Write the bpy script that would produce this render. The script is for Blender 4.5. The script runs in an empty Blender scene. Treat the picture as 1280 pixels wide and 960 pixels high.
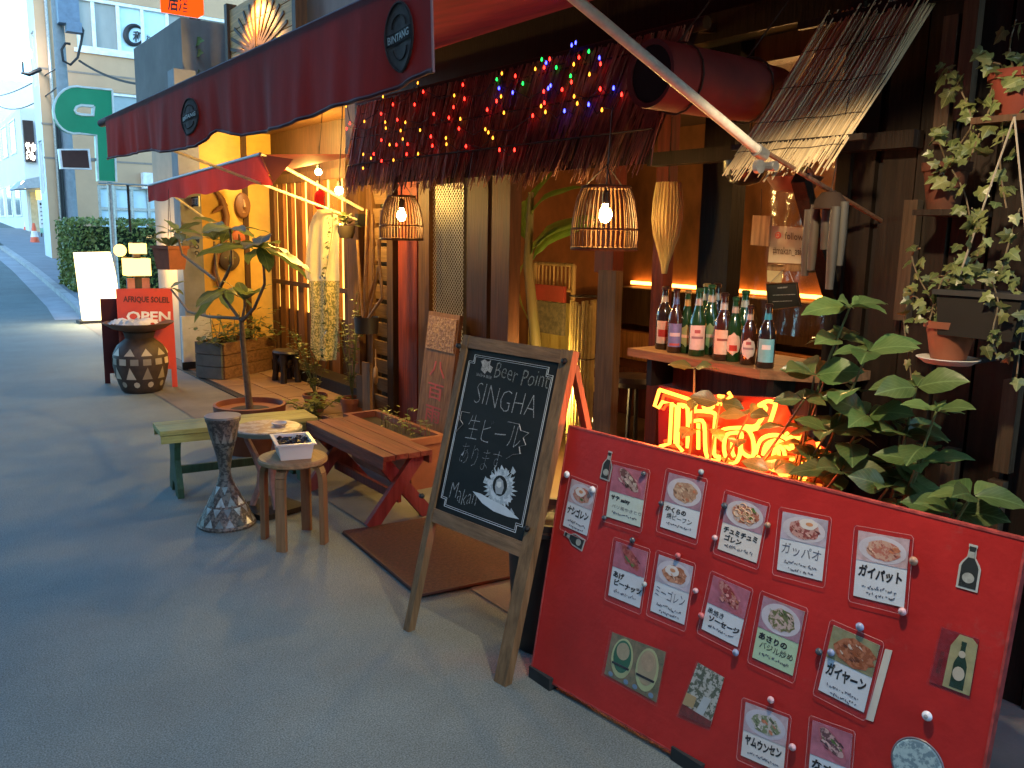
import bpy, math, random
from mathutils import Vector as V, Matrix
random.seed(7)
R = random.uniform
PI = math.pi
sc = bpy.context.scene
COL = sc.collection
# ------------------------------------------------------------------ camera
F_PX = 1060.0
YAW, PITCH, ROLL = math.radians(36.5), math.radians(10.0), math.radians(1.1)
CAM = V((0, 0, 1.6))
FW = V((math.sin(YAW) * math.cos(PITCH), math.cos(YAW) * math.cos(PITCH), -math.sin(PITCH)))
_r0 = V((math.cos(YAW), -math.sin(YAW), 0)); _u0 = _r0.cross(FW)
RT = _r0 * math.cos(ROLL) + _u0 * math.sin(ROLL)
UP = _u0 * math.cos(ROLL) - _r0 * math.sin(ROLL)
cd = bpy.data.cameras.new('camera'); cam = bpy.data.objects.new('camera', cd); COL.objects.link(cam)
cd.sensor_width = 36.0; cd.lens = 36.0 * F_PX / 1280.0; cd.clip_end = 600; cd.clip_start = .05
m = Matrix((RT, UP, -FW)).transposed().to_4x4(); m.translation = CAM
cam.matrix_world = m
sc.camera = cam
# ------------------------------------------------------------------ sky, sun, exposure
SUN_EL, SUN_AZ = math.radians(14), math.radians(215)
w = bpy.data.worlds.new('World'); sc.world = w; w.use_nodes = True
nt = w.node_tree; nt.nodes.clear()
sky = nt.nodes.new('ShaderNodeTexSky'); sky.sky_type = 'NISHITA'; sky.sun_disc = False
sky.sun_elevation = SUN_EL; sky.sun_rotation = SUN_AZ; sky.air_density = .75; sky.dust_density = .2; sky.ozone_density = 3.0
bg = nt.nodes.new('ShaderNodeBackground'); bg.inputs['Strength'].default_value = .15
wo = nt.nodes.new('ShaderNodeOutputWorld')
tn = nt.nodes.new('ShaderNodeMix'); tn.data_type = 'RGBA'; tn.blend_type = 'MULTIPLY'; tn.inputs[0].default_value = 1; tn.inputs[7].default_value = (.80, 1.0, .94, 1)
nt.links.new(sky.outputs[0], tn.inputs[6]); nt.links.new(tn.outputs[2], bg.inputs[0]); nt.links.new(bg.outputs[0], wo.inputs[0])
sd = bpy.data.lights.new('sun', 'SUN'); sd.energy = .12; sd.angle = math.radians(60); sd.color = (1, .93, .85)
so = bpy.data.objects.new('sun', sd); COL.objects.link(so)
_d = V((math.sin(SUN_AZ) * math.cos(SUN_EL), math.cos(SUN_AZ) * math.cos(SUN_EL), math.sin(math.radians(35))))
so.rotation_euler = _d.to_track_quat('Z', 'Y').to_euler(); so.location = (-5, -3, 20)
sc.view_settings.view_transform = 'Standard'; sc.view_settings.look = 'None'
sc.view_settings.gamma = 1; sc.view_settings.use_curve_mapping = False
sc.view_settings.exposure = 2.8
sc.render.engine = 'CYCLES'
cy = sc.cycles
cy.use_denoising = True
try: cy.denoiser = 'OPENIMAGEDENOISE'
except Exception: pass
cy.max_bounces = 6; cy.diffuse_bounces = 3; cy.glossy_bounces = 3; cy.transmission_bounces = 5; cy.transparent_max_bounces = 10
cy.sample_clamp_indirect = 4; cy.caustics_reflective = False; cy.caustics_refractive = False
cy.use_light_tree = True

# ------------------------------------------------------------------ photo pixels to directions, met with the surface a thing stands on
def ray(x, y): return FW + RT * ((x - 640) / F_PX) - UP * ((y - 480) / F_PX)
def AZ(x, y, z=0.0):
    d = ray(x, y); return CAM + d * ((z - CAM.z) / d.z)
def AX(x, y, X):
    d = ray(x, y); return CAM + d * (X / d.x)
def AY(x, y, Y):
    d = ray(x, y); return CAM + d * (Y / d.y)
RAMP0, RAMP = 19.0, .045
def gz(Y): return max(0.0, (Y - RAMP0) * RAMP)
def AG(x, y):
    p = AZ(x, y)
    if p.y < RAMP0: return p
    d = ray(x, y)  # z = (Y-R0)*s
    t = (-RAMP0 * RAMP - CAM.z) / (d.z - RAMP * d.y)
    return CAM + d * t

class Plane:
    """a flat board: origin, unit u, unit v, normal towards the street"""
    def __init__(s, o, u, v):
        s.o = V(o); s.u = V(u).normalized(); s.v = V(v); s.v = (s.v - s.u * s.v.dot(s.u)).normalized()
        s.n = s.u.cross(s.v).normalized()
    def px(s, x, y):
        d = ray(x, y); t = (s.o - CAM).dot(s.n) / d.dot(s.n); q = CAM + d * t - s.o
        return (q.dot(s.u), q.dot(s.v))
    def P(s, u, v, h=0): return s.o + s.u * u + s.v * v + s.n * h
    def M(s, u, v, h=0):
        m = Matrix((s.u, s.v, s.n)).transposed().to_4x4(); m.translation = s.P(u, v, h); return m

# ------------------------------------------------------------------ materials (all procedural)
MATS = {}
def mat(name, c, rough=.6, metal=0.0, var=.18, scale=6.0, stretch=(1, 1, 1), bump=0.0, bscale=60.0, c2=None, c2amt=.5,
        emit=0.0, ec=None, coat=0.0, rnd=0.0, transm=0.0, transl=0.0, island=0.0, spec=.5, sharp=False, ior=1.45, speck=0.0, scuff=None):
    if name in MATS: return MATS[name]
    mt = bpy.data.materials.new(name); mt.use_nodes = True
    n = mt.node_tree.nodes; L = mt.node_tree.links; n.clear()
    out = n.new('ShaderNodeOutputMaterial'); b = n.new('ShaderNodeBsdfPrincipled')
    geo = n.new('ShaderNodeNewGeometry'); oi = n.new('ShaderNodeObjectInfo')
    off = n.new('ShaderNodeVectorMath'); off.operation = 'SCALE'; off.inputs[0].default_value = (7.3, 11.1, 5.7)
    L.new(oi.outputs['Random'], off.inputs['Scale'])
    add = n.new('ShaderNodeVectorMath'); add.operation = 'ADD'
    L.new(geo.outputs['Position'], add.inputs[0]); L.new(off.outputs[0], add.inputs[1])
    mp = n.new('ShaderNodeMapping'); mp.inputs['Scale'].default_value = stretch
    L.new(add.outputs[0], mp.inputs['Vector'])
    nz = n.new('ShaderNodeTexNoise'); nz.inputs['Scale'].default_value = scale; nz.inputs['Detail'].default_value = 7; nz.inputs['Roughness'].default_value = .62
    L.new(mp.outputs[0], nz.inputs['Vector'])
    rp = n.new('ShaderNodeValToRGB')
    lo, hi = (.47, .53) if sharp else (.3, .72)
    rp.color_ramp.elements[0].position = lo; rp.color_ramp.elements[1].position = hi
    if c2 is None:
        rp.color_ramp.elements[0].color = tuple(max(0, k * (1 - var)) for k in c) + (1,)
        rp.color_ramp.elements[1].color = tuple(min(1, k * (1 + var)) for k in c) + (1,)
    else:
        rp.color_ramp.elements[0].color = tuple(c) + (1,); rp.color_ramp.elements[1].color = tuple(c2) + (1,)
    L.new(nz.outputs['Fac'], rp.inputs[0])
    colout = rp.outputs[0]
    if rnd or island:
        hs = n.new('ShaderNodeHueSaturation'); mr = n.new('ShaderNodeMapRange')
        a = rnd or island
        mr.inputs['To Min'].default_value = 1 - a; mr.inputs['To Max'].default_value = 1 + a
        L.new(oi.outputs['Random'] if rnd else geo.outputs['Random Per Island'], mr.inputs['Value'])
        if transl and (rnd or island):   # leaves differ in hue too
            wn = n.new('ShaderNodeTexWhiteNoise'); wn.noise_dimensions = '1D'; L.new(mr.outputs[0], wn.inputs['W'])
            mh = n.new('ShaderNodeMapRange'); mh.inputs['To Min'].default_value = .462; mh.inputs['To Max'].default_value = .515; L.new(wn.outputs['Value'], mh.inputs['Value']); L.new(mh.outputs[0], hs.inputs['Hue'])
        L.new(mr.outputs[0], hs.inputs['Value']); L.new(colout, hs.inputs['Color']); colout = hs.outputs[0]
    if speck:   # pale and dark grains of the aggregate
        vo = n.new('ShaderNodeTexNoise'); vo.inputs['Scale'].default_value = 190; vo.inputs['Detail'].default_value = 3; L.new(mp.outputs[0], vo.inputs['Vector'])
        m1 = n.new('ShaderNodeMapRange'); m1.inputs['From Min'].default_value = .35; m1.inputs['From Max'].default_value = .68; m1.inputs['To Min'].default_value = 1 - speck; m1.inputs['To Max'].default_value = 1 + speck
        L.new(vo.outputs['Fac'], m1.inputs['Value'])
        h2 = n.new('ShaderNodeHueSaturation'); L.new(m1.outputs[0], h2.inputs['Value']); L.new(colout, h2.inputs['Color']); colout = h2.outputs[0]
    if scuff:   # rubbed patches and scratches
        so_ = n.new('ShaderNodeTexNoise'); so_.inputs['Scale'].default_value = 9; so_.inputs['Detail'].default_value = 9; so_.inputs['Roughness'].default_value = .75; L.new(mp.outputs[0], so_.inputs['Vector'])
        sr = n.new('ShaderNodeMapRange'); sr.inputs['From Min'].default_value = .60; sr.inputs['From Max'].default_value = .78; sr.inputs['To Max'].default_value = .6; L.new(so_.outputs['Fac'], sr.inputs['Value'])
        sm = n.new('ShaderNodeMix'); sm.data_type = 'RGBA'; sm.inputs[7].default_value = tuple(scuff) + (1,); L.new(sr.outputs[0], sm.inputs[0]); L.new(colout, sm.inputs[6]); colout = sm.outputs[2]
    L.new(colout, b.inputs['Base Color'])
    b.inputs['Roughness'].default_value = rough; b.inputs['Metallic'].default_value = metal
    b.inputs['IOR'].default_value = ior; b.inputs['Specular IOR Level'].default_value = spec
    if coat: b.inputs['Coat Weight'].default_value = coat; b.inputs['Coat Roughness'].default_value = .15
    if transm: b.inputs['Transmission Weight'].default_value = transm
    if emit:
        b.inputs['Emission Color'].default_value = tuple(ec or c) + (1,); b.inputs['Emission Strength'].default_value = emit
    if bump:
        bn = n.new('ShaderNodeTexNoise'); bn.inputs['Scale'].default_value = bscale; bn.inputs['Detail'].default_value = 4
        L.new(mp.outputs[0], bn.inputs['Vector'])
        bp = n.new('ShaderNodeBump'); bp.inputs['Strength'].default_value = bump; bp.inputs['Distance'].default_value = .01
        L.new(bn.outputs['Fac'], bp.inputs['Height']); L.new(bp.outputs[0], b.inputs['Normal'])
    # roughness follows the same noise a little
    mrr = n.new('ShaderNodeMapRange'); mrr.inputs['To Min'].default_value = max(.02, rough - .1); mrr.inputs['To Max'].default_value = min(1, rough + .1)
    L.new(nz.outputs['Fac'], mrr.inputs['Value']); L.new(mrr.outputs[0], b.inputs['Roughness'])
    if transl:
        tr = n.new('ShaderNodeBsdfTranslucent'); L.new(colout, tr.inputs[0])
        mx = n.new('ShaderNodeMixShader'); mx.inputs[0].default_value = transl
        L.new(b.outputs[0], mx.inputs[1]); L.new(tr.outputs[0], mx.inputs[2]); L.new(mx.outputs[0], out.inputs[0])
    else:
        L.new(b.outputs[0], out.inputs[0])
    MATS[name] = mt
    return mt
def glow(name, c, s):
    if name in MATS: return MATS[name]
    mt = bpy.data.materials.new(name); mt.use_nodes = True
    n = mt.node_tree.nodes; n.clear(); e = n.new('ShaderNodeEmission'); o = n.new('ShaderNodeOutputMaterial')
    e.inputs[0].default_value = tuple(c) + (1,); e.inputs[1].default_value = s
    mt.node_tree.links.new(e.outputs[0], o.inputs[0]); MATS[name] = mt
    return mt
def film(name, tint, gloss, rough=.12):
    """thin clear plastic: mostly see-through, a little mirror"""
    if name in MATS: return MATS[name]
    mt = bpy.data.materials.new(name); mt.use_nodes = True
    n = mt.node_tree.nodes; L = mt.node_tree.links; n.clear()
    t = n.new('ShaderNodeBsdfTransparent'); t.inputs[0].default_value = tuple(tint) + (1,)
    g = n.new('ShaderNodeBsdfGlossy'); g.inputs['Roughness'].default_value = rough
    geo = n.new('ShaderNodeNewGeometry'); bn = n.new('ShaderNodeTexNoise'); bn.inputs['Scale'].default_value = 25
    bp = n.new('ShaderNodeBump'); bp.inputs['Strength'].default_value = .25; bp.inputs['Distance'].default_value = .02
    L.new(geo.outputs['Position'], bn.inputs['Vector']); L.new(bn.outputs['Fac'], bp.inputs['Height']); L.new(bp.outputs[0], g.inputs['Normal'])
    mx = n.new('ShaderNodeMixShader'); mx.inputs[0].default_value = gloss
    o = n.new('ShaderNodeOutputMaterial')
    L.new(t.outputs[0], mx.inputs[1]); L.new(g.outputs[0], mx.inputs[2]); L.new(mx.outputs[0], o.inputs[0])
    MATS[name] = mt
    return mt
VG = (1, 1, .07)      # grain runs up
YG = (1, .07, 1)      # grain runs along the street
XG = (.07, 1, 1)
def wood(name, c, st=VG, var=.45, rough=.6, rnd=.25, **k): return mat(name, c, rough, var=var, scale=45, stretch=st, bump=.25, bscale=90, rnd=rnd, **{'spec': .22, **k})
def leafm(name, c, c2, transl=.3, rough=.35, veins=True, edge=.0):
    """leaf: noise colour, per-leaf tint, pale midrib and side veins drawn from the leaf's own box"""
    mt = mat(name, c, rough, c2=c2, scale=14, rnd=.38, transl=transl)
    if not veins or mt.get('veined'): return mt
    mt['veined'] = 1
    n = mt.node_tree.nodes; L = mt.node_tree.links
    tc = n.new('ShaderNodeTexCoord'); sp = n.new('ShaderNodeSeparateXYZ'); L.new(tc.outputs['Generated'], sp.inputs[0])
    def mth(op, a, b=None, clamp=False):
        k = n.new('ShaderNodeMath'); k.operation = op; k.use_clamp = clamp
        for i_, q in enumerate((a, b)):
            if q is None: continue
            if isinstance(q, (int, float)): k.inputs[i_].default_value = q
            else: L.new(q, k.inputs[i_])
        return k.outputs[0]
    ax = mth('ABSOLUTE', mth('SUBTRACT', sp.outputs[0], .5))
    rib = mth('SUBTRACT', 1.0, mth('MULTIPLY', ax, 28.0), True)
    wv = mth('SINE', mth('MULTIPLY', mth('SUBTRACT', sp.outputs[1], mth('MULTIPLY', ax, .9)), 48.0))
    side = mth('MULTIPLY', mth('SUBTRACT', wv, .82, True), 2.2)
    fac = mth('MULTIPLY', mth('MAXIMUM', rib, side), .42, True)
    mx = n.new('ShaderNodeMix'); mx.data_type = 'RGBA'; mx.inputs[7].default_value = tuple(min(1, k * 2.0 + .03) for k in c2) + (1,)
    pb = [q for q in n if q.type == 'BSDF_PRINCIPLED'][0]; src = pb.inputs['Base Color'].links[0].from_socket
    L.new(fac, mx.inputs[0]); L.new(src, mx.inputs[6]); L.new(mx.outputs[2], pb.inputs['Base Color'])
    for q in n:
        if q.type == 'BSDF_TRANSLUCENT': L.new(mx.outputs[2], q.inputs[0])
    return mt
def chalkm(name, c, cover=.5):
    """chalk: dusty strokes broken by the slate's grain"""
    if name in MATS: return MATS[name]
    mt = mat(name, c, .95, var=.35, scale=60)
    n = mt.node_tree.nodes; L = mt.node_tree.links
    geo = n.new('ShaderNodeNewGeometry'); nz = n.new('ShaderNodeTexNoise'); nz.inputs['Scale'].default_value = 420; nz.inputs['Detail'].default_value = 3; L.new(geo.outputs['Position'], nz.inputs['Vector'])
    rp = n.new('ShaderNodeValToRGB'); rp.color_ramp.elements[0].position = cover - .12; rp.color_ramp.elements[1].position = cover + .08; L.new(nz.outputs['Fac'], rp.inputs[0])
    t = n.new('ShaderNodeBsdfTransparent'); mx = n.new('ShaderNodeMixShader'); out = [q for q in n if q.type == 'OUTPUT_MATERIAL'][0]; pb = [q for q in n if q.type == 'BSDF_PRINCIPLED'][0]
    L.new(rp.outputs[0], mx.inputs[0]); L.new(t.outputs[0], mx.inputs[1]); L.new(pb.outputs[0], mx.inputs[2]); L.new(mx.outputs[0], out.inputs[0])
    return mt

# ------------------------------------------------------------------ mesh builder
class MB:
    def __init__(s): s.v = []; s.f = []
    def add(s, vs, fs):
        o = len(s.v); s.v += [V(p) for p in vs]; s.f += [tuple(i + o for i in f) for f in fs]; return s
    def box(s, c, d, rot=None):
        c = V(c); hx, hy, hz = d[0] / 2, d[1] / 2, d[2] / 2
        vs = [V((x, y, z)) for x in (-hx, hx) for y in (-hy, hy) for z in (-hz, hz)]
        if rot is not None: vs = [rot @ p for p in vs]
        return s.add([c + p for p in vs], [(0, 1, 3, 2), (4, 6, 7, 5), (0, 4, 5, 1), (2, 3, 7, 6), (0, 2, 6, 4), (1, 5, 7, 3)])
    def bb(s, lo, hi):
        lo, hi = V(lo), V(hi); return s.box((lo + hi) / 2, hi - lo)
    def bar(s, a, b, w, h, up=(0, 0, 1)):
        a, b = V(a), V(b); d = b - a; z = d.normalized(); u = V(up)
        if abs(z.dot(u)) > .98: u = V((1, 0, 0))
        x = u.cross(z).normalized(); y = z.cross(x)
        rot = Matrix((x, y, z)).transposed()
        return s.box((a + b) / 2, (w, h, d.length), rot)
    def tube(s, path, r, n=8, cap=True):
        path = [V(p) for p in path]; k = len(path)
        rr = r if isinstance(r, (list, tuple)) else [r] * k
        vs = []; fs = []; prev = None
        for i, p in enumerate(path):
            t = (path[min(i + 1, k - 1)] - path[max(i - 1, 0)]).normalized()
            if prev is None:
                u = V((0, 0, 1)) if abs(t.z) < .9 else V((1, 0, 0)); x = u.cross(t).normalized()
            else:
                x = (prev - t * prev.dot(t)).normalized()
            prev = x; y = t.cross(x)
            for j in range(n):
                a = 2 * PI * j / n; vs.append(p + (x * math.cos(a) + y * math.sin(a)) * rr[i])
        for i in range(k - 1):
            for j in range(n):
                a = i * n + j; b = i * n + (j + 1) % n; fs.append((a, b, b + n, a + n))
        if cap: fs.append(tuple(range(n - 1, -1, -1))); fs.append(tuple(range((k - 1) * n, k * n)))
        return s.add(vs, fs)
    def lathe(s, prof, c=(0, 0, 0), n=24, axis=None):
        """prof: (radius, height) pairs; axis: optional 3x3 rotation"""
        c = V(c); vs = []; fs = []; k = len(prof)
        for r, h in prof:
            for j in range(n):
                a = 2 * PI * j / n; p = V((r * math.cos(a), r * math.sin(a), h))
                vs.append(c + (axis @ p if axis is not None else p))
        for i in range(k - 1):
            for j in range(n):
                a = i * n + j; b = i * n + (j + 1) % n; fs.append((a, b, b + n, a + n))
        if prof[0][0] > 1e-5: fs.append(tuple(range(n - 1, -1, -1)))
        if prof[-1][0] > 1e-5: fs.append(tuple(range((k - 1) * n, k * n)))
        return s.add(vs, fs)
    def prism(s, poly, n, h):
        """poly: list of world points in a plane, extruded by n*h"""
        p = [V(q) for q in poly]; k = len(p); d = V(n) * h
        s.add(p + [q + d for q in p], [tuple(range(k - 1, -1, -1)), tuple(range(k, 2 * k))] + [(i, (i + 1) % k, (i + 1) % k + k, i + k) for i in range(k)])
        return s
    def grid(s, fn, nu, nv):
        vs = [fn(i / nu, j / nv) for j in range(nv + 1) for i in range(nu + 1)]
        fs = [(j * (nu + 1) + i, j * (nu + 1) + i + 1, (j + 1) * (nu + 1) + i + 1, (j + 1) * (nu + 1) + i) for j in range(nv) for i in range(nu)]
        return s.add(vs, fs)
    def quad(s, a, b, c, d): return s.add([a, b, c, d], [(0, 1, 2, 3)])
    def ball(s, c, r, n=10, k=6, sq=(1, 1, 1)):
        prof = [(max(1e-6, math.sin(PI * i / k)), -math.cos(PI * i / k)) for i in range(k + 1)]
        o = len(s.v); s.lathe(prof, (0, 0, 0), n); c = V(c)
        for i in range(o, len(s.v)):
            p = s.v[i]; s.v[i] = c + V((p.x * r * sq[0], p.y * r * sq[1], p.z * r * sq[2]))
        return s
    def mesh(s, name, inv=None):
        me = bpy.data.meshes.new(name)
        vs = [inv @ p for p in s.v] if inv is not None else s.v
        me.from_pydata([tuple(p) for p in vs], [], s.f); me.update()
        return me
WM = {}
def wm(o): return WM.get(o.name, Matrix.Identity(4))
def put(name, me, material, parent=None, local=None, smooth=False):
    o = bpy.data.objects.new(name, me); COL.objects.link(o)
    if material is not None and not len(me.materials): me.materials.append(material)
    if smooth:
        me.polygons.foreach_set('use_smooth', [True] * len(me.polygons))
        try: me.set_sharp_from_angle(angle=math.radians(smooth if smooth is not True else 40))
        except Exception: pass
    if parent: o.parent = parent
    if local is not None: o.matrix_local = local
    WM[o.name] = wm(parent) @ (local if local is not None else Matrix.Identity(4)) if parent else (local if local is not None else Matrix.Identity(4))
    return o
def obj(name, mb, material, parent=None, smooth=False, kind=None):
    """mesh given in world coordinates, parented to a thing"""
    inv = wm(parent).inverted() if parent else None
    if parent is None:
        # origin at the base centre
        c = V((sum(p.x for p in mb.v) / len(mb.v), sum(p.y for p in mb.v) / len(mb.v), min(p.z for p in mb.v)))
        o = put(name, mb.mesh(name, Matrix.Translation(-c)), material, None, Matrix.Translation(c), smooth)
    else:
        o = put(name, mb.mesh(name, inv), material, parent, None, smooth)
    if kind: o['kind'] = kind
    return o
def tag(o, label, cat, group=None):
    o['label'] = label; o['category'] = cat
    if group: o['group'] = group
    return o
def thing(name, label, cat, loc=(0, 0, 0), group=None, rot=None):
    o = bpy.data.objects.new(name, None); COL.objects.link(o); o.empty_display_size = .1
    M = Matrix.Translation(V(loc))
    if rot is not None: M = M @ rot.to_4x4()
    o.matrix_local = M; WM[o.name] = M
    return tag(o, label, cat, group)
def struct(name, mb, material, smooth=False):
    o = obj(name, mb, material, None, smooth); o['kind'] = 'structure'; return o
UNIT = {}
def piece(name, lo, hi, material, parent, rot=None):
    """one plank, slat or brick: a shared unit block, scaled"""
    key = material.name
    if key not in UNIT:
        me = MB().box((0, 0, 0), (1, 1, 1)).mesh('block'); me.materials.append(material); UNIT[key] = me
    lo, hi = V(lo), V(hi); d = hi - lo; c = (lo + hi) / 2
    M = Matrix.Translation(c) @ (rot.to_4x4() if rot is not None else Matrix.Identity(4)) @ Matrix.Diagonal((abs(d.x), abs(d.y), abs(d.z), 1))
    return put(name, UNIT[key], material, parent, wm(parent).inverted() @ M)
def rodpiece(name, a, b, w, h, material, parent, up=(0, 0, 1)):
    key = material.name
    if key not in UNIT:
        me = MB().box((0, 0, 0), (1, 1, 1)).mesh('block'); me.materials.append(material); UNIT[key] = me
    a, b = V(a), V(b); d = b - a; z = d.normalized(); u = V(up)
    if abs(z.dot(u)) > .98: u = V((1, 0, 0))
    x = u.cross(z).normalized(); y = z.cross(x)
    M = Matrix.Translation((a + b) / 2) @ Matrix((x, y, z)).transposed().to_4x4() @ Matrix.Diagonal((w, h, d.length, 1))
    return put(name, UNIT[key], material, parent, wm(parent).inverted() @ M)
def copy_tree(o, parent=None):
    c = o.copy(); COL.objects.link(c); c.parent = parent
    for ch in list(o.children): copy_tree(ch, c)
    return c
def lamp(name, loc, watts, color, parent=None, radius=.05, spot=None, aim=None):
    l = bpy.data.lights.new(name, 'SPOT' if spot else 'POINT'); l.energy = watts; l.color = color; l.shadow_soft_size = radius
    o = bpy.data.objects.new(name, l); COL.objects.link(o)
    M = Matrix.Translation(V(loc))
    if spot:
        l.spot_size = math.radians(spot); l.spot_blend = .5
        M = M @ (V(loc) - V(aim)).to_track_quat('Z', 'Y').to_matrix().to_4x4()
    if parent: o.parent = parent; o.matrix_local = wm(parent).inverted() @ M
    else: o.matrix_local = M
    return o
# lettering
_tc = {}
def text_shape(s, bold=0.0):
    k = (s, bold)
    if k in _tc: return _tc[k]
    cu = bpy.data.curves.new('lettering', 'FONT'); cu.body = s; cu.fill_mode = 'FRONT'; cu.resolution_u = 2; cu.offset = bold
    o = bpy.data.objects.new('lettering', cu); COL.objects.link(o)
    dg = bpy.context.evaluated_depsgraph_get(); me = bpy.data.meshes.new_from_object(o.evaluated_get(dg))
    vs = [v.co.copy() for v in me.vertices]; fs = [tuple(p.vertices) for p in me.polygons]
    bpy.data.objects.remove(o); bpy.data.curves.remove(cu); bpy.data.meshes.remove(me)
    x0 = min(p.x for p in vs); x1 = max(p.x for p in vs); y0 = min(p.y for p in vs); y1 = max(p.y for p in vs)
    vs = [V(((p.x - x0) / (x1 - x0), (p.y - y0) / (y1 - y0))) for p in vs]
    _tc[k] = (vs, fs, (x1 - x0) / (y1 - y0)); return _tc[k]
def text_mb(s, o, ex, ey, bold=0.0, jig=0.0):
    vs, fs, _ = text_shape(s, bold); o, ex, ey = V(o), V(ex), V(ey)
    return MB().add([o + ex * p.x + ey * (p.y + jig * math.sin(p.x * 9)) for p in vs], fs)
def wall_holes(mb, o, u, v, n, W, H, holes, depth):
    """wall sheet with rectangular openings and their reveals (n points out of the wall)"""
    o, u, v, n = V(o), V(u), V(v), V(n)
    us = sorted({0, W, *[h[0] for h in holes], *[h[2] for h in holes]}); vs = sorted({0, H, *[h[1] for h in holes], *[h[3] for h in holes]})
    for a, b in zip(us, us[1:]):
        for c, d in zip(vs, vs[1:]):
            x, y = (a + b) / 2, (c + d) / 2
            if any(h[0] < x < h[2] and h[1] < y < h[3] for h in holes): continue
            mb.quad(o + u * a + v * c, o + u * b + v * c, o + u * b + v * d, o + u * a + v * d)
    for h in holes:
        c = [(h[0], h[1]), (h[2], h[1]), (h[2], h[3]), (h[0], h[3])]
        for i in range(4):
            a, b = c[i], c[(i + 1) % 4]
            p, q = o + u * a[0] + v * a[1], o + u * b[0] + v * b[1]
            mb.quad(p, q, q - n * depth, p - n * depth)
    return mb
def frame_mb(o, u, v, n, x0, y0, x1, y1, t, d, mull=(), trans=()):
    """window frame: outer bars, mullions, transoms"""
    o, u, v, n = V(o), V(u), V(v), V(n); mb = MB()
    def b(a0, b0, a1, b1, dd=d):
        mb.prism([o + u * a0 + v * b0, o + u * a1 + v * b0, o + u * a1 + v * b1, o + u * a0 + v * b1], n, dd)
    b(x0, y0, x1, y0 + t); b(x0, y1 - t, x1, y1); b(x0, y0 + t, x0 + t, y1 - t); b(x1 - t, y0 + t, x1, y1 - t)
    for q in mull: b(q - t / 2, y0 + t, q + t / 2, y1 - t, d * .8)
    for q in trans: b(x0 + t, q - t / 2, x1 - t, q + t / 2, d * .7)
    return mb
# leaves
def leaf_mesh(name, kind, material):
    """leaf of length 1 along +Y, normal +Z, stalk at the origin"""
    if kind == 'ovate': W = [0, .18, .3, .35, .33, .26, .15, .0]; droop = .35; fold = .18
    elif kind == 'lance': W = [.02, .07, .11, .135, .14, .12, .075, 0]; droop = .3; fold = .12
    elif kind == 'banana': W = [.03, .1, .15, .17, .17, .15, .1, 0]; droop = .75; fold = .25
    elif kind == 'small': W = [0, .16, .24, .2, 0]; droop = .2; fold = .1
    if kind == 'ivy':
        out = [(0, 0), (.18, -.12), (.42, -.05), (.36, .2), (.52, .42), (.25, .5), (.2, .68), (0, 1)]
        vs = [V((0, .32, .05))]
        ring = out + [(-x, y) for x, y in out[-2:0:-1]]
        for x, y in ring: vs.append(V((x, y, -.12 * (abs(x) * 1.3 + max(0, y - .5)))))
        k = len(ring); fs = [(0, 1 + i, 1 + (i + 1) % k) for i in range(k)]
        me = bpy.data.meshes.new(name); me.from_pydata([tuple(p) for p in vs], [], fs); me.materials.append(material); return me
    k = len(W) - 1; vs = []; fs = []
    for i, wd in enumerate(W):
        t = i / k; z = -droop * t * t; y = t * (1 - .12 * droop * t)
        wav = .02 * math.sin(i * 2.3)
        for sx in (-1, -.5, 0, .5, 1):
            vs.append(V((sx * wd, y - (.03 if kind == 'ovate' and i == 0 else 0), z + fold * abs(sx) * wd + wav * abs(sx))))
    for i in range(k):
        for j in range(4):
            a = i * 5 + j; fs.append((a, a + 1, a + 6, a + 5))
    me = bpy.data.meshes.new(name); me.from_pydata([tuple(p) for p in vs], [], fs)
    me.polygons.foreach_set('use_smooth', [True] * len(me.polygons)); me.materials.append(material); return me
def leaf_matrix(p, d, up, s, roll=0.0, wide=1.0):
    y = V(d).normalized(); z = V(up); z = (z - y * z.dot(y))
    if z.length < 1e-3: z = V((1, 0, 0)) - y * y.x
    z.normalize(); x = y.cross(z)
    m = Matrix((x, y, z)).transposed().to_4x4() @ Matrix.Rotation(roll, 4, 'Y') @ Matrix.Diagonal((s * wide, s, s, 1))
    m.translation = V(p); return m
def add_leaf(me, p, d, up, s, parent, roll=0.0, wide=1.0, name='leaf'):
    return put(name, me, None, parent, wm(parent).inverted() @ leaf_matrix(p, d, up, s, roll, wide))
# ================================================================== the ground
m_asph = mat('asphalt', (.134, .163, .154), .85, var=.2, scale=1.3, bump=.22, bscale=600, speck=.42)
m_conc = mat('concrete paving', (.12, .115, .11), .85, var=.25, scale=3, bump=.3, bscale=120)
m_kerb = mat('kerb concrete', (.36, .36, .35), .85, var=.2, scale=3, bump=.3, bscale=80)
m_tile = mat('terrace tile', (.22, .135, .08), .55, var=.2, scale=5, rnd=.12)
m_grout = mat('tile grout', (.11, .09, .075), .9)
ys = [-30, -5, 0, 5, 10, RAMP0, 30, 60, 140]
mb = MB()
for a, b in zip(ys, ys[1:]): mb.quad((-60, a, gz(a)), (90, a, gz(a)), (90, b, gz(b)), (-60, b, gz(b)))
struct('road', mb, m_asph)
# paving strip along the shop fronts, flush with the road
pv = [(2.03, -3), (2.03, 9.2), (2.45, 12.4), (2.62, 16.3)]
mb = MB()
for (x0, y0), (x1, y1) in zip(pv, pv[1:]): mb.quad((x0, y0, .005), (4.6, y0, .005), (4.6, y1, .005), (x1, y1, .005))
struct('pavement', mb, m_conc)
# drain slot at the terrace edge
mb = MB()
mb.bb((2.63, 5.9, .0), (2.69, 10.2, .016))
struct('drain_gutter', mb, mat('drain iron', (.03, .03, .03), .6, .5))
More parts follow.
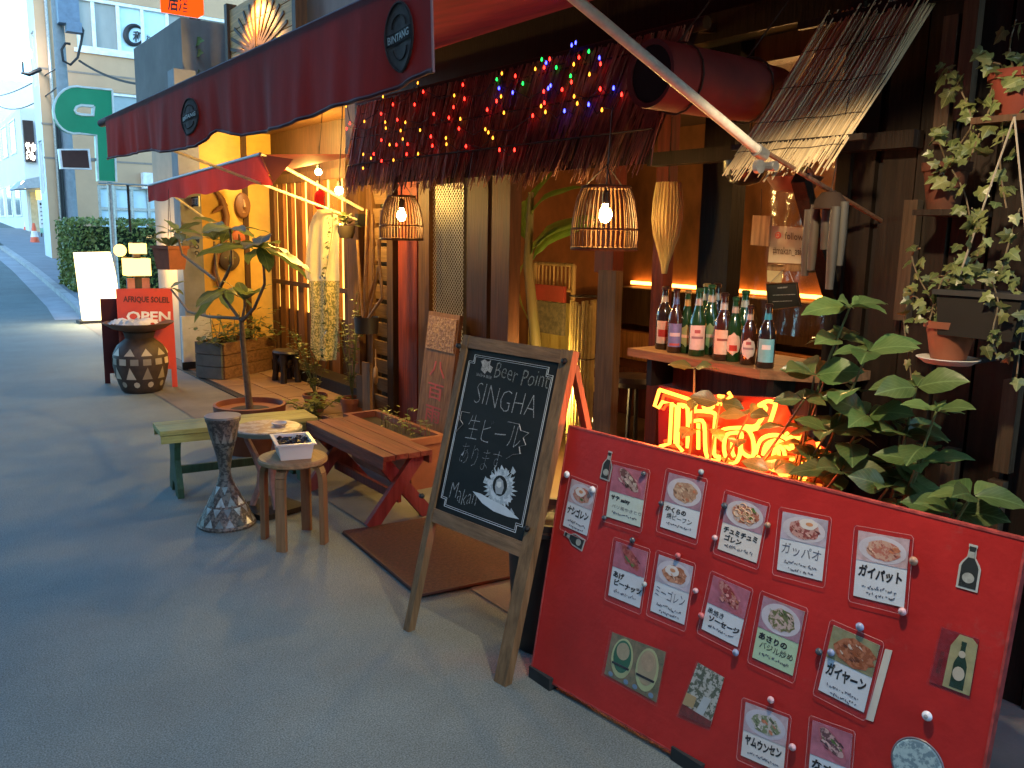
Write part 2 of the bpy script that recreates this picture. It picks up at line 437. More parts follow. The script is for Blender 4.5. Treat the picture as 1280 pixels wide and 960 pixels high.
# far raised pavement with kerb stones, following the street up its slope
kp = [V((2.72, 16.3, 0)), AG(88, 383), AG(62, 360), AG(38, 339), AG(0, 311)]
kp = [V((p.x, p.y, gz(p.y))) for p in kp]; kp.append(kp[-1] + (kp[-1] - kp[-2]) * 1.5); kp[-1].z = gz(kp[-1].y)
fp = MB()
for a, b in zip(kp, kp[1:]):
    ua, ub = a + V((.16, 0, .1)), b + V((.16, 0, .1))
    fp.quad(ua, V((a.x + 40, a.y, ua.z)), V((b.x + 40, b.y, ub.z)), ub)
far_pave = struct('far_pavement', fp, mat('far paving', (.22, .23, .24), .85, var=.15, scale=2))
kroot = thing('kerb', 'pale concrete kerb stones edging the far pavement by the hedge', 'kerb', kp[0])
for a, b in zip(kp[:4], kp[1:5]):
    L = (b - a).length; k = min(24, max(1, int(L / .9))); 
    for i in range(k):
        p = a.lerp(b, (i + .01) / k); q = a.lerp(b, (i + .985) / k)
        rodpiece('kerb_stone', p + V((.08, 0, .05)), q + V((.08, 0, .05)), .16, .13, m_kerb, kroot)
mb = MB()
for a, b in zip(kp[:5], kp[1:]):
    mb.quad(a + V((-.42, 0, .005)), a + V((0, 0, .005)), b + V((0, 0, .005)), b + V((-.42, 0, .005)))
struct('gutter_strip', mb, mat('gutter concrete', (.3, .31, .32), .8, var=.2, scale=2))
# terrace in front of the recessed doorway: laid tiles
fl = MB().quad((2.69, 5.9, .009), (4.0, 5.9, .009), (4.0, 10.05, .009), (2.69, 10.05, .009))
tf = struct('terrace_floor', fl, m_grout)
for i in range(4):
    for j in range(14):
        piece('tile', (2.7 + i * .3, 5.91 + j * .295, .008), (2.99 + i * .3 + (.0), 6.197 + j * .295, .02 + R(0, .002)), m_tile, tf)

# ================================================================== the shop's shell
m_dkwood = wood('dark plank', (.015, .010, .007))
m_brown = wood('brown timber', (.065, .032, .016))
m_tan = wood('tan timber', (.12, .06, .026))
m_dkmetal = mat('dark metal', (.03, .03, .032), .5, .7)
m_steel = mat('worn steel', (.35, .35, .34), .45, .8, var=.3, scale=20)
XW = 3.2
m_plaster = mat('stained render', (.16, .16, .165), .9, var=.45, scale=1.3, stretch=(1, 1, .35))
shop = thing('restaurant_building', 'dark timber restaurant with open front behind the awnings', 'building', (4.5, 4, 0))
mb = MB(); mb.bb((3.32, -2.4, 2.95), (9, 10.12, 3.45)); mb.bb((3.32, -2.4, 3.45), (9, 9.2, 9.5))
obj('upper_wall', mb, m_plaster, shop)
mb = MB(); mb.bb((3.26, -2.4, 2.84), (3.42, 10.12, 2.95)); obj('cornice', mb, m_dkwood, shop)
mb = MB(); mb.bb((3.4, -.5, 2.6), (7.2, 6.5, 2.66)); obj('ceiling', mb, mat('dark ceiling', (.05, .03, .02), .8), shop)
mb = MB(); mb.bb((3.1, .2, .0), (7.2, 6.42, .02)); obj('floor', mb, mat('restaurant floor', (.12, .07, .04), .5, scale=5), shop)
m_back = mat('rust-red inner wall', (.19, .08, .03), .55, var=.5, scale=4, stretch=(1, 1, .5))
mb = MB(); mb.bb((6.0, .2, .02), (6.12, 6.42, 2.6)); obj('inner_back_wall', mb, m_back, shop)
mb = MB(); mb.bb((3.8, 6.36, .02), (6.0, 6.48, 2.6)); obj('inner_end_wall', mb, m_back, shop)
mb = MB(); mb.bb((3.35, .1, .02), (6.0, .2, 2.6)); obj('inner_near_wall', mb, m_dkwood, shop)
# front wall of boards: right part, planks one by one
for k in range(22):
    y1 = 1.96 - k * .14; w_ = R(.105, .135); x = 3.05 + R(-.02, .03)
    if y1 < -.9: break
    piece('plank', (x, y1 - w_, 0.0), (x + .03, y1, 2.84), m_dkwood, shop)
mb = MB(); mb.bb((3.09, -1.0, 0), (3.2, 1.96, 2.84)); obj('board_backing', mb, mat('black backing', (.012, .01, .009), .9), shop)
# battens on the boards
for (x0, y0, y1) in [(1265, 475, 590), (1188, 560, 700), (1245, 600, 760), (1140, 250, 400), (1216, 0, 150), (1190, 20, 180)]:
    a = AX(x0, y0, 3.0); b = AX(x0 - (y1 - y0) * .1, y1, 3.0)
    piece('batten', (2.985, a.y - .03, b.z), (3.025, a.y + .02, a.z), wood('weathered batten', (.06, .04, .024)), shop)
# posts of the open front
m_redpost = wood('red-stained post', (.13, .022, .012), rnd=.1)
def post(px0, px1, X, z0, z1, mt, d=.09, name='post', py=400):
    a = AX(px0, py, X).y; b = AX(px1, py, X).y
    return piece(name, (X, b, z0), (X + d, a, z1), mt, shop)
post(583, 608, 3.2, 0, 2.6, wood('dark red post', (.035, .012, .008), rnd=.1))
post(613, 635, 3.2, 0, 2.6, wood('brown red post', (.065, .022, .012), rnd=.1))
post(744, 766, 3.1, 0, 1.42, wood('pale post', (.09, .05, .026), rnd=.1), .05, py=450)
post(744, 767, 3.22, 1.4, 2.6, m_redpost, .08, py=300)
post(812, 826, 3.2, 0, 2.6, m_redpost, .07)
post(868, 905, 3.3, 0.9, 2.6, m_dkwood, .1)
post(1030, 1046, 3.04, 0, 2.6, m_dkwood, .06)
post(498, 521, 3.3, 0, 2.6, wood('red-lit post', (.17, .026, .013), rnd=.05), .07)  # wood post under red lamplight; that red is put into its colour
post(523, 536, 3.28, 0, 2.6, wood('orange frame post', (.10, .045, .018), rnd=.05), .06)
post(435, 449, 3.25, 0.3, 2.75, m_tan, .06)
# header beams
piece('beam', (3.18, 1.72, 2.5), (3.3, 6.5, 2.62), m_dkwood, shop)
piece('beam', (3.42, 1.72, 2.42), (3.52, 6.5, 2.6), m_brown, shop)
piece('beam', (2.95, 1.65, 1.93), (3.02, 2.95, 1.99), m_dkwood, shop)
mb = MB(); mb.bb((3.26, -2.4, 2.62), (3.32, 6.5, 2.84)); obj('fascia', mb, m_dkwood, shop)
# recessed doorway: warm yellow end wall, door wall of lit glazed slats
m_yel = mat('yellow plaster', (.55, .33, .07), .8, var=.2, scale=3)
mb = MB(); mb.bb((2.95, 10.0, 0), (3.88, 10.12, 2.84)); obj('yellow_wall', mb, m_yel, shop)
piece('jamb', (3.44, 9.965, 0.02), (3.50, 10.0, 2.84), m_brown, shop)
mb = MB(); mb.bb((2.72, 9.93, 0), (2.95, 10.18, 3.3)); obj('pillar', mb, mat('grey pillar', (.17, .18, .20), .7, var=.25, scale=4), shop)
mb = MB(); mb.bb((2.66, 9.87, 0), (2.99, 9.93, .62)); obj('pillar_base', mb, mat('pale grey panel', (.45, .47, .48), .6), shop)
mb = MB(); mb.bb((2.64, 9.85, 0.0), (3.0, 9.87, .1)); obj('plinth', mb, m_dkmetal, shop)
X2 = 3.8
mb = MB(); mb.bb((X2, 6.48, 2.22), (X2 + .1, 10, 2.84)); obj('lintel_wall', mb, m_brown, shop)
mb = MB(); mb.bb((X2 - .06, 6.48, 2.12), (X2 - .003, 9.96, 2.22)); obj('lintel', mb, m_tan, shop)
glz = glow('lit door glazing', (1, .50, .08), .9)
m_door = wood('door slat', (.19, .08, .028), rnd=.2)
dy = 9.95
while dy > 6.6:
    w_ = R(.12, .2); piece('door_slat', (X2 - .05, dy - w_, .02), (X2 + .02, dy, 2.12), m_door if R(0, 1) > .3 else m_brown, shop)
    g = R(.11, .16); piece('glazing', (X2 - .005, dy - w_ - g, .7), (X2 + .01, dy - w_, 2.12), glz, shop)
    piece('door_panel', (X2 - .02, dy - w_ - g, .02), (X2 + .01, dy - w_, .7), m_brown, shop)
    dy -= w_ + g
piece('door_rail', (X2 - .07, 6.6, .98), (X2 - .05, 9.9, 1.03), m_brown, shop)
piece('door_step', (X2 - .3, 6.6, .02), (X2 - .06, 9.8, .14), m_dkwood, shop)
# side wall of the alcove towards the dining room
mb = MB(); mb.bb((3.42, 6.48, 0.0), (X2 - .1, 6.54, 2.84)); obj('alcove_side_wall', mb, m_brown, shop)
mb = MB(); mb.bb((3.32, 6.55, 2.7), (X2 + .1, 9.99, 2.76)); obj('alcove_soffit', mb, m_tan, shop)
# window between the posts: pale yellow pane behind wire mesh
a = AX(537, 300, 3.4).y; b = AX(583, 300, 3.4).y
mb = MB(); mb.bb((3.46, b, .02), (3.48, a, 2.42)); obj('curtain', mb, mat('ochre curtain', (.08, .055, .025), .8, var=.3, scale=6, stretch=(1, 1, .3)), shop)
wire = MB()
y0, y1, z0, z1 = AX(578, 300, 3.3).y, AX(540, 300, 3.3).y, .7, 1.95
st = .034
k = -int((z1 - z0) / st)
while k * st < (y1 - y0):
    for sg in (0, 1):
        s_, e_ = max(0, k * st), min(y1 - y0, k * st + (z1 - z0))
        if e_ > s_:
            za, zb = z0 + s_ - k * st, z0 + e_ - k * st
            ya, yb = (y0 + s_, y0 + e_) if sg == 0 else (y1 - s_, y1 - e_)
            wire.tube([(3.31, ya, za), (3.31, yb, zb)], .0022, 3, False)
    k += 1
o = obj('wire_mesh', wire, mat('galvanised wire', (.45, .42, .35), .4, .6), shop); o['kind'] = 'stuff'
# dining-room ledge with hidden strip of light
piece('ledge', (5.72, .6, .78), (5.98, 6.2, 1.12), m_brown, shop)
mb = MB(); mb.bb((5.95, .7, 1.14), (5.985, 6.1, 1.17)); obj('ledge_light', mb, glow('ledge strip light', (1, .34, .05), 2.5), shop)
piece('seat_bench', (5.3, .6, .02), (5.72, 6.2, .45), wood('red seat', (.13, .04, .02)), shop)
piece('cushion_roll', (5.62, 2.3, .46), (5.72, 6.0, .72), wood('orange cushion', (.35, .14, .05)), shop)
# clear plastic rain curtain in the right bay
cl = MB().grid(lambda u, v: V((3.46 + .012 * math.sin(u * 23) + .008 * math.sin(v * 31 + u * 9), 2.05 + u * .75, 1.15 + v * 1.3)), 30, 20)
obj('plastic_curtain', cl, film('clear vinyl', (.93, .9, .86), .1, .18), shop, True)

# ================================================================== buildings over the street and behind
def plain_building(name, label, x0, x1, y0, y1, h, mt, face, wins, gm, fm, z0=0):
    """box building; face: 'W' wall at x0 facing the road, 'E' wall at x1; wins (ya, za, yb, zb)"""
    t = thing(name, label, 'building', ((x0 + x1) / 2, (y0 + y1) / 2, z0))
    mb = MB()
    if face == 'W':
        wall_holes(mb, (x0, y1, z0), (0, -1, 0), (0, 0, 1), (-1, 0, 0), y1 - y0, h, wins, .12)
        mb.quad((x1, y0, z0), (x1, y1, z0), (x1, y1, z0 + h), (x1, y0, z0 + h)); o, u, n = V((x0 + .1, y1, z0)), V((0, -1, 0)), V((-1, 0, 0))
    else:
        wall_holes(mb, (x1, y0, z0), (0, 1, 0), (0, 0, 1), (1, 0, 0), y1 - y0, h, wins, .12)
        mb.quad((x0, y0, z0), (x0, y1, z0), (x0, y1, z0 + h), (x0, y0, z0 + h)); o, u, n = V((x1 - .1, y0, z0)), V((0, 1, 0)), V((1, 0, 0))
    mb.quad((x0, y0, z0), (x1, y0, z0), (x1, y0, z0 + h), (x0, y0, z0 + h)); mb.quad((x0, y1, z0), (x1, y1, z0), (x1, y1, z0 + h), (x0, y1, z0 + h))
    mb.quad((x0, y0, z0 + h), (x1, y0, z0 + h), (x1, y1, z0 + h), (x0, y1, z0 + h))
    obj('wall', mb, mt, t)
    for q in wins:
        f = obj('window', frame_mb(o, u, (0, 0, 1), n, q[0], q[1], q[2], q[3], .06, .05, [(q[0] + q[2]) / 2]), fm, t)
        obj('pane', MB().prism([o + u * a + V((0, 0, b)) for a, b in ((q[0], q[1]), (q[2], q[1]), (q[2], q[3]), (q[0], q[3]))], n, .01), gm, f)
    return t
m_glass = mat('window glass', (.16, .20, .23), .12, spec=.9, var=.3, scale=.6)
m_alu = mat('white aluminium', (.75, .77, .78), .4)
m_white = mat('pale tile facade', (.62, .66, .68), .6, var=.06, scale=.8)
plain_building('office_block', 'grey office block across the road from the restaurant', -17, -6.5, -40, 13, 14, mat('brown office tile', (.12, .11, .10), .8), 'E',  # unseen block; its height and dark walls are set to shade the shopfront
               [(2 + k * 3, 1 + f * 2.6, 4 + k * 3, 2.6 + f * 2.6) for k in range(9) for f in range(5)], m_glass, m_alu)
plain_building('corner_house', 'dark neighbouring house next to the restaurant boards', 3.3, 10, -40, -2.5, 9, mat('dark house render', (.10, .095, .09), .85), 'W', [(2 + k * 4, 1 + f * 2.8, 4 + k * 4, 2.6 + f * 2.8) for k in range(8) for f in range(3)], m_glass, m_alu)  # unseen house, put in to cut the sky light on the shopfront
# tan building beyond the parking lot: side wall towards us and front to the street
TY = 30.0
c0 = AY(62, 280, TY); tz = gz(TY) - .3
tan = thing('tan_office_building', 'tan tiled office building with ribbon windows beyond the hedge', 'building', (c0.x + 6, TY + 4, tz))
m_tanw = mat('tan tile facade', (.50, .315, .185), .65, var=.1, scale=1.2)
X0 = c0.x; Wd, Ht = 17.0, 12.5; TD = X0 / ray(44, 150).x * ray(44, 150).y - TY
def tq(px, py): p = AY(px, py, TY); return (p.x - X0, p.z - tz)
def hole(a, b):
    p, q = tq(*a), tq(*b); return (min(p[0], q[0]), min(p[1], q[1]), max(p[0], q[0]), max(p[1], q[1]))
h1 = hole((97, 62), (243, 18)); h1 = (h1[0], h1[1] + .05, h1[2] + 3, h1[3])
h2 = hole((147, 150), (205, 122)); h2 = (h2[0] - .6, h2[1], h2[2] + 5, h2[3])
h3 = hole((206, 222), (243, 186)); h3 = (h3[0], h3[1], h3[2] + 1.2, h3[3])
h4 = hole((124, 272), (206, 235)); h4 = (h4[0], h4[1] - .6, h4[2], h4[3])
holes = [h1, h2, h3, h4]
mb = MB(); wall_holes(mb, (X0, TY, tz), (1, 0, 0), (0, 0, 1), (0, -1, 0), Wd, Ht, holes, .2)
mb.quad((X0, TY, tz + Ht), (X0 + Wd, TY, tz + Ht), (X0 + Wd, TY + TD, tz + Ht), (X0, TY + TD, tz + Ht))
mb.quad((X0 + Wd, TY, tz), (X0 + Wd, TY + TD, tz), (X0 + Wd, TY + TD, tz + Ht), (X0 + Wd, TY, tz + Ht)); mb.quad((X0, TY + TD, tz), (X0 + Wd, TY + TD, tz), (X0 + Wd, TY + TD, tz + Ht), (X0, TY + TD, tz + Ht))
obj('side_wall', mb, m_tanw, tan)
mb = MB(); wf = [(TD * .25, 2.4, TD * .8, 4.0), (TD * .25, 5.6, TD * .8, 7.2), (TD * .25, 8.6, TD * .8, 10.2)]
wall_holes(mb, (X0, TY + TD, tz), (0, -1, 0), (0, 0, 1), (-1, 0, 0), TD, Ht, [(TD - q[2], q[1], TD - q[0], q[3]) for q in wf], .2)
obj('front_wall', mb, m_white, tan)
for q in wf:
    f = obj('window', frame_mb((X0 + .12, TY, tz), (0, 1, 0), (0, 0, 1), (-1, 0, 0), q[0], q[1], q[2], q[3], .07, .06, [(q[0] + q[2]) / 2]), m_alu, tan)
    obj('pane', MB().bb((X0 + .125, TY + q[0], tz + q[1]), (X0 + .15, TY + q[2], tz + q[3])), m_glass, f)
o_, u_, n_ = V((X0, TY + .12, tz)), V((1, 0, 0)), V((0, -1, 0))
mx = [tq(x, 40)[0] for x in (118, 149, 179, 210)]
f = obj('window', frame_mb(o_, u_, (0, 0, 1), n_, *h1, .1, .1, mx + [h1[2] - 1.5], [h1[1] + (h1[3] - h1[1]) * .63] if 0 else []), m_alu, tan)
piece('sill', (X0 + h1[0] - .1, TY - .08, tz + h1[1] - .12), (X0 + h1[2], TY, tz + h1[1]), m_alu, tan)
ed = [h1[0]] + mx + [h1[2] - 1.5, h1[2]]
m_blind = mat('office behind glass', (.30, .29, .26), .2, var=.3, scale=.7, stretch=(1, 1, .3))
m_sfilm = mat('pale blue window film', (.52, .70, .78), .3, var=.06)
for i, (a, b) in enumerate(zip(ed, ed[1:])):
    p = obj('pane', MB().bb((X0 + a, TY + .125, tz + h1[1]), (X0 + b, TY + .14, tz + h1[3])), m_sfilm if i in (2, 3) else m_blind, f)
s0 = tq(150, 62); s1 = tq(180, 30)
for j, (s, px, py, wpx, hpx) in enumerate([('和', 166, 52, 13, 14), ('わーく', 183, 52, 16, 9)]):
    p0 = AY(px, py, TY + .1); ex = AY(px + wpx, py + wpx * .13, TY + .1) - p0; ey = AY(px, py - hpx, TY + .1) - p0
    obj('lettering', text_mb(s, p0, ex, ey, .02), mat('sign black', (.02, .02, .025), .5), tan)
ring = []
for k in range(26):
    a = .5 + k / 25 * 5.3; p = AY(168 + 11 * math.cos(a), 44 + 12 * math.sin(a), TY + .1); ring.append(p)
obj('ring_logo', MB().tube(ring, [.02 + .07 * abs(math.sin(k / 25 * PI)) for k in range(26)], 5), MATS['sign black'], tan)
for (hh, gm) in ((h2, m_glass), (h3, m_sfilm), (h4, m_sfilm)):
    n_m = 2 if hh is h3 else 4
    mu = [hh[0] + (hh[2] - hh[0]) * i / n_m for i in range(1, n_m)]
    f = obj('window', frame_mb(o_, u_, (0, 0, 1), n_, *hh, .09, .08, mu, [hh[1] + (hh[3] - hh[1]) * .55] if hh is h4 else []), m_alu if hh is not h4 else m_steel, tan)
    obj('pane', MB().bb((X0 + hh[0], TY + .125, tz + hh[1]), (X0 + hh[2], TY + .14, tz + hh[3])), gm, f)
dp = AY(67, 150, TY); obj('drain_pipe', MB().tube([(dp.x, TY - .08, tz), (dp.x, TY - .08, tz + Ht)], .05, 8), m_steel, tan, True)
for k in range(3):
    ax_ = AY(176 + k * 22, 226, TY); obj('air_conditioner', MB().bb((ax_.x, TY - .35, ax_.z - .25), (ax_.x + .6, TY - .02, ax_.z + .25)), m_alu, tan)
for k in range(5): piece('joint_strip', (X0 + 1.2 + k * 2.4, TY - .012, tz + .3), (X0 + 1.23 + k * 2.4, TY + .01, tz + h4[1] - .05 if False else tz + .9), mat('joint grey', (.25, .2, .16), .7), tan)
for z in [tq(170, y_)[1] for y_ in (100, 165, 205)]:
    piece('joint_strip', (X0 - .02, TY - .015, tz + z), (X0 + Wd, TY + .01, tz + z + .06), mat('joint grey', (.25, .2, .16), .7), tan)
# white building further up
WY = 46.0
c1 = AY(36, 280, WY); wz = gz(WY) - .4
wb = thing('white_building', 'white building with black vertical signboard further up the street', 'building', (c1.x + 4, WY + 6, wz))
mb = MB(); wh = AY(20, 134, WY).z - wz; mb.bb((c1.x, WY, wz), (c1.x + 12, WY + 20, wz + wh)); mb.bb((c1.x - 1.2, WY + 20.2, wz + .5), (c1.x + 9, WY + 60, wz + wh + 4))
obj('wall', mb, m_white, wb)
for k in range(5):
    for z in (1.2, 4.2):
        f = obj('window', frame_mb((c1.x, WY, wz), (0, 1, 0), (0, 0, 1), (-1, 0, 0), 2 + k * 3.4, z, 4.2 + k * 3.4, z + 1.6, .08, .05), m_alu, wb)
        obj('pane', MB().bb((c1.x - .02, WY + 2 + k * 3.4, wz + z), (c1.x - .005, WY + 4.2 + k * 3.4, wz + z + 1.6)), m_glass, f)
for k in range(6):
    for z in (2, 5.2):
        f = obj('window', frame_mb((c1.x - 1.2, WY + 21, wz), (0, 1, 0), (0, 0, 1), (-1, 0, 0), 1 + k * 5.4, z, 4.4 + k * 5.4, z + 1.8, .1, .05), m_alu, wb)
        obj('pane', MB().bb((c1.x - 1.22, WY + 22 + k * 5.4, wz + z), (c1.x - 1.205, WY + 25.4 + k * 5.4, wz + z + 1.8)), m_glass, f)
mb = MB(); p = AY(28, 150, WY - .2); q = AY(45, 203, WY - .2); mb.bb((p.x, WY - .25, q.z), (q.x, WY - .05, p.z)); sb = obj('signboard', mb, mat('black signboard', (.035, .02, .018), .5), wb)
p0 = AY(33, 200, WY - .3); obj('lettering', text_mb('茶房', p0 + V((0, 0, 0)), V((.42, 0, 0)), V((0, 0, .8)), .02), glow('sign letters lit', (1, .9, .75), 1.6), wb)
# shop fronts under canopy
mb = MB(); a, b = AY(22, 222, WY - 3), AY(62, 212, WY - 3)
mb.prism([AY(20, 236, WY - 3), AY(33, 224, WY - 3), AY(62, 218, WY - 3), AY(62, 234, WY - 3)], (0, 1, 0), 2.9)
obj('canopy', mb, mat('grey canopy cloth', (.33, .38, .42), .7), wb)
mb = MB(); p, q = AY(37, 240, WY - .1), AY(62, 290, WY - .1); mb.bb((p.x, WY - .15, wz), (q.x, WY - .02, p.z)); obj('shop_front', mb, mat('cream shop front', (.5, .44, .30), .7), wb)
mb = MB(); p = AY(31, 231, WY - 2.8); mb.ball(p, .16); obj('canopy_lamp', mb, glow('small shop lamp', (1, .8, .45), 14), wb)
mb = MB(); p, q = AY(45, 238, WY - 1), AY(66, 250, WY - 1); mb.bb((p.x, WY - 1.1, q.z), (q.x, WY - .9, p.z)); obj('yellow_sign', mb, glow('yellow sign light', (.9, .6, .08), .9), wb)

# ------------------------------------------------ street things far off
sb = thing('price_board', 'white standing price board with lines of print beside traffic cones', 'sign', AG(60, 299))
p = AG(60, 299); Yb = p.y
A, B, C_, D = AY(47, 250, Yb), AY(72, 249, Yb), AY(75, 284, Yb), AY(50, 285, Yb)
obj('panel', MB().prism([A, B, C_, D], (0, 1, 0), .08), mat('white sign panel', (.72, .78, .80), .5), sb)
mb = MB(); mb.prism([D, C_, AY(75, 291, Yb), AY(51, 292, Yb)], (0, 1, 0), .06); obj('lower_panel', mb, mat('green sign foot', (.25, .5, .42), .5), sb)
for i in range(6):
    a = A.lerp(D, .1 + i * .145); b = B.lerp(C_, .1 + i * .145); d = (D - A) * (.09 if i == 0 else .05)
    a, b = a.lerp(b, .08), a.lerp(b, R(.7, .95)); o = V((0, -.006, 0))
    obj('print_line', MB().quad(a + o, b + o, b + d + o, a + d + o), MATS['sign black'] if i == 0 else mat('grey print', (.2, .22, .25), .6), sb)
mb = MB()
for x in (52, 72): mb.bar(AY(x, 288, Yb + .05), AG(x, 299 if x < 60 else 298), .05, .05)
obj('legs', mb, m_dkmetal, sb)
def cone(px, py, hpx, label):
    p = AG(px, py); d = (p - CAM).length; h = hpx / F_PX * d
    t = thing('traffic_cone', label, 'traffic cone', p)
    mb = MB(); mb.lathe([(h * .22, .03), (h * .05, h)], p, 14); obj('body', mb, mat('cone orange', (.75, .13, .06), .5), t, True)
    mb = MB(); mb.lathe([(h * .168, h * .36), (h * .115, h * .64)], p + V((0, 0, .0)), 14); 
    obj('band', mb, mat('cone white', (.75, .75, .75), .5), t, True)
    mb = MB(); mb.bb(p + V((-h * .3, -h * .3, 0)), p + V((h * .3, h * .3, .04))); obj('base', mb, MATS['cone orange'], t)
cone(44, 306, 23, 'orange and white traffic cone in front of the white price board')
cone(34, 290, 16, 'small red traffic cone by the white building wall')
# utility pole with its gear
py_ = 26.0
pa, pb = AY(91, 292, py_), AY(75, -60, py_)
pb = V((pa.x, py_, pb.z)); pa = V((pa.x, py_, gz(py_)))
up = thing('utility_pole', 'grey concrete utility pole with transformer gear and coiled cable', 'utility pole', pa)
obj('pole', MB().tube([pa, pb], [.17, .13], 12), mat('pole concrete', (.24, .27, .29), .8), up, True)
obj('cable_duct', MB().tube([pa + V((-.22, -.1, 0)), pa + V((-.2, -.1, 4.2))], .06, 8), m_dkmetal, up)
mb = MB(); p = AY(84, 12, py_ - .25); mb.box(p, (.5, .4, .75)); mb.box(p + V((.1, -.1, -.45)), (.36, .3, .25)); obj('junction_box', mb, mat('blue-grey box', (.16, .22, .30), .5), up)
lp = [AY(x, y, py_ - .3) for x, y in [(86, 26), (98, 28), (104, 38), (101, 55), (97, 72), (88, 81), (79, 76), (77, 62), (82, 54), (88, 55)]]
obj('coiled_cable', MB().tube(lp, .035, 6), mat('black cable', (.02, .02, .022), .6), up, True)
def wirething(pts, label, r=.02):
    tag(obj('overhead_cable', MB().tube(pts, r, 5), MATS['black cable'], None, True), label, 'cable')
def sag(a, b, s, n=14): return [a.lerp(b, i / n) - V((0, 0, s * 4 * (i / n) * (1 - i / n))) for i in range(n + 1)]
wirething(sag(AY(99, 76, py_ - .3), AY(245, 96, 20), .35), 'thick sagging cable crossing the tan building below its ribbon window', .03)
wirething(sag(AY(78, 80, py_), AY(-20, 120, 60), .3), 'thin upper wire running from utility pole along the white street front')
wirething(sag(AY(78, 103, py_), AY(-20, 116, 60), .8), 'thin lower wire running from utility pole along the white street front')
# street lamp, its globe sized to imitate the glare around the head
sl = thing('street_lamp', 'lit white globe street lamp on a dark arm against the sky', 'street lamp', AY(50, 92, 29))
obj('globe', MB().ball(AY(28, 66, 29), .24, 16, 10), glow('street lamp glare', (1, 1, .96), 6), sl, True)
obj('arm', MB().tube([AY(26, 91, 29), AY(36, 93, 29), AY(50, 87, 29), V((X0 + .05, TY + .3, AY(60, 82, 29).z))], [.03, .07, .06, .03], 6), m_dkmetal, sl)
obj('stem', MB().tube([AY(28, 72, 29), AY(29, 91, 29)], .03, 6), m_dkmetal, sl)
# parking sign: big green letter P seen from behind, with LED panel
PY = 18.0
ps = thing('parking_sign', 'large green letter P parking sign seen from behind above the hedge', 'sign', (AY(135, 300, PY).x, PY, 0))
def zz(x, y): return AY(60 + x / 4.8, 100 + y / 4.8, PY)
out = [(385, 60), (410, 610), (302, 606), (290, 330), (200, 322)]
for k in range(13):
    a = math.radians(80 + k * 16); out.append((168 + 134 * math.cos(a), 180 + 142 * math.sin(a)))
out += [(200, 42)]
poly = [zz(*q) for q in out]
m_green = mat('sign green', (.012, .27, .13), .35, var=.1, scale=2)
hol = [(275, 158), (272, 212), (200, 208), (172, 200), (160, 182), (172, 162), (200, 152)]
# face as a ring strip between outline and hole
big = MB(); ho = [zz(*q) for q in hol]
def ringface(outer, inner, y, th):
    mb = MB(); import mathutils.geometry as g
    v2 = [V((p.x, p.z, 0)) for p in outer]; h2_ = [V((p.x, p.z, 0)) for p in inner]
    tri = g.tessellate_polygon([v2, h2_]); al = v2 + h2_
    n1 = len(al)
    mb.add([V((p.x, y, p.y)) for p in al] + [V((p.x, y + th, p.y)) for p in al], [tuple(t) for t in tri] + [tuple(i + n1 for i in t) for t in tri])
    for lst in (list(range(len(v2))), list(range(len(v2), n1))):
        for i in range(len(lst)):
            a, b = lst[i], lst[(i + 1) % len(lst)]; mb.f.append((a, b, b + n1, a + n1))
    return mb
obj('letter', ringface(poly, ho, PY, .22), m_green, ps)
edge = mat('sign edge white', (.62, .68, .64), .4)
obj('rim', MB().tube(poly + [poly[0]], .022, 5), edge, ps)
obj('hole_rim', MB().tube(ho + [ho[0]], .03, 5), edge, ps)
px_ = AY(139, 228, PY)
obj('pole', MB().tube([V((px_.x, PY + .1, gz(PY))), V((px_.x, PY + .1, px_.z + .2))], .06, 10), m_steel, ps, True)
lp_ = thing('display_panel', 'white framed display with dark brown screen hanging left of the green P', 'sign', AY(92, 199, PY))
A, B, C_, D = AY(73, 186, PY), AY(112, 186, PY), AY(115, 212, PY), AY(76, 211, PY)
obj('frame', MB().prism([A, B, C_, D], (0, 1, 0), .15), m_alu, lp_)
i_ = lambda p, q, t: p.lerp(q, t)
ctr = (A + B + C_ + D) / 4
obj('screen', MB().prism([p.lerp(ctr, .15) + V((0, -.006, 0)) for p in (A, B, C_, D)], (0, 1, 0), .004), mat('dark screen', (.05, .018, .016), .3), lp_)
obj('bracket', MB().bar(AY(113, 199, PY + .08), V((px_.x - .02, PY + .1, AY(125, 200, PY).z)), .05, .05), m_steel, lp_)
# hedge
hd = thing('hedge', 'clipped green box hedge along the parking lot', 'hedge', (6, 21.8, gz(21.8)))
hx0, hx1, hy0, hy1 = AG(80, 368).x + .2, 9.5, 20.6, 22.6; hz1 = AY(120, 276, 20.6).z
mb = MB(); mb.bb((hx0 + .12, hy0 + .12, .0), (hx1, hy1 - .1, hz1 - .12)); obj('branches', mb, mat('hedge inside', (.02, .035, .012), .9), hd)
mb = MB(); rnd_ = random.Random(3)
def hl(p, n):
    s = rnd_.uniform(.035, .065); d = (V(n) * .7 + V((rnd_.gauss(0, .6), rnd_.gauss(0, .6), rnd_.gauss(0, .6)))).normalized()
    t = d.orthogonal().normalized(); t = (t * math.cos(6) + d.cross(t) * rnd_.uniform(-1, 1)).normalized(); q = d.cross(t)
    mb.add([p - t * s, p - q * s * .5, p + t * s, p + q * s * .5], [(0, 1, 2, 3)])
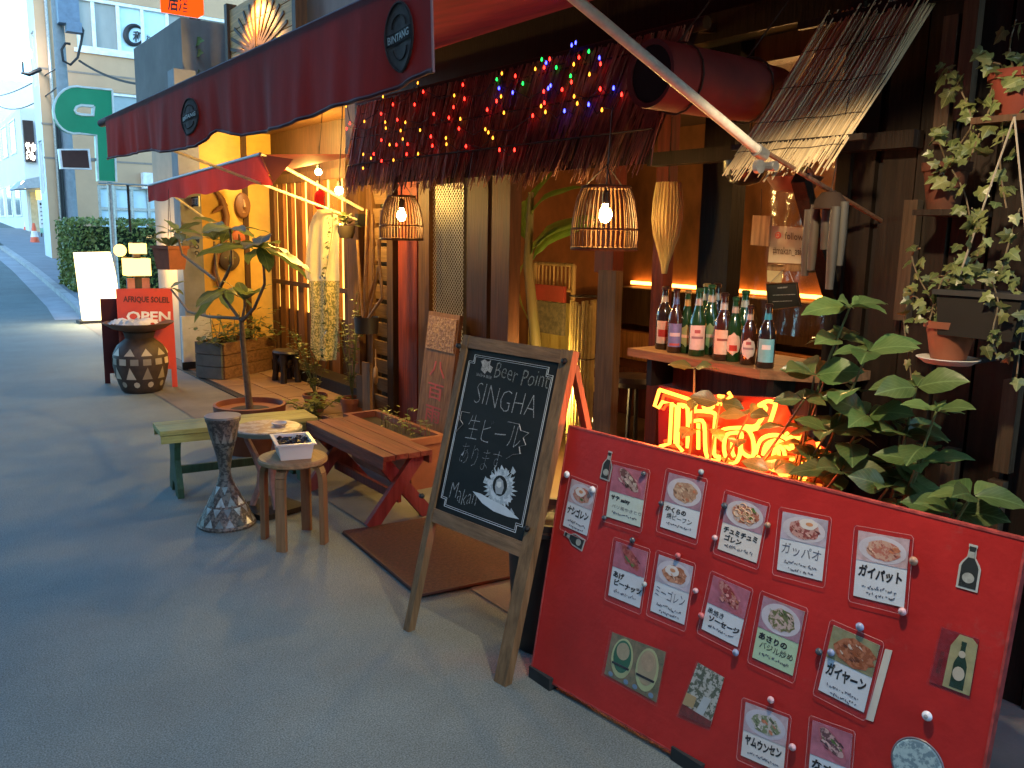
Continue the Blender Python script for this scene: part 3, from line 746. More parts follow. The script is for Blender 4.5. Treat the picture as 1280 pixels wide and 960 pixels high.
for i in range(9000):
    u = rnd_.random()
    bmp = rnd_.uniform(-.08, .07)
    if u < .5: hl(V((rnd_.uniform(hx0, hx1), hy0 + bmp, rnd_.uniform(0.1, hz1))), (0, -1, .2))
    elif u < .78: hl(V((rnd_.uniform(hx0, hx1), rnd_.uniform(hy0, hy1), hz1 + bmp)), (0, 0, 1))
    else: hl(V((hx0 + bmp, rnd_.uniform(hy0, hy1), rnd_.uniform(.1, hz1))), (-1, 0, .2))
o = obj('foliage', mb, mat('hedge leaf', (.11, .17, .035), .5, c2=(.26, .29, .075), scale=3, island=.5, transl=.2), hd); o['kind'] = 'stuff'
# ================================================================== awnings
def canvas(name, c, transl=.35):
    """awning cloth: dark streaks of dirt run down it"""
    return mat(name, c, .8, spec=.2, scuff=tuple(min(1, k * 1.5 + .03) for k in c), var=.28, scale=5, stretch=(1, 1, .3), transl=transl, bump=.1, bscale=30)
m_red = canvas('red awning cloth', (.135, .016, .017))
m_cream = mat('cream painted steel', (.50, .46, .38), .45, var=.25, scale=25, bump=.1)
FB = 1.3
aw = thing('large_awning', 'large dark red awning with scalloped valance over the restaurant front', 'awning', (3.2, 4, 2.85))
yL, yR, yV = 6.54, .95, AX(549, 60, FB).y
zb = 2.3
obj('front_bar', MB().tube([(FB, yL + .03, zb), (FB, yR, zb)], .026, 12), mat('awning bar cloth', (.07, .022, .025), .75, spec=.25), aw, True)
obj('roof_cloth', MB().grid(lambda u, v: V((FB + v * (3.26 - FB), yL - .05 + u * (yR - yL + .05), zb + .02 + v * .55 - .03 * math.sin(v * PI))), 16, 8), canvas('lit red roof cloth', (.26, .014, .012), .5), aw, True)  # redder copy of the awning cloth: its lit underside is put into the colour
def hem(y):
    pts = [(6.3, 2.03), (5.2, 2.02), (4.9, 1.985), (4.3, 1.975), (4.05, 2.03), (3.7, 1.98), (3.2, 1.97), (2.8, 1.995), (2.5, 2.0), (2.13, 2.035)]
    for (a, za), (b, zb_) in zip(pts, pts[1:]):
        if a >= y >= b: return za + (zb_ - za) * (a - y) / (a - b)
    return 2.03
def val(u, v):
    y = 6.3 + u * (yV - 6.3); z = zb + .01 - v * (zb - hem(y))
    x = FB - .027 + v * (.012 * math.sin(y * 3.7) + .008 * math.sin(y * 11 + 1) + .005 * math.sin(y * 23.7 + 2)) + .003 * math.sin(y * 41) * v
    return V((x, y, z))
obj('valance', MB().grid(val, 150, 12), m_red, aw, True)
obj('hem_trim', MB().tube([val(i / 150, 1.0) + V((0, 0, .004)) for i in range(151)], .007, 6), mat('hem binding', (.075, .012, .013), .7, spec=.25), aw, True)
obj('edge_trim', MB().tube([val(1, i / 8) for i in range(9)], .004, 5), mat('frayed edge', (.35, .18, .17), .7), aw)
def onval(y, z, off):
    u = (6.3 - y) / (6.3 - yV); v = (zb + .01 - z) / (zb - hem(y)); return val(u, v) + V((-off, 0, 0))
def badge(y0, zc, ry, rz, txt):
    n = 28; vs = []
    for r in (.01, .5, 1):
        vs += [onval(y0 + ry * r * math.cos(2 * PI * k / n), zc + rz * r * math.sin(2 * PI * k / n), .003) for k in range(n)]
    b = obj('badge', MB().add(vs, [(i * n + k, i * n + (k + 1) % n, (i + 1) * n + (k + 1) % n, (i + 1) * n + k) for i in range(2) for k in range(n)]), mat('badge grey', (.11, .085, .078), .9, var=.3, scale=20, spec=.1), aw)
    obj('badge_rim', MB().tube([vs[2 * n + k % n] + V((-.002, 0, 0)) for k in range(n + 1)], .004, 5), mat('badge dark', (.04, .028, .026), .9, spec=.1), b)
    for sg in (-1, 1): obj('badge_ring', MB().tube([onval(y0 + ry * .55 * math.cos(a * PI / 12), zc + sg * rz * (.3 + .35 * math.sin(a * PI / 12)), .005) for a in range(13)], .002, 4), MATS['badge dark'], b)
    zl, zt = zc - rz * .16, zc + rz * .2
    obj('badge_band', MB().grid(lambda u, v: onval(y0 + ry * (.95 - 1.9 * u), zl + (zt - zl) * v + rz * .1 * (u - .5), .006), 12, 2), MATS['badge dark'], b)
    vv, ff, _ = text_shape(txt, .02)
    obj('lettering', MB().add([onval(y0 + ry * (.8 - 1.6 * p.x), zl + (zt - zl) * (.18 + .64 * p.y) + rz * .1 * (p.x - .5), .0085) for p in vv], ff), mat('badge lettering', (.3, .26, .24), .6), b)
c = AX(508, 48, FB); badge(c.y, c.z, .085, .095, 'BINTANG')
c = AX(246, 147, FB); badge(c.y, c.z, .14, .085, 'BINTANG')
# folding arms
wl = AX(447, 275, XW); wr = AX(1125, 290, XW)
obj('left_arm', MB().tube([(FB, wl.y, zb - .01), (XW, wl.y, wl.z)], .011, 10), m_cream, aw, True)
fr = V((FB, wr.y, zb)); wr2 = V((XW, wr.y, wr.z)); mid = AY(952, 192, wr.y)
obj('right_arm', MB().tube([fr, mid], .0155, 12), m_cream, aw, True)
m_rust = mat('rusty rod', (.20, .11, .065), .6, .4, var=.5, scale=40)
obj('right_arm_rod', MB().tube([mid - (mid - fr).normalized() * .1, wr2], .0085, 8), m_rust, aw, True)
dn = (wr2 - fr).normalized()
obj('arm_collar', MB().tube([mid - dn * .03, mid + dn * .015], .021, 12), m_steel, aw, True)
lk = MB(); lk.tube([mid + V((-.05, -.03, -.045)), mid + V((.02, -.03, -.04))], .013, 8); lk.lathe([(.022, -.008), (.022, .008)], mid + V((-.055, -.035, -.046)), 12, Matrix.Rotation(PI / 2, 3, 'X')); lk.lathe([(.016, -.01), (.016, .01)], mid + V((.02, -.035, -.04)), 12, Matrix.Rotation(PI / 2, 3, 'X'))
obj('pivot_link', lk, m_steel, aw, True)
br = MB(); br.bb(wr2 + V((-.01, -.04, -.05)), wr2 + V((.05, .04, .05))); br.bb(V((XW - .01, wl.y - .03, wl.z - .05)), V((XW + .08, wl.y + .03, wl.z + .05)))
obj('wall_bracket', br, m_dkmetal, aw)
# small awning over the doorway alcove
sa = thing('small_awning', 'small red awning with short valance over the doorway alcove', 'awning', (3.2, 8, 2.3))
a, b = AX(186, 232, 2.4), AX(326, 193, 2.4)
obj('front_bar', MB().tube([a, b], .016, 10), mat('grey awning tube', (.22, .18, .19), .45), sa, True)
bl_, brt = AX(187, 253, 2.4), AX(342, 229, 2.4)
m_red2 = canvas('bright red awning cloth', (.19, .018, .018), .4)
def v2(u, v):
    t = a.lerp(b, u); q = bl_.lerp(brt, u) ; p = t.lerp(q, v); p.x += -.012 + .012 * v * math.sin(u * 40) ; p.z += .012 * math.sin(u * 30) * v; return p
obj('valance', MB().grid(v2, 50, 6), m_red2, sa, True)
obj('roof_cloth', MB().grid(lambda u, v: a.lerp(b, u) + V((v * .84, 0, v * .06)), 6, 4), m_red2, sa, True)
obj('side_flap', MB().add([b, brt, b + V((.25, -.02, -.02))], [(0, 1, 2)]), mat('dark flap', (.08, .015, .015), .7), sa)
w2 = AX(447, 262, XW)
obj('right_arm', MB().tube([b, V((XW + .05, w2.y, w2.z))], .014, 10), m_cream, sa, True)
obj('left_arm', MB().tube([a + V((0, -.35, 0)), V((3.0, a.y - .35, a.z - .42))], .012, 8), m_cream, sa, True)
e_ = AX(124, 229, 2.4)
obj('bar_extension', MB().tube([a, e_], .012, 8), m_dkmetal, sa)
h = a.lerp(e_, .38)
obj('drop_rod', MB().tube([h, h - V((0, 0, .55))], .014, 8), m_dkmetal, sa)
mb = MB(); c = AX(372, 243, 2.9); 
# ================================================================== thatch eave and its string of lights
TT, TB = (2.97, 2.52), (2.70, 1.87)     # (X, z) top and bottom of the slope
th = thing('thatch_eave', 'ragged brown reed thatch eave above the open restaurant front', 'thatch', (3.0, 4.3, 2.5))
yA, yB = AX(432, 232, TB[0]).y, AX(800, 226, TB[0]).y
yA2, yB2 = AX(452, 136, TT[0]).y, AX(868, 120, TT[0]).y
rr = random.Random(11)
def slope(y0, y1, t, h=0):
    return V((TT[0] + (TB[0] - TT[0]) * t - h * .92, y0 + (y1 - y0) * t, TT[1] + (TB[1] - TT[1]) * t + h * .38 * -.0))
mb = MB().grid(lambda u, v: slope(yA2 + u * (yB2 - yA2), yA + u * (yB - yA), v * .93, -.02), 10, 4)
obj('backing_mat', mb, mat('thatch mat', (.045, .025, .018), .9), th)
mb = MB()
for i in range(1700):
    u = rr.random(); y0, y1 = yA2 + u * (yB2 - yA2), yA + u * (yB - yA)
    t0 = rr.choice((0, 0, .25, .45)) + rr.uniform(-.03, .05); t1 = min(1.0, t0 + .62) + rr.uniform(-.05, .035) + .03 * math.sin(u * 37) + .015 * math.sin(u * 90)
    hgt = rr.uniform(.0, .025) + (.02 if t0 < .2 else 0)
    w_ = rr.uniform(.002, .0048); sk = rr.gauss(0, .035)
    a = slope(y0, y1, max(0, t0), hgt); b = slope(y0 + sk, y1 + sk, t1, hgt * .6 + rr.uniform(0, .012))
    mid_ = (a + b) / 2 + V((-.004, 0, -.004))
    mb.tube([a, mid_, b], [w_, w_, w_ * .6], 4, False)
o = obj('reeds', mb, mat('thatch reed', (.17, .075, .05), .7, c2=(.36, .18, .12), scale=3, island=.55), th); o['kind'] = 'stuff'
mb = MB()
for t in (.12, .4, .7): mb.tube([slope(yA2 + u / 20 * (yB2 - yA2), yA + u / 20 * (yB - yA), t, .035) for u in range(21)], .005, 5)
obj('binding_cord', mb, mat('dark cord', (.03, .02, .015), .9), th)
obj('ridge_pole', MB().tube([(TT[0], yA2 + .05, TT[1]), (TT[0], yB2 - .05, TT[1])], .03, 10), m_dkwood, th, True)
for y in (yA2 - .1, (yA2 + yB2) / 2, yB2 + .1): obj('bracket', MB().bar((TT[0], y, TT[1]), (3.3, y, TT[1] + .05), .04, .04), m_dkwood, th)
# coloured bulbs, placed where they hang over the thatch
BUL = {'y': [(325, 203), (195, 250), (60, 284), (458, 249), (205, 343), (211, 367), (278, 344), (260, 373), (338, 376), (482, 335), (427, 402), (432, 426), (570, 371), (585, 385), (605, 407), (644, 316), (632, 256), (125, 459), (154, 474), (124, 509), (225, 427), (238, 482), (330, 461), (270, 405), (753, 155), (898, 143), (957, 181), (912, 285), (900, 259), (1002, 309), (795, 314), (775, 290), (130, 341), (632, 171)],
       'r': [(342, 233), (487, 209), (495, 261), (455, 291), (386, 317), (317, 283), (234, 280), (194, 315), (80, 349), (68, 368), (250, 335), (438, 329), (475, 369), (372, 396), (378, 430), (290, 425), (251, 428), (195, 410), (165, 459), (195, 485), (288, 462), (500, 432), (627, 449), (684, 451), (582, 304), (616, 273), (682, 181), (785, 150), (810, 123), (886, 204), (856, 234), (790, 241), (788, 279), (746, 325), (918, 119), (995, 142), (990, 229), (1068, 250)],
       'g': [(612, 191), (713, 211), (781, 124), (829, 150), (953, 97), (888, 186)],
       'b': [(624, 226), (672, 240), (795, 135), (885, 70), (899, 60), (815, 220), (804, 228), (951, 287), (866, 312), (1041, 228), (992, 121)]}
BC = {'y': (1, .28, .02), 'r': (1, .014, .008), 'g': (.01, .8, .07), 'b': (.025, .03, 1)}
pl = Plane((TB[0], 4, TB[1]), (0, -1, 0), (TT[0] - TB[0], 0, TT[1] - TB[1]))
ls = thing('string_lights', 'string of small red amber green and blue bulbs over thatch', 'string lights', (2.85, 4.3, 1.95))
def bulb_mesh(k):
    me = MB().lathe([(1e-5, -.010), (.004, -.007), (.0052, -.001), (.004, .005), (1e-5, .012)], (0, 0, 0), 8).mesh('bulb')
    me.materials.append(glow('bulb ' + k, BC[k], {'r': 2.4, 'y': .9, 'g': .9, 'b': 3.0}[k])); return me
allp = []
for k, lst in BUL.items():
    me = bulb_mesh(k)
    for (x, y) in lst:
        u, v = pl.px(420 + x / 2.909, 40 + y / 2.909); p = pl.P(u, v, .055 + R(0, .015)); allp.append(p)
        put('bulb', me, None, ls, wm(ls).inverted() @ Matrix.Translation(p))
mb = MB(); allp.sort(key=lambda p: -p.y)
rows = [[p for p in allp if z0 <= p.z < z1] for z0, z1 in ((0, 2.0), (2.0, 2.12), (2.12, 2.24), (2.24, 2.36), (2.36, 3))]
for rw in rows:
    for a, b in zip(rw, rw[1:]):
        if (a - b).length < .9: mb.tube([a + V((.008, 0, .012)), (a + b) / 2 + V((.012, 0, -.03)), b + V((.008, 0, .012))], .003, 4, False)
obj('wire', mb, MATS['black cable'], ls)
# ================================================================== wicker lanterns
m_rib = wood('dark rattan', (.09, .045, .02), rnd=.1)
def lantern(label, c, r0, r1, h, watts):
    """c: centre of the lower hoop"""
    t = thing('wicker_lantern', label, 'lantern', c, 'wicker lanterns under the thatch')
    rib = MB()
    n = 40
    prof = [(r0, 0), (r0 * 1.03, h * .25), (r0 * .98, h * .5), (r0 + (r1 - r0) * .45, h * .8), (r1, h)]
    me = MB().tube([(q[0], 0, q[1]) for q in prof], .0035, 5).mesh('rib'); me.materials.append(m_rib)
    for k in range(n): put('rib', me, None, t, Matrix.Rotation(2 * PI * k / n, 4, 'Z'))
    for (r, z, rr_) in [(r0, 0, .009), (r0 * 1.02, h * .32, .005), (r1, h, .008)]:
        obj('hoop', MB().tube([c + V((r * math.cos(a * PI / 16), r * math.sin(a * PI / 16), z)) for a in range(33)], rr_, 6), m_rib, t, True)
    mb = MB(); mb.lathe([(1e-5, 0), (.018, .006), (.03, .03), (.028, .05), (.014, .075), (.013, .085)], c + V((0, 0, h * .42)), 14)
    obj('bulb', mb, glow('warm bulb', (1, .62, .2), 30), t, True)
    obj('socket', MB().lathe([(.017, 0), (.017, .05), (.006, .06)], c + V((0, 0, h * .42 + .085)), 12), m_dkmetal, t, True)
    obj('cord', MB().tube([c + V((0, 0, h * .42 + .14)), c + V((0.02, 0, h + .35))], .004, 5), MATS['black cable'], t)
    mb = MB()
    for k in range(3): mb.tube([c + V((0, 0, h + .1)), c + V((r1 * math.cos(k * 2.09), r1 * math.sin(k * 2.09), h))], .003, 4)
    obj('hanger', mb, m_dkmetal, t)
    lamp('lantern_light', c + V((0, 0, h * .42 - .012)), watts, (1, .58, .16), t, .03)
    return t
c = AX(502, 299, 2.72); lantern('smaller lit wicker lantern hanging by the red posts and slatted column', c, .135, .085, .27, 2)
c = AX(755, 311, 2.62); lantern('larger lit wicker lantern hanging in front of the dining room', c, .145, .105, .27, 2)
# ================================================================== bamboo blind, red roll and what hangs on the right
yb0, yb1 = AX(1038, 208, 2.5).y, AX(905, 214, 2.5).y
tz_ = AY(1166, -6, yb0)
bd = thing('bamboo_blind', 'slanting bamboo reed blind with corded bands under the awning', 'blind', (2.75, (yb0 + yb1) / 2, 1.8))
mb = MB(); rr = random.Random(5)
n = 135
for i in range(n):
    y = yb0 + (yb1 - yb0) * i / (n - 1) + rr.uniform(-.0015, .0015)
    e = rr.uniform(-.08, .16) if rr.random() < .5 else rr.uniform(-.02, .05)
    a = V((2.5 + .5 * e, y, 1.835 + .6 * e)); b = V((tz_.x + rr.uniform(0, .05), y + rr.uniform(-.012, .012), tz_.z + rr.uniform(0, .03)))
    mb.tube([a, a.lerp(b, .5) + V((0, 0, -.012)), b], [rr.uniform(.0018, .003)] * 3, 5)
o = obj('reeds', mb, mat('pale bamboo reed', (.50, .38, .21), .5, var=.3, island=.35), bd); o['kind'] = 'stuff'
for t in (.12, .3, .52, .76):
    p = [V((2.5 + (tz_.x - 2.5) * (t + .004 * math.sin(k * 1.1)), yb0 + (yb1 - yb0) * k / 14, 1.835 + (tz_.z - 1.835) * (t + .004 * math.sin(k * 1.1)) + .003)) for k in range(15)]
    obj('cord', MB().tube(p, .0014, 5), MATS['dark cord'], bd, True)
obj('support_rail', MB().bar((tz_.x, yb0 - .1, tz_.z - .01), (tz_.x, yb1 + .1, tz_.z - .01), .03, .03), m_dkwood, bd)
obj('outer_rail', MB().bar((2.6, yb0 - .05, 1.935), (2.6, yb1 + .05, 1.935), .02, .02), m_dkwood, bd)
obj('brace', MB().bar(AX(1000, 222, 2.66), AX(1040, 372, 3.06), .05, .05), m_dkwood, bd)
# big red rolled mat
c0_ = AX(812, 92, 2.28); c1_ = c0_ + V((.72, 0, 0))
rl = thing('red_roll', 'large rolled-up red ribbed mat with dark open end beside the blind', 'roll', c0_)
q = (c1_ - c0_).to_track_quat('Z', 'Y').to_matrix(); Ln = (c1_ - c0_).length
prof = []
for k in range(61):
    t = k / 60; prof.append((.118 * (1 - .12 * max(0, (t - .6)) * 2) + (.0022 if k % 2 else 0), Ln * t))
mb = MB(); mb.lathe([(.1, .4), (.1, .004)] + prof + [(.07, Ln + .01)], c0_, 30, q); obj('rolled_sheet', mb, mat('red ribbed mat', (.12, .017, .015), .7, var=.3), rl, True)
mb = MB(); mb.lathe([(1e-5, .1), (.099, .1), (.099, .012)], c0_, 24, q); obj('hollow_shade', mb, mat('painted hollow shade', (.01, .006, .006), .9), rl)  # near-black lining paints the shade inside the open end
for t in (.2, .75):
    p = c0_.lerp(c1_, t); obj('sling', MB().tube([p + q @ V((.128 * math.cos(a * PI / 8), .128 * math.sin(a * PI / 8), 0)) for a in range(17)] + [p + V((0, 0, .13)), p + V((.25, 0, .4))], .004, 5), MATS['dark cord'], rl)
# ================================================================== red menu board leaning at the road
o0 = AZ(665, 838, .03); b2 = AZ(870, 955, .03); tl = AY(715, 542, o0.y)
BP = Plane(o0, b2 - o0, tl - o0)       # normal: u x v
if BP.n.x > 0: BP.n = -BP.n
BW, BH = 1.478, .905
mbd = thing('menu_board', 'large red menu board leaning beside the road covered in menu cards', 'menu board', o0)
m_board = mat('red painted board', (.42, .019, .016), .42, var=.22, scale=4, bump=.12, bscale=45, coat=.2, scuff=(.30, .09, .08))
def slab(pl_, u0, v0, u1, v1, h0, h1):
    return MB().prism([pl_.P(u0, v0, h0), pl_.P(u1, v0, h0), pl_.P(u1, v1, h0), pl_.P(u0, v1, h0)], pl_.n, h1 - h0)
obj('panel', slab(BP, 0, 0, BW, BH, -.028, 0), m_board, mbd)
m_edge = mat('worn red edge', (.34, .05, .045), .5, var=.5, scale=30)
for (a, b, c, d) in [(-.006, BH, BW + .006, BH + .006), (-.006, -.006, BW + .006, 0)]: obj('edge_strip', slab(BP, a, b, c, d, -.03, .002), m_edge, mbd)
for (a, b, c, d) in [(-.006, 0, 0, BH), (BW, 0, BW + .006, BH)]: obj('edge_strip', slab(BP, a, b, c, d, -.03, .002), m_edge, mbd)
m_rubber = mat('black rubber', (.02, .02, .02), .8)
for u in (.05, .7, 1.3):
    p = BP.P(u, 0, -.02); obj('foot', MB().bb((p.x - .03, p.y - .06, 0), (p.x + .04, p.y + .06, .045)), m_rubber, mbd)
for u in (.15, 1.3):
    a = BP.P(u, .78, -.035); obj('rear_strut', MB().bar(a, (a.x + .28, a.y, 0.012), .03, .03), m_brown, mbd)
# ---- cards: paper corners in the photo on the board's plane
black = mat('marker black', (.012, .012, .016), .6)
m_ink = mat('pale ink', (.10, .12, .18), .7)
m_lam = film('laminate', (.985, .98, .985), .05, .1)
def foodmat(i, c, c2): return mat('food print %d' % i, c, .35, c2=c2, scale=70, sharp=True)
CARDS = [
 ('fried rice with egg', (718, 599), (746, 611), (734, 669), (702, 656), .47, ['ナシゴレン'], 'A', (.5, .2, .14), (.55, .33, .25)),
 ('skewers in peanut sauce', (768, 581), (813, 592), (798, 658), (758, 645), .5, ['サテ satay', 'バリ風やきとり'], 'B', (.16, .07, .06), (.5, .36, .32)),
 ('pale noodles on a white plate', (836, 591), (884, 603), (868, 673), (827, 658), .52, ['かくらの', '焼ビーフン'], 'C', (.45, .26, .16), (.6, .42, .28)),
 ('squid rings', (910, 617), (959, 634), (947, 703), (898, 687), .5, ['チュミチュミ', 'ゴレン'], 'C', (.5, .16, .09), (.65, .5, .42)),
 ('meat with a fried egg', (983, 641), (1039, 651), (1025, 726), (968, 710), .45, ['ガッパオ'], 'D', (.3, .07, .06), (.6, .34, .3)),
 ('stir-fried chicken', (1078, 665), (1140, 674), (1128, 760), (1063, 742), .44, ['ガイパット'], 'A', (.5, .17, .12), (.6, .38, .28)),
 ('bowl of peanuts', (774, 678), (815, 692), (796, 758), (758, 742), .46, ['あげ', 'ピーナッツ'], 'B', (.33, .06, .05), (.45, .12, .10)),
 ('fried noodles under an egg', (826, 694), (870, 709), (853, 780), (812, 762), .46, ['ミーゴレン'], 'D', (.4, .15, .07), (.6, .3, .18)),
 ('sausages in a split bowl', (892, 718), (938, 740), (923, 808), (878, 787), .5, ['串焼き', 'ソーセージ'], 'B', (.3, .04, .04), (.55, .25, .22)),
 ('clams with basil', (956, 745), (1008, 765), (990, 844), (940, 821), .5, ['あさりの', 'バジル炒め'], 'C', (.16, .17, .06), (.6, .45, .4)),
 ('grilled chicken', (1045, 783), (1103, 807), (1078, 890), (1021, 860), .48, ['ガイヤーン'], 'E', (.3, .09, .03), (.45, .17, .08)),
 ('glass noodle salad', (935, 874), (987, 902), (978, 962), (925, 947), .52, ['ヤムウンセン'], 'A', (.2, .25, .12), (.6, .55, .5)),
 ('aubergine dish', (1024, 903), (1072, 921), (1054, 993), (1003, 972), .55, ['なすの'], 'B', (.14, .06, .07), (.6, .38, .36)),
]
def shape2(pts, pl_, f, h): return [pl_.P(*f(x, y), h) for x, y in pts]
rr = random.Random(21)
for ci, (what, a, b, c, d, cut, lines, style, fc, fc2) in enumerate(CARDS):
    q = [BP.px(*p) for p in (a, b, c, d)]      # TL TR BR BL in board coordinates
    cu = sum(p[0] for p in q) / 4; cv = sum(p[1] for p in q) / 4
    wd = ((V(q[1]) - V(q[0])).length + (V(q[2]) - V(q[3])).length) / 2; ht = ((V(q[3]) - V(q[0])).length + (V(q[2]) - V(q[1])).length) / 2
    ex = (V(q[1]) - V(q[0]) + V(q[2]) - V(q[3])).normalized(); ey = V((-ex.y, ex.x))
    if ey.y < 0: ey = -ey
    f = lambda x, y: (cu + ex.x * x * wd + ey.x * y * ht, cv + ex.y * x * wd + ey.y * y * ht)
    t = thing('menu_card', 'laminated menu card with photo of %s on the red board' % what, 'menu card', BP.P(cu, cv, .002), 'menu cards on the red board')
    def sheet(x0, y0, x1, y1, h, hh=.0006): return MB().prism(shape2([(x0, y0), (x1, y0), (x1, y1), (x0, y1)], BP, f, h), BP.n, hh)
    pc = {1: (.62, .74, .66), 9: (.50, .70, .46)}.get(ci, (.70, .77, .82) if ci not in (3, 11) else (.80, .78, .74))
    obj('paper', sheet(-.5, -.5, .5, .5, .002), mat('card paper %d' % (1 if ci in (1,) else 9 if ci == 9 else 3 if ci in (3, 11) else 0), pc, .45, var=.05), t)
    yc = .5 - cut
    bgc = {'A': (.55, .42, .45), 'B': (.48, .16, .22), 'C': (.42, .25, .32), 'D': (.50, .46, .55), 'E': (.30, .30, .16)}[style]
    ph = obj('photo', sheet(-.5, yc, .5, .5, .0030), mat('photo ground ' + style, bgc, .35, var=.3, scale=25), t)
    my = (yc + .5) / 2; ry = cut / 2
    def blob(cx, cy, rx, ry_, h, jit, n=22, rot=0):
        pts = []
        for k in range(n):
            an = 2 * PI * k / n; j = 1 + jit * rr.uniform(-1, 1); x, y = rx * j * math.cos(an), ry_ * j * math.sin(an)
            pts.append((cx + x * math.cos(rot) - y * math.sin(rot), cy + x * math.sin(rot) + y * math.cos(rot)))
        return MB().prism(shape2(pts, BP, f, h), BP.n, .0004)
    plate = mat('plate print', (.62, .60, .66), .3, var=.1, scale=20)
    pnk = mat('pink bowl print', (.45, .13, .17), .35, var=.2, scale=20)
    fm_ = foodmat(ci, fc, fc2)
    if style in 'ACD':
        obj('plate_print', blob(0, my - .01, .47, ry * .92, .0036, 0, 30), plate, ph)
        obj('food_print', blob(.02, my - .01, .34, ry * .68, .0042, .1), fm_, ph)
    elif style == 'B':
        obj('bowl_print', blob(.03, my, .42, ry * .62, .0036, .02, 24, -.5), pnk, ph); obj('food_print', blob(.02, my + .03, .34, ry * .45, .0042, .06, 22, -.5), fm_, ph)
    else:
        obj('food_print', blob(.04, my - .02, .44, ry * .85, .0040, .12), fm_, ph)
    if ci in (0, 4, 7): 
        e = obj('egg_print', blob(-.05 if ci != 4 else .1, my + (.04 if ci != 4 else .1), .2, ry * .38, .0047, .08), mat('egg white print', (.78, .74, .70), .35, var=.05), ph)
        obj('yolk_print', blob(-.03 if ci != 4 else .12, my + (.05 if ci != 4 else .1), .08, ry * .14, .0051, .05), mat('yolk print', (.65, .30, .14), .35), ph)
    if ci == 3:
        for k in range(7):
            an = k * 2.4; x, y = .2 * math.cos(an) * (k / 7 + .3), ry * .4 * math.sin(an) * (k / 7 + .4)
            obj('ring_print', MB().tube([BP.P(*f(x + .09 * math.cos(s * PI / 5), my + y + .06 * math.sin(s * PI / 5)), .0052) for s in range(11)], .0016, 4), mat('squid print', (.68, .42, .25), .4), ph)
    pcs = {0: [], 1: [], 2: []}
    for k in range(16):
        an = rr.uniform(0, 6.28); q_ = math.sqrt(rr.random()); fx, fy = (.02 + .3 * q_ * math.cos(an), my + ry * (.58 if style != 'B' else .38) * q_ * math.sin(an))
        if ci in (0, 4, 7) and abs(fx) < .2 and fy > my: continue
        pcs[k % 3].append((fx, fy))
    for kk, (dk, cc) in enumerate(((.5, fc), (1.25, fc2), (1.0, ((.12, .20, .05), (.62, .52, .42), (.55, .2, .1))[ci % 3]))):
        mb = MB()
        for (fx, fy) in pcs[kk]:
            rx_, ro = rr.uniform(.03, .085), rr.uniform(0, 3)
            pts = [(fx + rx_ * rr.uniform(.6, 1.1) * math.cos(s_ * 1.047 + ro), fy + rx_ * wd / ht * rr.uniform(.4, .8) * math.sin(s_ * 1.047)) for s_ in range(6)]
            mb.prism(shape2(pts, BP, f, .0047 + .00012 * kk), BP.n, .0003)
        if mb.v: obj('food_pieces', mb, mat('food bits %d %d' % (ci, kk), tuple(min(.9, k_ * dk) for k_ in cc), .4, var=.4, scale=120), ph)['kind'] = 'stuff'
    # handwriting
    nl = len(lines); top = yc - .06; avail = .5 + top; lh = min(.19 if nl == 1 else .15, avail * .42 / nl * 1.2)
    y = top - lh
    for li, s in enumerate(lines):
        kj = any(ord(ch) > 0x4e00 and ord(ch) < 0xa000 for ch in s); asp = text_shape(s, .03)[2]; w_ = min(.86, asp * lh * ht / wd * 1.05); x = -.44 + (.03 * li if nl == 1 else .06 * li)
        thin = (ci in (4, 7)) or (ci == 1 and li == 1)
        o2, X_, Y_ = f(x, y), f(x + min(w_, .93 - x - .5 + .02 if x + w_ > .48 else w_), y - .01), f(x + .01, y + lh * (.62 if thin and li else 1))
        P0 = BP.P(*o2, .0034)
        obj('lettering', text_mb(s, P0, BP.P(*X_, .0034) - P0, BP.P(*Y_, .0034) - P0, .0 if thin else .008 if kj else .045, .05), m_ink if thin else black, t)
        y -= lh * 1.18
    k = 0; y += lh * .62 - .02
    while y > -.46 and k < 2:      # small illegible lines of handwriting: short strokes
        y_ = y; mb = MB(); x = -.34 + .1 * k
        while x < .36 - .05 * k:
            l_ = rr.uniform(.015, .05); yy = y_ + rr.uniform(-.012, .012)
            for _ in range(2):
                x2, y2 = x + rr.uniform(-.01, .04), yy + rr.uniform(-.03, .03)
                mb.bar(BP.P(*f(x, yy), .0036), BP.P(*f(x2 + .005, y2), .0036), .0021, .0006, up=tuple(BP.n))
            x += l_ + .02
        if mb.v: obj('handwriting', mb, m_ink, t)
        y -= .1; k += 1
    obj('laminate', sheet(-.58, -.6, .58, .57, .0062, .0004), m_lam, t)
    obj('laminate_edge', MB().tube([BP.P(*f(x, y), .0066) for x, y in ((-.58, -.56), (-.54, -.6), (.54, -.6), (.58, -.56), (.58, .53), (.54, .57), (-.54, .57), (-.58, .53), (-.58, -.56))], .0007, 4), mat('laminate edge', (.46, .22, .22), .25), t)
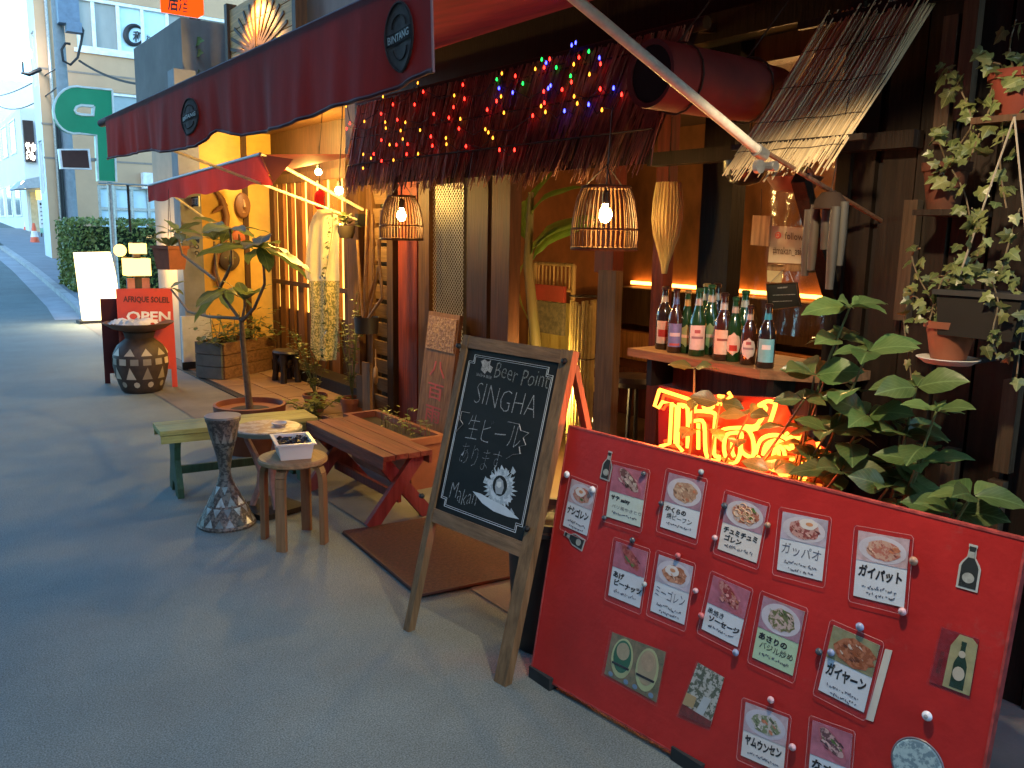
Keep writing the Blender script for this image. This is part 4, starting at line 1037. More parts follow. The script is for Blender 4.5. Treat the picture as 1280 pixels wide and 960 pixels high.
# ---- picture cards without print
def picture(label, a, b, c, d, build):
    q = [BP.px(*p) for p in (a, b, c, d)]
    f = lambda x, y: tuple((V(q[3]) * (1 - x) * (1 - y) + V(q[2]) * x * (1 - y) + V(q[1]) * x * y + V(q[0]) * (1 - x) * y)[:2])
    q = [V((p[0], p[1])) for p in q]
    t = thing('picture_card', label, 'picture card', BP.P(*f(.5, .5), .002), 'picture cards on the red board'); 
    def sh(pts, h, m_, nm, par=t): return obj(nm, MB().prism([BP.P(*f(x, y), h) for x, y in pts], BP.n, .0005), m_, par)
    build(sh, t); sh([(-.04, -.06), (1.04, -.06), (1.04, 1.03), (-.04, 1.03)], .0062, m_lam, 'laminate')
def ell(cx, cy, rx, ry, n=26): return [(cx + rx * math.cos(2 * PI * k / n), cy + ry * math.sin(2 * PI * k / n)) for k in range(n)]
sq = [(0, 0), (1, 0), (1, 1), (0, 1)]
def two_labels(sh, t):
    sh(sq, .002, mat('brown green print', (.10, .12, .07), .4, c2=(.3, .22, .13), scale=40), 'print')
    for cx, c1, c2 in ((.27, (.03, .16, .09), (.42, .36, .22)), (.74, (.42, .34, .2), (.46, .33, .2))):
        sh(ell(cx, .52, .2, .44), .003, mat('pale oval %.1f' % cx, (.45, .50, .25), .4), 'oval')
        sh(ell(cx, .56, .165, .36), .0037, mat('oval field %.1f' % cx, c1, .4), 'oval_field')
        sh(ell(cx, .68, .12, .19), .0044, mat('oval medal %.1f' % cx, c2, .4, var=.2, scale=50), 'medal')
        sh([(cx - .16, .33), (cx + .16, .33), (cx + .17, .38), (cx - .17, .38)], .0050, MATS['sign black'], 'band')
        for s in (-1, 1): sh(ell(cx + s * .15, .08, .045, .05, 12), .0037, mat('blue dot print', (.16, .26, .38), .4), 'dot')
picture('picture card with two oval beer labels on the red board', (766, 790), (833, 815), (821, 878), (756, 842), two_labels)
def foam(sh, t):
    sh(sq, .002, mat('grey foliage print', (.10, .12, .08), .4, c2=(.50, .50, .44), scale=60, sharp=True), 'print')
    sh([(.45, .12), (.7, .12), (.8, .5), (.55, .5)], .003, mat('pale glass print', (.5, .55, .55), .4), 'glass_print')
    sh([(0, .2), (.35, .2), (.35, .42), (.0, .42)], .003, mat('straw print', (.45, .32, .15), .4), 'straw_print')
    sh([(0, -.0), (1, -.0), (1, .12), (0, .2)], .0032, mat('dark red print', (.10, .02, .02), .4, c2=(.25, .03, .03), scale=60), 'caption')
picture('tall picture card of a pale drink among leaves on the red board', (873, 828), (906, 847), (888, 909), (849, 892), foam)
def bottle_outline(w, n=1):
    h = [(.5, 0), (.5, .5), (.42, .58), (.2, .72), (.17, .92), (.2, .93), (.2, 1)]
    return [(x * w, y) for x, y in h] + [(-x * w, y) for x, y in h[::-1]]
def greenb(sh, t):
    sh(sq, .002, mat('crimson print', (.25, .02, .025), .4, var=.3, scale=30), 'print')
    sh([(.33, .02), (1, .02), (1, .9), (.85, .98), (.5, .98), (.33, .75)], .003, mat('olive print', (.38, .36, .18), .4, var=.2, scale=30), 'ground_print')
    sh([(.66 + x * .55, .06 + y * .82) for x, y in bottle_outline(.62)], .0037, mat('dark green print', (.02, .05, .03), .3), 'bottle_print')
    sh(ell(.66, .32, .15, .12), .0044, mat('cream label print', (.55, .50, .38), .4), 'label_print'); sh(ell(.66, .66, .09, .06), .0044, MATS['cream label print'], 'neck_print')
    sh([(.1, .2), (.2, .2), (.22, .6), (.12, .6)], .003, MATS['dark red print'], 'caption')
picture('picture card of a green bottle on olive ground on the red board', (1178, 784), (1224, 799), (1212, 871), (1162, 852), greenb)
# ---- cut-out bottle stickers, strip, coaster
def bsticker(label, cx, cy, hpx, ang):
    u, v = BP.px(cx, cy); h = .105 * hpx / 58 * (1.15 if cx < 900 else 1)
    t = thing('bottle_sticker', label, 'sticker', BP.P(u, v, .002)); ca, sa_ = math.cos(ang), math.sin(ang)
    def sh(s, hh, m_, nm):
        pts = []
        for x, y in s: x, y = x * h, (y - .5) * h; pts.append(BP.P(u + x * ca - y * sa_, v + x * sa_ + y * ca, hh))
        return obj(nm, MB().prism(pts, BP.n, .0006), m_, t)
    sh([(x * 1.12, (y - .5) * 1.06 + .5) for x, y in bottle_outline(.42)], .002, mat('sticker border', (.42, .44, .42), .4), 'border')
    sh([(x * .88, (y - .5) * .96 + .5) for x, y in bottle_outline(.42)], .0028, mat('sticker bottle', (.03, .035, .035), .3), 'bottle_print')
    sh(ell(0, .25, .13, .12), .0036, mat('sticker label', (.32, .33, .30), .4, var=.3, scale=80), 'label_print'); sh([(-.07, .72), (.07, .72), (.06, .86), (-.06, .86)], .0036, MATS['sticker label'], 'neck_print')
bsticker('dark bottle sticker at the top right of the red board above the olive card', 1213, 709, 58, 0.02)
bsticker('dark bottle sticker beside the satay card on the red board', 760, 582, 46, -.06)
bsticker('bottle sticker lying on its side under the fried rice card', 718, 674, 46, -1.75 + PI)
q = [BP.px(*p) for p in ((1107, 811), (1116, 813), (1092, 902), (1083, 899))]
tag(obj('paper_strip', MB().prism([BP.P(*p, .002) for p in q[::-1]], BP.n, .001), mat('cream paper strip', (.55, .52, .46), .6)), 'narrow cream paper strip beside the grilled chicken card', 'paper strip')
u, v = BP.px(1147, 955)
ct = thing('mosaic_disc', 'round blue-grey mosaic disc near the bottom of the red board', 'disc', BP.P(u, v, .002))
rm = BP.M(u, v, 0).to_3x3()
obj('disc', MB().lathe([(.062, 0), (.062, .003), (.056, .006)], BP.P(u, v, .001), 30, rm), mat('blue grey glass', (.16, .24, .28), .25, c2=(.34, .46, .48), scale=60, sharp=True), ct)
obj('rim', MB().tube([BP.P(u + .062 * math.cos(k * PI / 18), v + .062 * math.sin(k * PI / 18), .003) for k in range(37)], .003, 5), mat('disc rim', (.12, .10, .12), .4), ct)
# ---- round magnets
MAGC = {'white': (.72, .72, .76), 'dark': (.05, .055, .07), 'pink': (.62, .38, .40), 'red': (.55, .12, .12), 'grey': (.32, .36, .38), 'blue': (.25, .30, .46), 'brown': (.35, .2, .13)}
MAG = [(711, 593, 'white', 11), (743, 612, 'white', 11), (807, 592, 'dark', 8), (758, 647, 'dark', 8), (879, 590, 'grey', 8), (829, 629, 'dark', 8), (908, 632, 'dark', 9), (962, 656, 'brown', 8), (896, 672, 'pink', 8), (793, 675, 'dark', 9), (850, 694, 'red', 8), (872, 738, 'pink', 8), (808, 730, 'grey', 8), (879, 769, 'red', 9), (922, 815, 'blue', 9), (1144, 701, 'brown', 10), (1130, 764, 'pink', 9), (1077, 783, 'blue', 10), (1026, 814, 'dark', 9), (1041, 815, 'blue', 9), (966, 874, 'pink', 9), (993, 933, 'pink', 9), (1161, 894, 'white', 11)]
def mag_label(x, y, k):
    best = min(CARDS, key=lambda c: min((sum(p[0] for p in c[1:5]) / 4 - x) ** 2 + (sum(p[1] for p in c[1:5]) / 4 - y) ** 2 for _ in (0,)))
    u, v = BP.px(x, y); cu = [BP.px(*p) for p in best[1:5]]; du = u - sum(p[0] for p in cu) / 4; dv = v - sum(p[1] for p in cu) / 4
    side = 'upper left corner' if dv > .04 and du < -.02 else 'top edge' if dv > .04 else 'foot' if dv < -.045 else 'right side' if du > 0 else 'left side'
    return 'small %s magnet at the %s of the %s card' % (k, side, best[0])
for (x, y, k, r) in MAG:
    u, v = BP.px(x, y); s = r / 9 * .0105
    t = thing('magnet', mag_label(x, y, k), 'magnet', BP.P(u, v, .002), '%s magnets on the red board' % k)
    off = BP.P(u, v, .0068)
    obj('dome', MB().lathe([(s * .85, 0), (s, .004), (s * .8, .009), (s * .4, .012), (1e-5, .0125)], off, 14, rm), mat('magnet ' + k, MAGC[k], .25, var=.1, coat=.3), t, True)
    obj('post', MB().lathe([(s * .5, -.0066), (s * .5, .001)], off, 8, rm), m_dkmetal, t)
    obj('emblem', MB().lathe([(1e-5, .0135), (s * .42, .0121)], off, 10, rm), mat('magnet emblem ' + k, tuple(min(1, c * .45 + .05) for c in MAGC[k]), .3), t)

# ================================================================== chalkboard on wooden trestle
A0, B0 = AZ(507, 788), AZ(620, 852); A1 = AY(592, 417, A0.y)
CP = Plane(A0, B0 - A0, A1 - A0)
if CP.n.x > 0: CP.n = -CP.n
ck = thing('chalkboard_sign', 'wooden framed chalkboard sign advertising draught beer', 'chalkboard', A0)
m_frame = wood('weathered frame wood', (.20, .115, .055), (1, 1, .06), rnd=.2, scuff=(.09, .05, .03))
CWD = CP.px(622, 852)[0] + .02; CHT = CP.px(592, 417)[1]
t_l, t_r, b_r, b_l = [CP.px(*p) for p in ((586, 430), (698, 459), (655, 672), (541, 640))]
pu0, pu1, pv0, pv1 = (t_l[0] + b_l[0]) / 2, (t_r[0] + b_r[0]) / 2, (b_l[1] + b_r[1]) / 2, (t_l[1] + t_r[1]) / 2
for (u0, u1) in ((-.012, pu0), (pu1, pu1 + .058)): obj('upright', slab(CP, u0, 0.0, u1, CHT - .01, -.03, .004), m_frame, ck)
m_fr2 = wood('weathered rail wood', (.20, .115, .06), YG, rnd=.2)
obj('top_rail', slab(CP, pu0, pv1, pu1, CHT - .012, -.028, .002), m_fr2, ck)
obj('bottom_rail', slab(CP, pu0, pv0 - .055, pu1, pv0, -.028, .002), m_fr2, ck)
m_slate = mat('black slate', (.006, .007, .007), .65, c2=(.022, .024, .023), scale=5, stretch=(1, .35, 1), spec=.2)
obj('slate', slab(CP, pu0, pv0, pu1, pv1, -.02, -.006), m_slate, ck)
chalk = chalkm('chalk white', (.42, .43, .43), .44)
bl = MB(); i0, i1, j0, j1 = pu0 + .022, pu1 - .022, pv0 + .022, pv1 - .022; n_ = .028
for g in (0, .007):
    a, b, c, d = i0 + g, i1 - g, j0 + g, j1 - g
    pts = [(a + n_, c), (b - n_, c), (b - n_, c + n_), (b, c + n_), (b, d - n_), (b - n_, d - n_), (b - n_, d), (a + n_, d), (a + n_, d - n_), (a, d - n_), (a, c + n_), (a + n_, c + n_)]
    for p, q in zip(pts, pts[1:] + pts[:1]): bl.bar(CP.P(*p, -.0045), CP.P(*q, -.0045), .0024 if g == 0 else .0014, .001)
obj('painted_border', bl, mat('border white', (.55, .62, .68), .7), ck)
def chalktext(s, pL, pR, hpx, m_=chalk, bold=0.0, jig=.04, nm='lettering'):
    a, b = CP.px(*pL), CP.px(*pR); t_ = CP.px(pL[0] + hpx * .25, pL[1] - hpx)
    P0 = CP.P(*a, -.0048); obj(nm, text_mb(s, P0, CP.P(*b, -.0048) - P0, CP.P(*t_, -.0048) - P0, bold, jig), m_, ck)
chalktext('Beer Point', (616, 472), (683, 487), 19, chalkm('faint chalk', (.26, .28, .27), .47), -.012, .1)
chalktext('SINGHA', (591, 503), (666, 523), 25, bold=-.03)
chalktext('生ビール', (580, 547), (646, 563), 29, bold=-.026)
chalktext('あります', (572, 578), (621, 592), 25, bold=-.028)
chalktext('Makan', (560, 622), (592, 634), 19, chalkm('pale chalk', (.38, .39, .39), .46), -.02, .15)
def chalkline(pts, r=.0022, m_=None): 
    mb = MB(); P_ = [CP.P(*CP.px(*p), -.0045) for p in pts]
    for p, q in zip(P_, P_[1:]): mb.bar(p, q, r * 1.6, .001)
    return obj('chalk_line', mb, m_ or MATS['pale chalk'], ck)
chalkline([(586, 516), (576, 514), (574, 524), (578, 530), (572, 536), (568, 541)])
chalkline([(634, 527), (648, 530), (650, 538), (660, 541), (653, 547), (656, 556), (648, 558), (649, 567)]); chalkline([(632, 573), (640, 568), (650, 567)])
# small animal emblem with caption, and a pale printed picture of a figure on a board
def chalkpatch(pts, m_, h=-.0048, nm='emblem'): return obj(nm, MB().prism([CP.P(*CP.px(*p), h) for p in pts], CP.n, .0006), m_, ck)
chalkpatch([(600, 462), (602, 456), (600, 451), (605, 449), (609, 452), (613, 450), (611, 456), (615, 459), (612, 466), (608, 463), (605, 467)], chalk)
chalktext('SINGHA BEER', (594, 469), (613, 474), 3.5, MATS['pale chalk'], 0, 0)
m_print = mat('pale printed picture', (.30, .36, .40), .6, c2=(.52, .58, .62), scale=60, sharp=True)
rr = random.Random(8)
halo = []
for k in range(56):
    a = 2 * PI * k / 56; r_ = (1.0 if k % 2 else .78) * rr.uniform(.88, 1.12)
    halo.append((624 + 20 * r_ * math.cos(a), 611 + 26 * r_ * math.sin(a)))
chalkpatch(halo, m_print, nm='printed_picture')
chalkpatch([(590, 614), (600, 617), (614, 625), (632, 634), (648, 649), (634, 646), (616, 639), (602, 629)], mat('pale board print', (.50, .56, .60), .6), -.0042, 'printed_board')
for (x, y) in ((626, 586), (632, 590), (640, 588), (638, 640), (606, 600)):
    chalkpatch([(x - 3, y + 3), (x, y - 5), (x + 4, y + 2), (x + 1, y + 5)], m_print, -.0044, 'printed_leaf')
chalkpatch([(624 + 9 * math.cos(k * PI / 9), 607 + 13 * math.sin(k * PI / 9)) for k in range(18)], m_slate, -.0040, 'picture_field')
chalkpatch([(620, 600), (624, 597), (628, 601), (629, 610), (626, 618), (619, 617), (618, 608)], mat('grey figure print', (.28, .31, .33), .6), -.0036, 'picture_figure')
chalkpatch([(621, 602), (626, 602), (626, 608), (623, 610), (620, 607)], mat('light figure print', (.55, .57, .57), .6), -.0032, 'picture_face')
# knobs and rear legs
for (x, y) in ((576, 433), (708, 452), (530, 620), (661, 661)):
    u, v = CP.px(x, y); obj('knob', MB().lathe([(.008, 0), (.012, .008), (.008, .02), (1e-5, .022)], CP.P(u, v, .002), 12, CP.M(0, 0).to_3x3()), m_dkmetal, ck, True)
tp = CP.P(pu1 + .03, CHT - .06, -.045); tp2 = CP.P(.01, CHT - .06, -.045)
for p in (tp, tp2):
    obj('rear_leg', MB().bar(p, (p.x + .33, p.y - .01, 0.01), .035, .022), m_frame, ck)
obj('rear_rail', MB().bar((tp.x + .2, tp.y, .5), (tp2.x + .2, tp2.y, .5), .03, .02), m_fr2, ck)

# ================================================================== black tub behind the chalkboard
c = AZ(668, 806); c.x += .06
tb = thing('black_tub', 'black plastic tub standing between chalkboard and red board', 'tub', c)
m_tub = mat('black plastic', (.014, .014, .016), .45)
obj('body', MB().lathe([(.13, 0), (.135, .01), (.165, .5), (.178, .5), (.178, .54), (.16, .54), (.15, .3), (1e-5, .3)], c, 28), m_tub, tb, True)
obj('rim', MB().lathe([(.178, .49), (.186, .495), (.186, .51), (.178, .515)], c, 28), m_tub, tb, True)
# ================================================================== doormat
a_, b_, c_ = AZ(430, 668), AZ(525, 748), AZ(632, 727)
dm = thing('doormat', 'rust-brown coir doormat on the pavement beside the chalkboard', 'doormat', (2.2, 3.5, 0))
m_mat = mat('coir pile', (.085, .03, .018), .95, var=.45, scale=60, bump=1.0, bscale=300)
ex = (a_ - b_); wv = V((1, -.12, 0)).normalized() * .78
pts = [b_, b_ + wv, a_ + wv, a_]
obj('mat', MB().prism([p + V((0, 0, .008)) for p in pts], (0, 0, 1), .012), m_mat, dm)
mb = MB()
for p, q in zip(pts, pts[1:] + pts[:1]): mb.tube([p + V((0, 0, .013)), q + V((0, 0, .013))], .009, 6)
obj('border', mb, mat('mat border', (.07, .03, .02), .9), dm)

# ================================================================== round stool with bent legs, tray of dark chips on it
sc_ = (AZ(352, 690) + AZ(322, 672) + AZ(415, 680) + AZ(386, 660)) / 4
st_ = thing('round_stool', 'round-topped wooden stool with four bent legs holding the white tray', 'stool', sc_)
m_stool = wood('stool birch', (.20, .12, .06), VG, var=.35, rnd=.05, scuff=(.10, .06, .03)); m_seat = wood('stool seat', (.26, .165, .085), YG, var=.3, rnd=.05, scuff=(.12, .075, .04))
obj('seat', MB().lathe([(1e-5, .425), (.165, .425), (.175, .432), (.175, .448), (.168, .455), (1e-5, .456)], sc_, 36), m_seat, st_, True)
for p in (AZ(352, 690), AZ(322, 672), AZ(415, 680), AZ(386, 660)):
    d = (p - sc_); d.z = 0; d.normalize(); sdv = V((-d.y, d.x, 0))
    prof = [(.165, 0), (.163, .33), (.158, .375), (.145, .405), (.12, .42), (.07, .424)]
    mb = MB(); th_ = .013
    for (r0, z0), (r1, z1) in zip(prof, prof[1:]):
        A_, B_ = sc_ + d * r0 + V((0, 0, z0)), sc_ + d * r1 + V((0, 0, z1)); tn = (B_ - A_).normalized(); nn = tn.cross(sdv).normalized()
        hw = .025
        mb.add([A_ + sdv * hw + nn * th_, A_ - sdv * hw + nn * th_, A_ - sdv * hw - nn * th_, A_ + sdv * hw - nn * th_, B_ + sdv * hw + nn * th_, B_ - sdv * hw + nn * th_, B_ - sdv * hw - nn * th_, B_ + sdv * hw - nn * th_],
               [(0, 1, 2, 3), (7, 6, 5, 4), (0, 4, 5, 1), (1, 5, 6, 2), (2, 6, 7, 3), (3, 7, 4, 0)])
    obj('leg', mb, m_stool, st_)
tc = AZ(369, 562, .49); tc = V((sc_.x + .01, sc_.y + .02, .4565))
tr = thing('white_tray', 'rectangular white plastic tray of dark chips on the round stool', 'tray', tc)
rz = Matrix.Rotation(math.radians(-14), 3, 'Z')
def tbox(hx, hy, z): return [tc + rz @ V((sx * hx, sy * hy, z)) for sx, sy in ((-1, -1), (1, -1), (1, 1), (-1, 1))]
mb = MB(); r1, r2, r3, r4, r5 = tbox(.075, .105, 0), tbox(.088, .12, .075), tbox(.1, .132, .078), tbox(.1, .132, .086), tbox(.083, .115, .086)
r6 = tbox(.075, .107, .05)
rings = [r1, r2, r3, r4, r5, r6]
for A_, B_ in zip(rings, rings[1:]):
    for k in range(4): mb.quad(A_[k], A_[(k + 1) % 4], B_[(k + 1) % 4], B_[k])
mb.add(r1, [(3, 2, 1, 0)]); mb.add(r6, [(0, 1, 2, 3)])
obj('tub', mb, mat('white plastic', (.62, .60, .55), .4, var=.05), tr)
mb = MB(); rr = random.Random(4)
for i in range(170):
    p = tc + rz @ V((rr.uniform(-.072, .072), rr.uniform(-.103, .103), .055 + rr.uniform(0, .02))); s = rr.uniform(.005, .011)
    mb.box(p, (s * 2, s * 1.4, s), Matrix.Rotation(rr.uniform(0, 6), 3, V((rr.random(), rr.random(), rr.random() + .1)).normalized()))
o = obj('chips', mb, mat('dark chips', (.02, .02, .022), .5, island=.9), tr); o['kind'] = 'stuff'
# ================================================================== hourglass mosaic stand
c = AZ(286, 664); c.y += .12; c.x += .03
hg = thing('mosaic_drum', 'hourglass-shaped stand with carved top and mirror mosaic foot', 'stand', c)
k_ = .6
prof = [(.15, 0), (.155, .012), (.15, .02), (.125, .07), (.085, .15), (.045, .235), (.034, .27), (.03, .30), (.033, .33), (.042, .39), (.058, .45), (.078, .535), (.085, .575), (.092, .585), (.092, .603), (.084, .607), (.072, .6), (1e-5, .598)]
m_carv = mat('carved dark wood', (.055, .042, .035), .55, c2=(.16, .125, .10), scale=55, sharp=True, bump=.6, bscale=60)
obj('body', MB().lathe(prof, c, 32), m_carv, hg, True)
m_mir = mat('mirror chip', (.26, .29, .28), .3, var=.5, scale=30, rnd=.85)
def prad(z):
    for (r0, z0), (r1, z1) in zip(prof, prof[1:]):
        if z0 <= z <= z1 and z1 > z0: return r0 + (r1 - r0) * (z - z0) / (z1 - z0)
    return .1
for row, (z0, z1, n, up_) in enumerate([(.025, .065, 16, 1), (.075, .115, 12, 0), (.125, .175, 10, 1), (.185, .225, 8, 0), (.47, .53, 12, 1)]):
    for k in range(n):
        a0 = 2 * PI * (k + .1) / n; a1 = 2 * PI * (k + .9) / n; am = (a0 + a1) / 2
        P3 = lambda a, z: c + V(((prad(z) + .0025) * math.cos(a), (prad(z) + .0025) * math.sin(a), z))
        tri = [P3(a0, z0), P3(a1, z0), P3(am, z1)] if up_ else [P3(a0, z1), P3(am, z0), P3(a1, z1)]
        obj('mosaic_chip', MB().add(tri, [(0, 1, 2)]), m_mir if (row < 4) else mat('bone inlay', (.25, .21, .17), .5), hg)
obj('rim', MB().lathe([(.086, .6), (.095, .603), (.095, .612), (.083, .612)], c, 32), mat('pewter rim', (.30, .29, .27), .35, .6), hg, True)
# ================================================================== round mosaic table
c = AZ(348, 638)
tc_ = thing('mosaic_table', 'small round table with pale mosaic top and curved pink legs', 'table', c)
T0 = AZ(345, 538, .5); T0 = V((c.x - .04, c.y + .02, .5))
m_mos = mat('crazed mosaic', (.30, .22, .15), .35, c2=(.46, .42, .36), scale=22, sharp=True)
obj('top', MB().lathe([(1e-5, -.028), (.165, -.028), (.185, -.02), (.188, -.008), (.18, 0), (1e-5, .001)], T0, 40), m_mos, tc_, True)
obj('top_rim', MB().lathe([(.186, -.03), (.192, -.028), (.192, -.006), (.186, -.004)], T0, 40), mat('green-grey rim', (.13, .14, .11), .5), tc_, True)
m_pink = mat('faded pink paint', (.32, .17, .14), .6, var=.35, scale=18)
for k in range(3):
    a = k * 2.094 + .5; d = V((math.cos(a), math.sin(a), 0)); B_ = V((T0.x, T0.y, 0))
    path = [B_ + d * r + V((0, 0, z)) for r, z in [(.13, .47), (.115, .42), (.075, .33), (.045, .24), (.055, .15), (.085, .08), (.1, .035)]]
    mb = MB(); sd_ = V((-d.y, d.x, 0))
    mb.tube(path, [.016, .018, .02, .022, .022, .02, .018], 8); obj('leg', mb, m_pink, tc_, True)
bz = V((T0.x, T0.y, 0))
obj('base', MB().prism([bz + Matrix.Rotation(.25, 3, 'Z') @ V((x, y, .005)) for x, y in ((-.15, -.15), (.15, -.15), (.15, .15), (-.15, .15))], (0, 0, 1), .03), m_dkwood, tc_)
at = thing('ashtray', 'small white crumpled ashtray on the mosaic table', 'ashtray', T0 + V((.06, -.02, .001)))
obj('bowl', MB().lathe([(1e-5, .001), (.03, .001), (.045, .018), (.042, .02), (.028, .008), (1e-5, .007)], T0 + V((.06, -.02, 0)), 14), mat('white glaze', (.6, .58, .54), .4), at, True)
# ================================================================== benches
def bench(name, label, cat, P0, P1, wdt, H, planks, m_top, m_leg, legf, st_mat):
    """P0, P1: ends of the bench's centre line on the ground"""
    t = thing(name, label, cat, (P0 + P1) / 2)
    d = (P1 - P0).normalized(); s = V((-d.y, d.x, 0)); L = (P1 - P0).length
    pw = wdt / planks
    for k in range(planks):
        o_ = s * (-wdt / 2 + pw * (k + .5)); dz = R(-.003, .003)
        rodpiece('plank', P0 + o_ + V((0, 0, H - .014 + dz)), P1 + o_ + V((0, 0, H - .014 + dz)), pw - .005, .028, m_top, t)
    for sg in (-1, 1): rodpiece('apron', P0 + d * .005 + s * sg * (wdt / 2 - .012) + V((0, 0, H - .053)), P1 - d * .005 + s * sg * (wdt / 2 - .012) + V((0, 0, H - .053)), .018, .045, m_top, t)
    legf(t, P0 + d * .1, s, d, wdt, H - .03, m_leg); legf(t, P1 - d * .1, s, d, wdt, H - .03, m_leg)
    obj('stretcher', MB().bar(P0 + d * .1 + V((0, 0, .14)), P1 - d * .1 + V((0, 0, .14)), .022, .05), st_mat, t)
    return t
def waist_leg(t, p, s, d, wdt, h, mt):
    zs = [(0, .5), (.06, .5), (.14, .36), (.22, .27), (.3, .33), (h - .02, .46), (h, .46)]
    pts = [p + s * (wdt * w_) + V((0, 0, z)) for z, w_ in zs] + [p - s * (wdt * w_) + V((0, 0, z)) for z, w_ in zs[::-1]]
    # notch at the foot
    pts += [p - s * wdt * .2 + V((0, 0, .0)), p - s * wdt * .1 + V((0, 0, .07)), p + s * wdt * .1 + V((0, 0, .07)), p + s * wdt * .2]
    obj('leg', MB().prism([q - d * .018 for q in pts], d, .036), mt, t)
def x_leg(t, p, s, d, wdt, h, mt):
    for sg in (-1, 1):
        obj('leg', MB().bar(p - s * sg * wdt * .62 + d * .017 * sg + V((0, 0, 0.01)), p + s * sg * wdt * .40 + d * .017 * sg + V((0, 0, h)), .075, .032, up=tuple(d)), mt, t)
m_gtop = wood('yellow-green bench paint', (.33, .30, .10), XG, var=.3, rnd=.1, scuff=(.16, .13, .08)); m_gleg = wood('dark green bench paint', (.035, .075, .04), VG, var=.3, rnd=.05)
g0, g1 = AZ(194, 533, .42), AZ(390, 517, .42)
bench('green_bench', 'bench with yellow-green plank top and dark green waisted legs', 'bench', V((g0.x + .0, g0.y - .02, 0)), V((g1.x, g1.y + .02, 0)), .3, .42, 3, m_gtop, m_gleg, waist_leg, m_gleg)
m_rtop = wood('red-brown bench paint', (.22, .065, .04), YG, var=.4, rnd=.15, scuff=(.30, .20, .15)); m_rleg = wood('red bench leg paint', (.20, .045, .04), VG, var=.3, rnd=.05)
bench('red_bench', 'reddish plank bench with crossed legs beside the doormat', 'bench', V((2.21, 3.92, 0)), V((2.21, 4.95, 0)), .31, .42, 4, m_rtop, m_rleg, x_leg, m_rleg)
# ================================================================== bottle shelf
sh0 = AX(790, 432, 2.72); shz = 1.105
shy0, shy1 = AX(1024, 445, 2.8).y, AX(789, 430, 2.7).y
bs = thing('bottle_shelf', 'wooden bar shelf carrying the row of beer bottles', 'shelf', (2.85, (shy0 + shy1) / 2, 0))
m_shelf = wood('shelf board', (.22, .11, .05), YG, rnd=.1)
obj('top', MB().prism([(2.68, shy1, shz - .035), (3.12, shy1, shz - .035), (3.12, shy0 - .06, shz - .035), (2.85, shy0 - .06, shz - .035), (2.68, shy0 + .17, shz - .035)], (0, 0, 1), .035), m_shelf, bs)
y = shy1 - .05
while y > shy0 + .1:
    piece('front_board', (2.86 + R(0, .008), y - .098, .02), (2.885, y, shz - .036), wood('counter front board', (.20, .05, .03)), bs); y -= .1
for y in (shy1 - .1, shy0 + .15): piece('bracket', (2.72, y - .015, shz - .16), (2.86, y + .015, shz - .036), m_dkwood, bs)
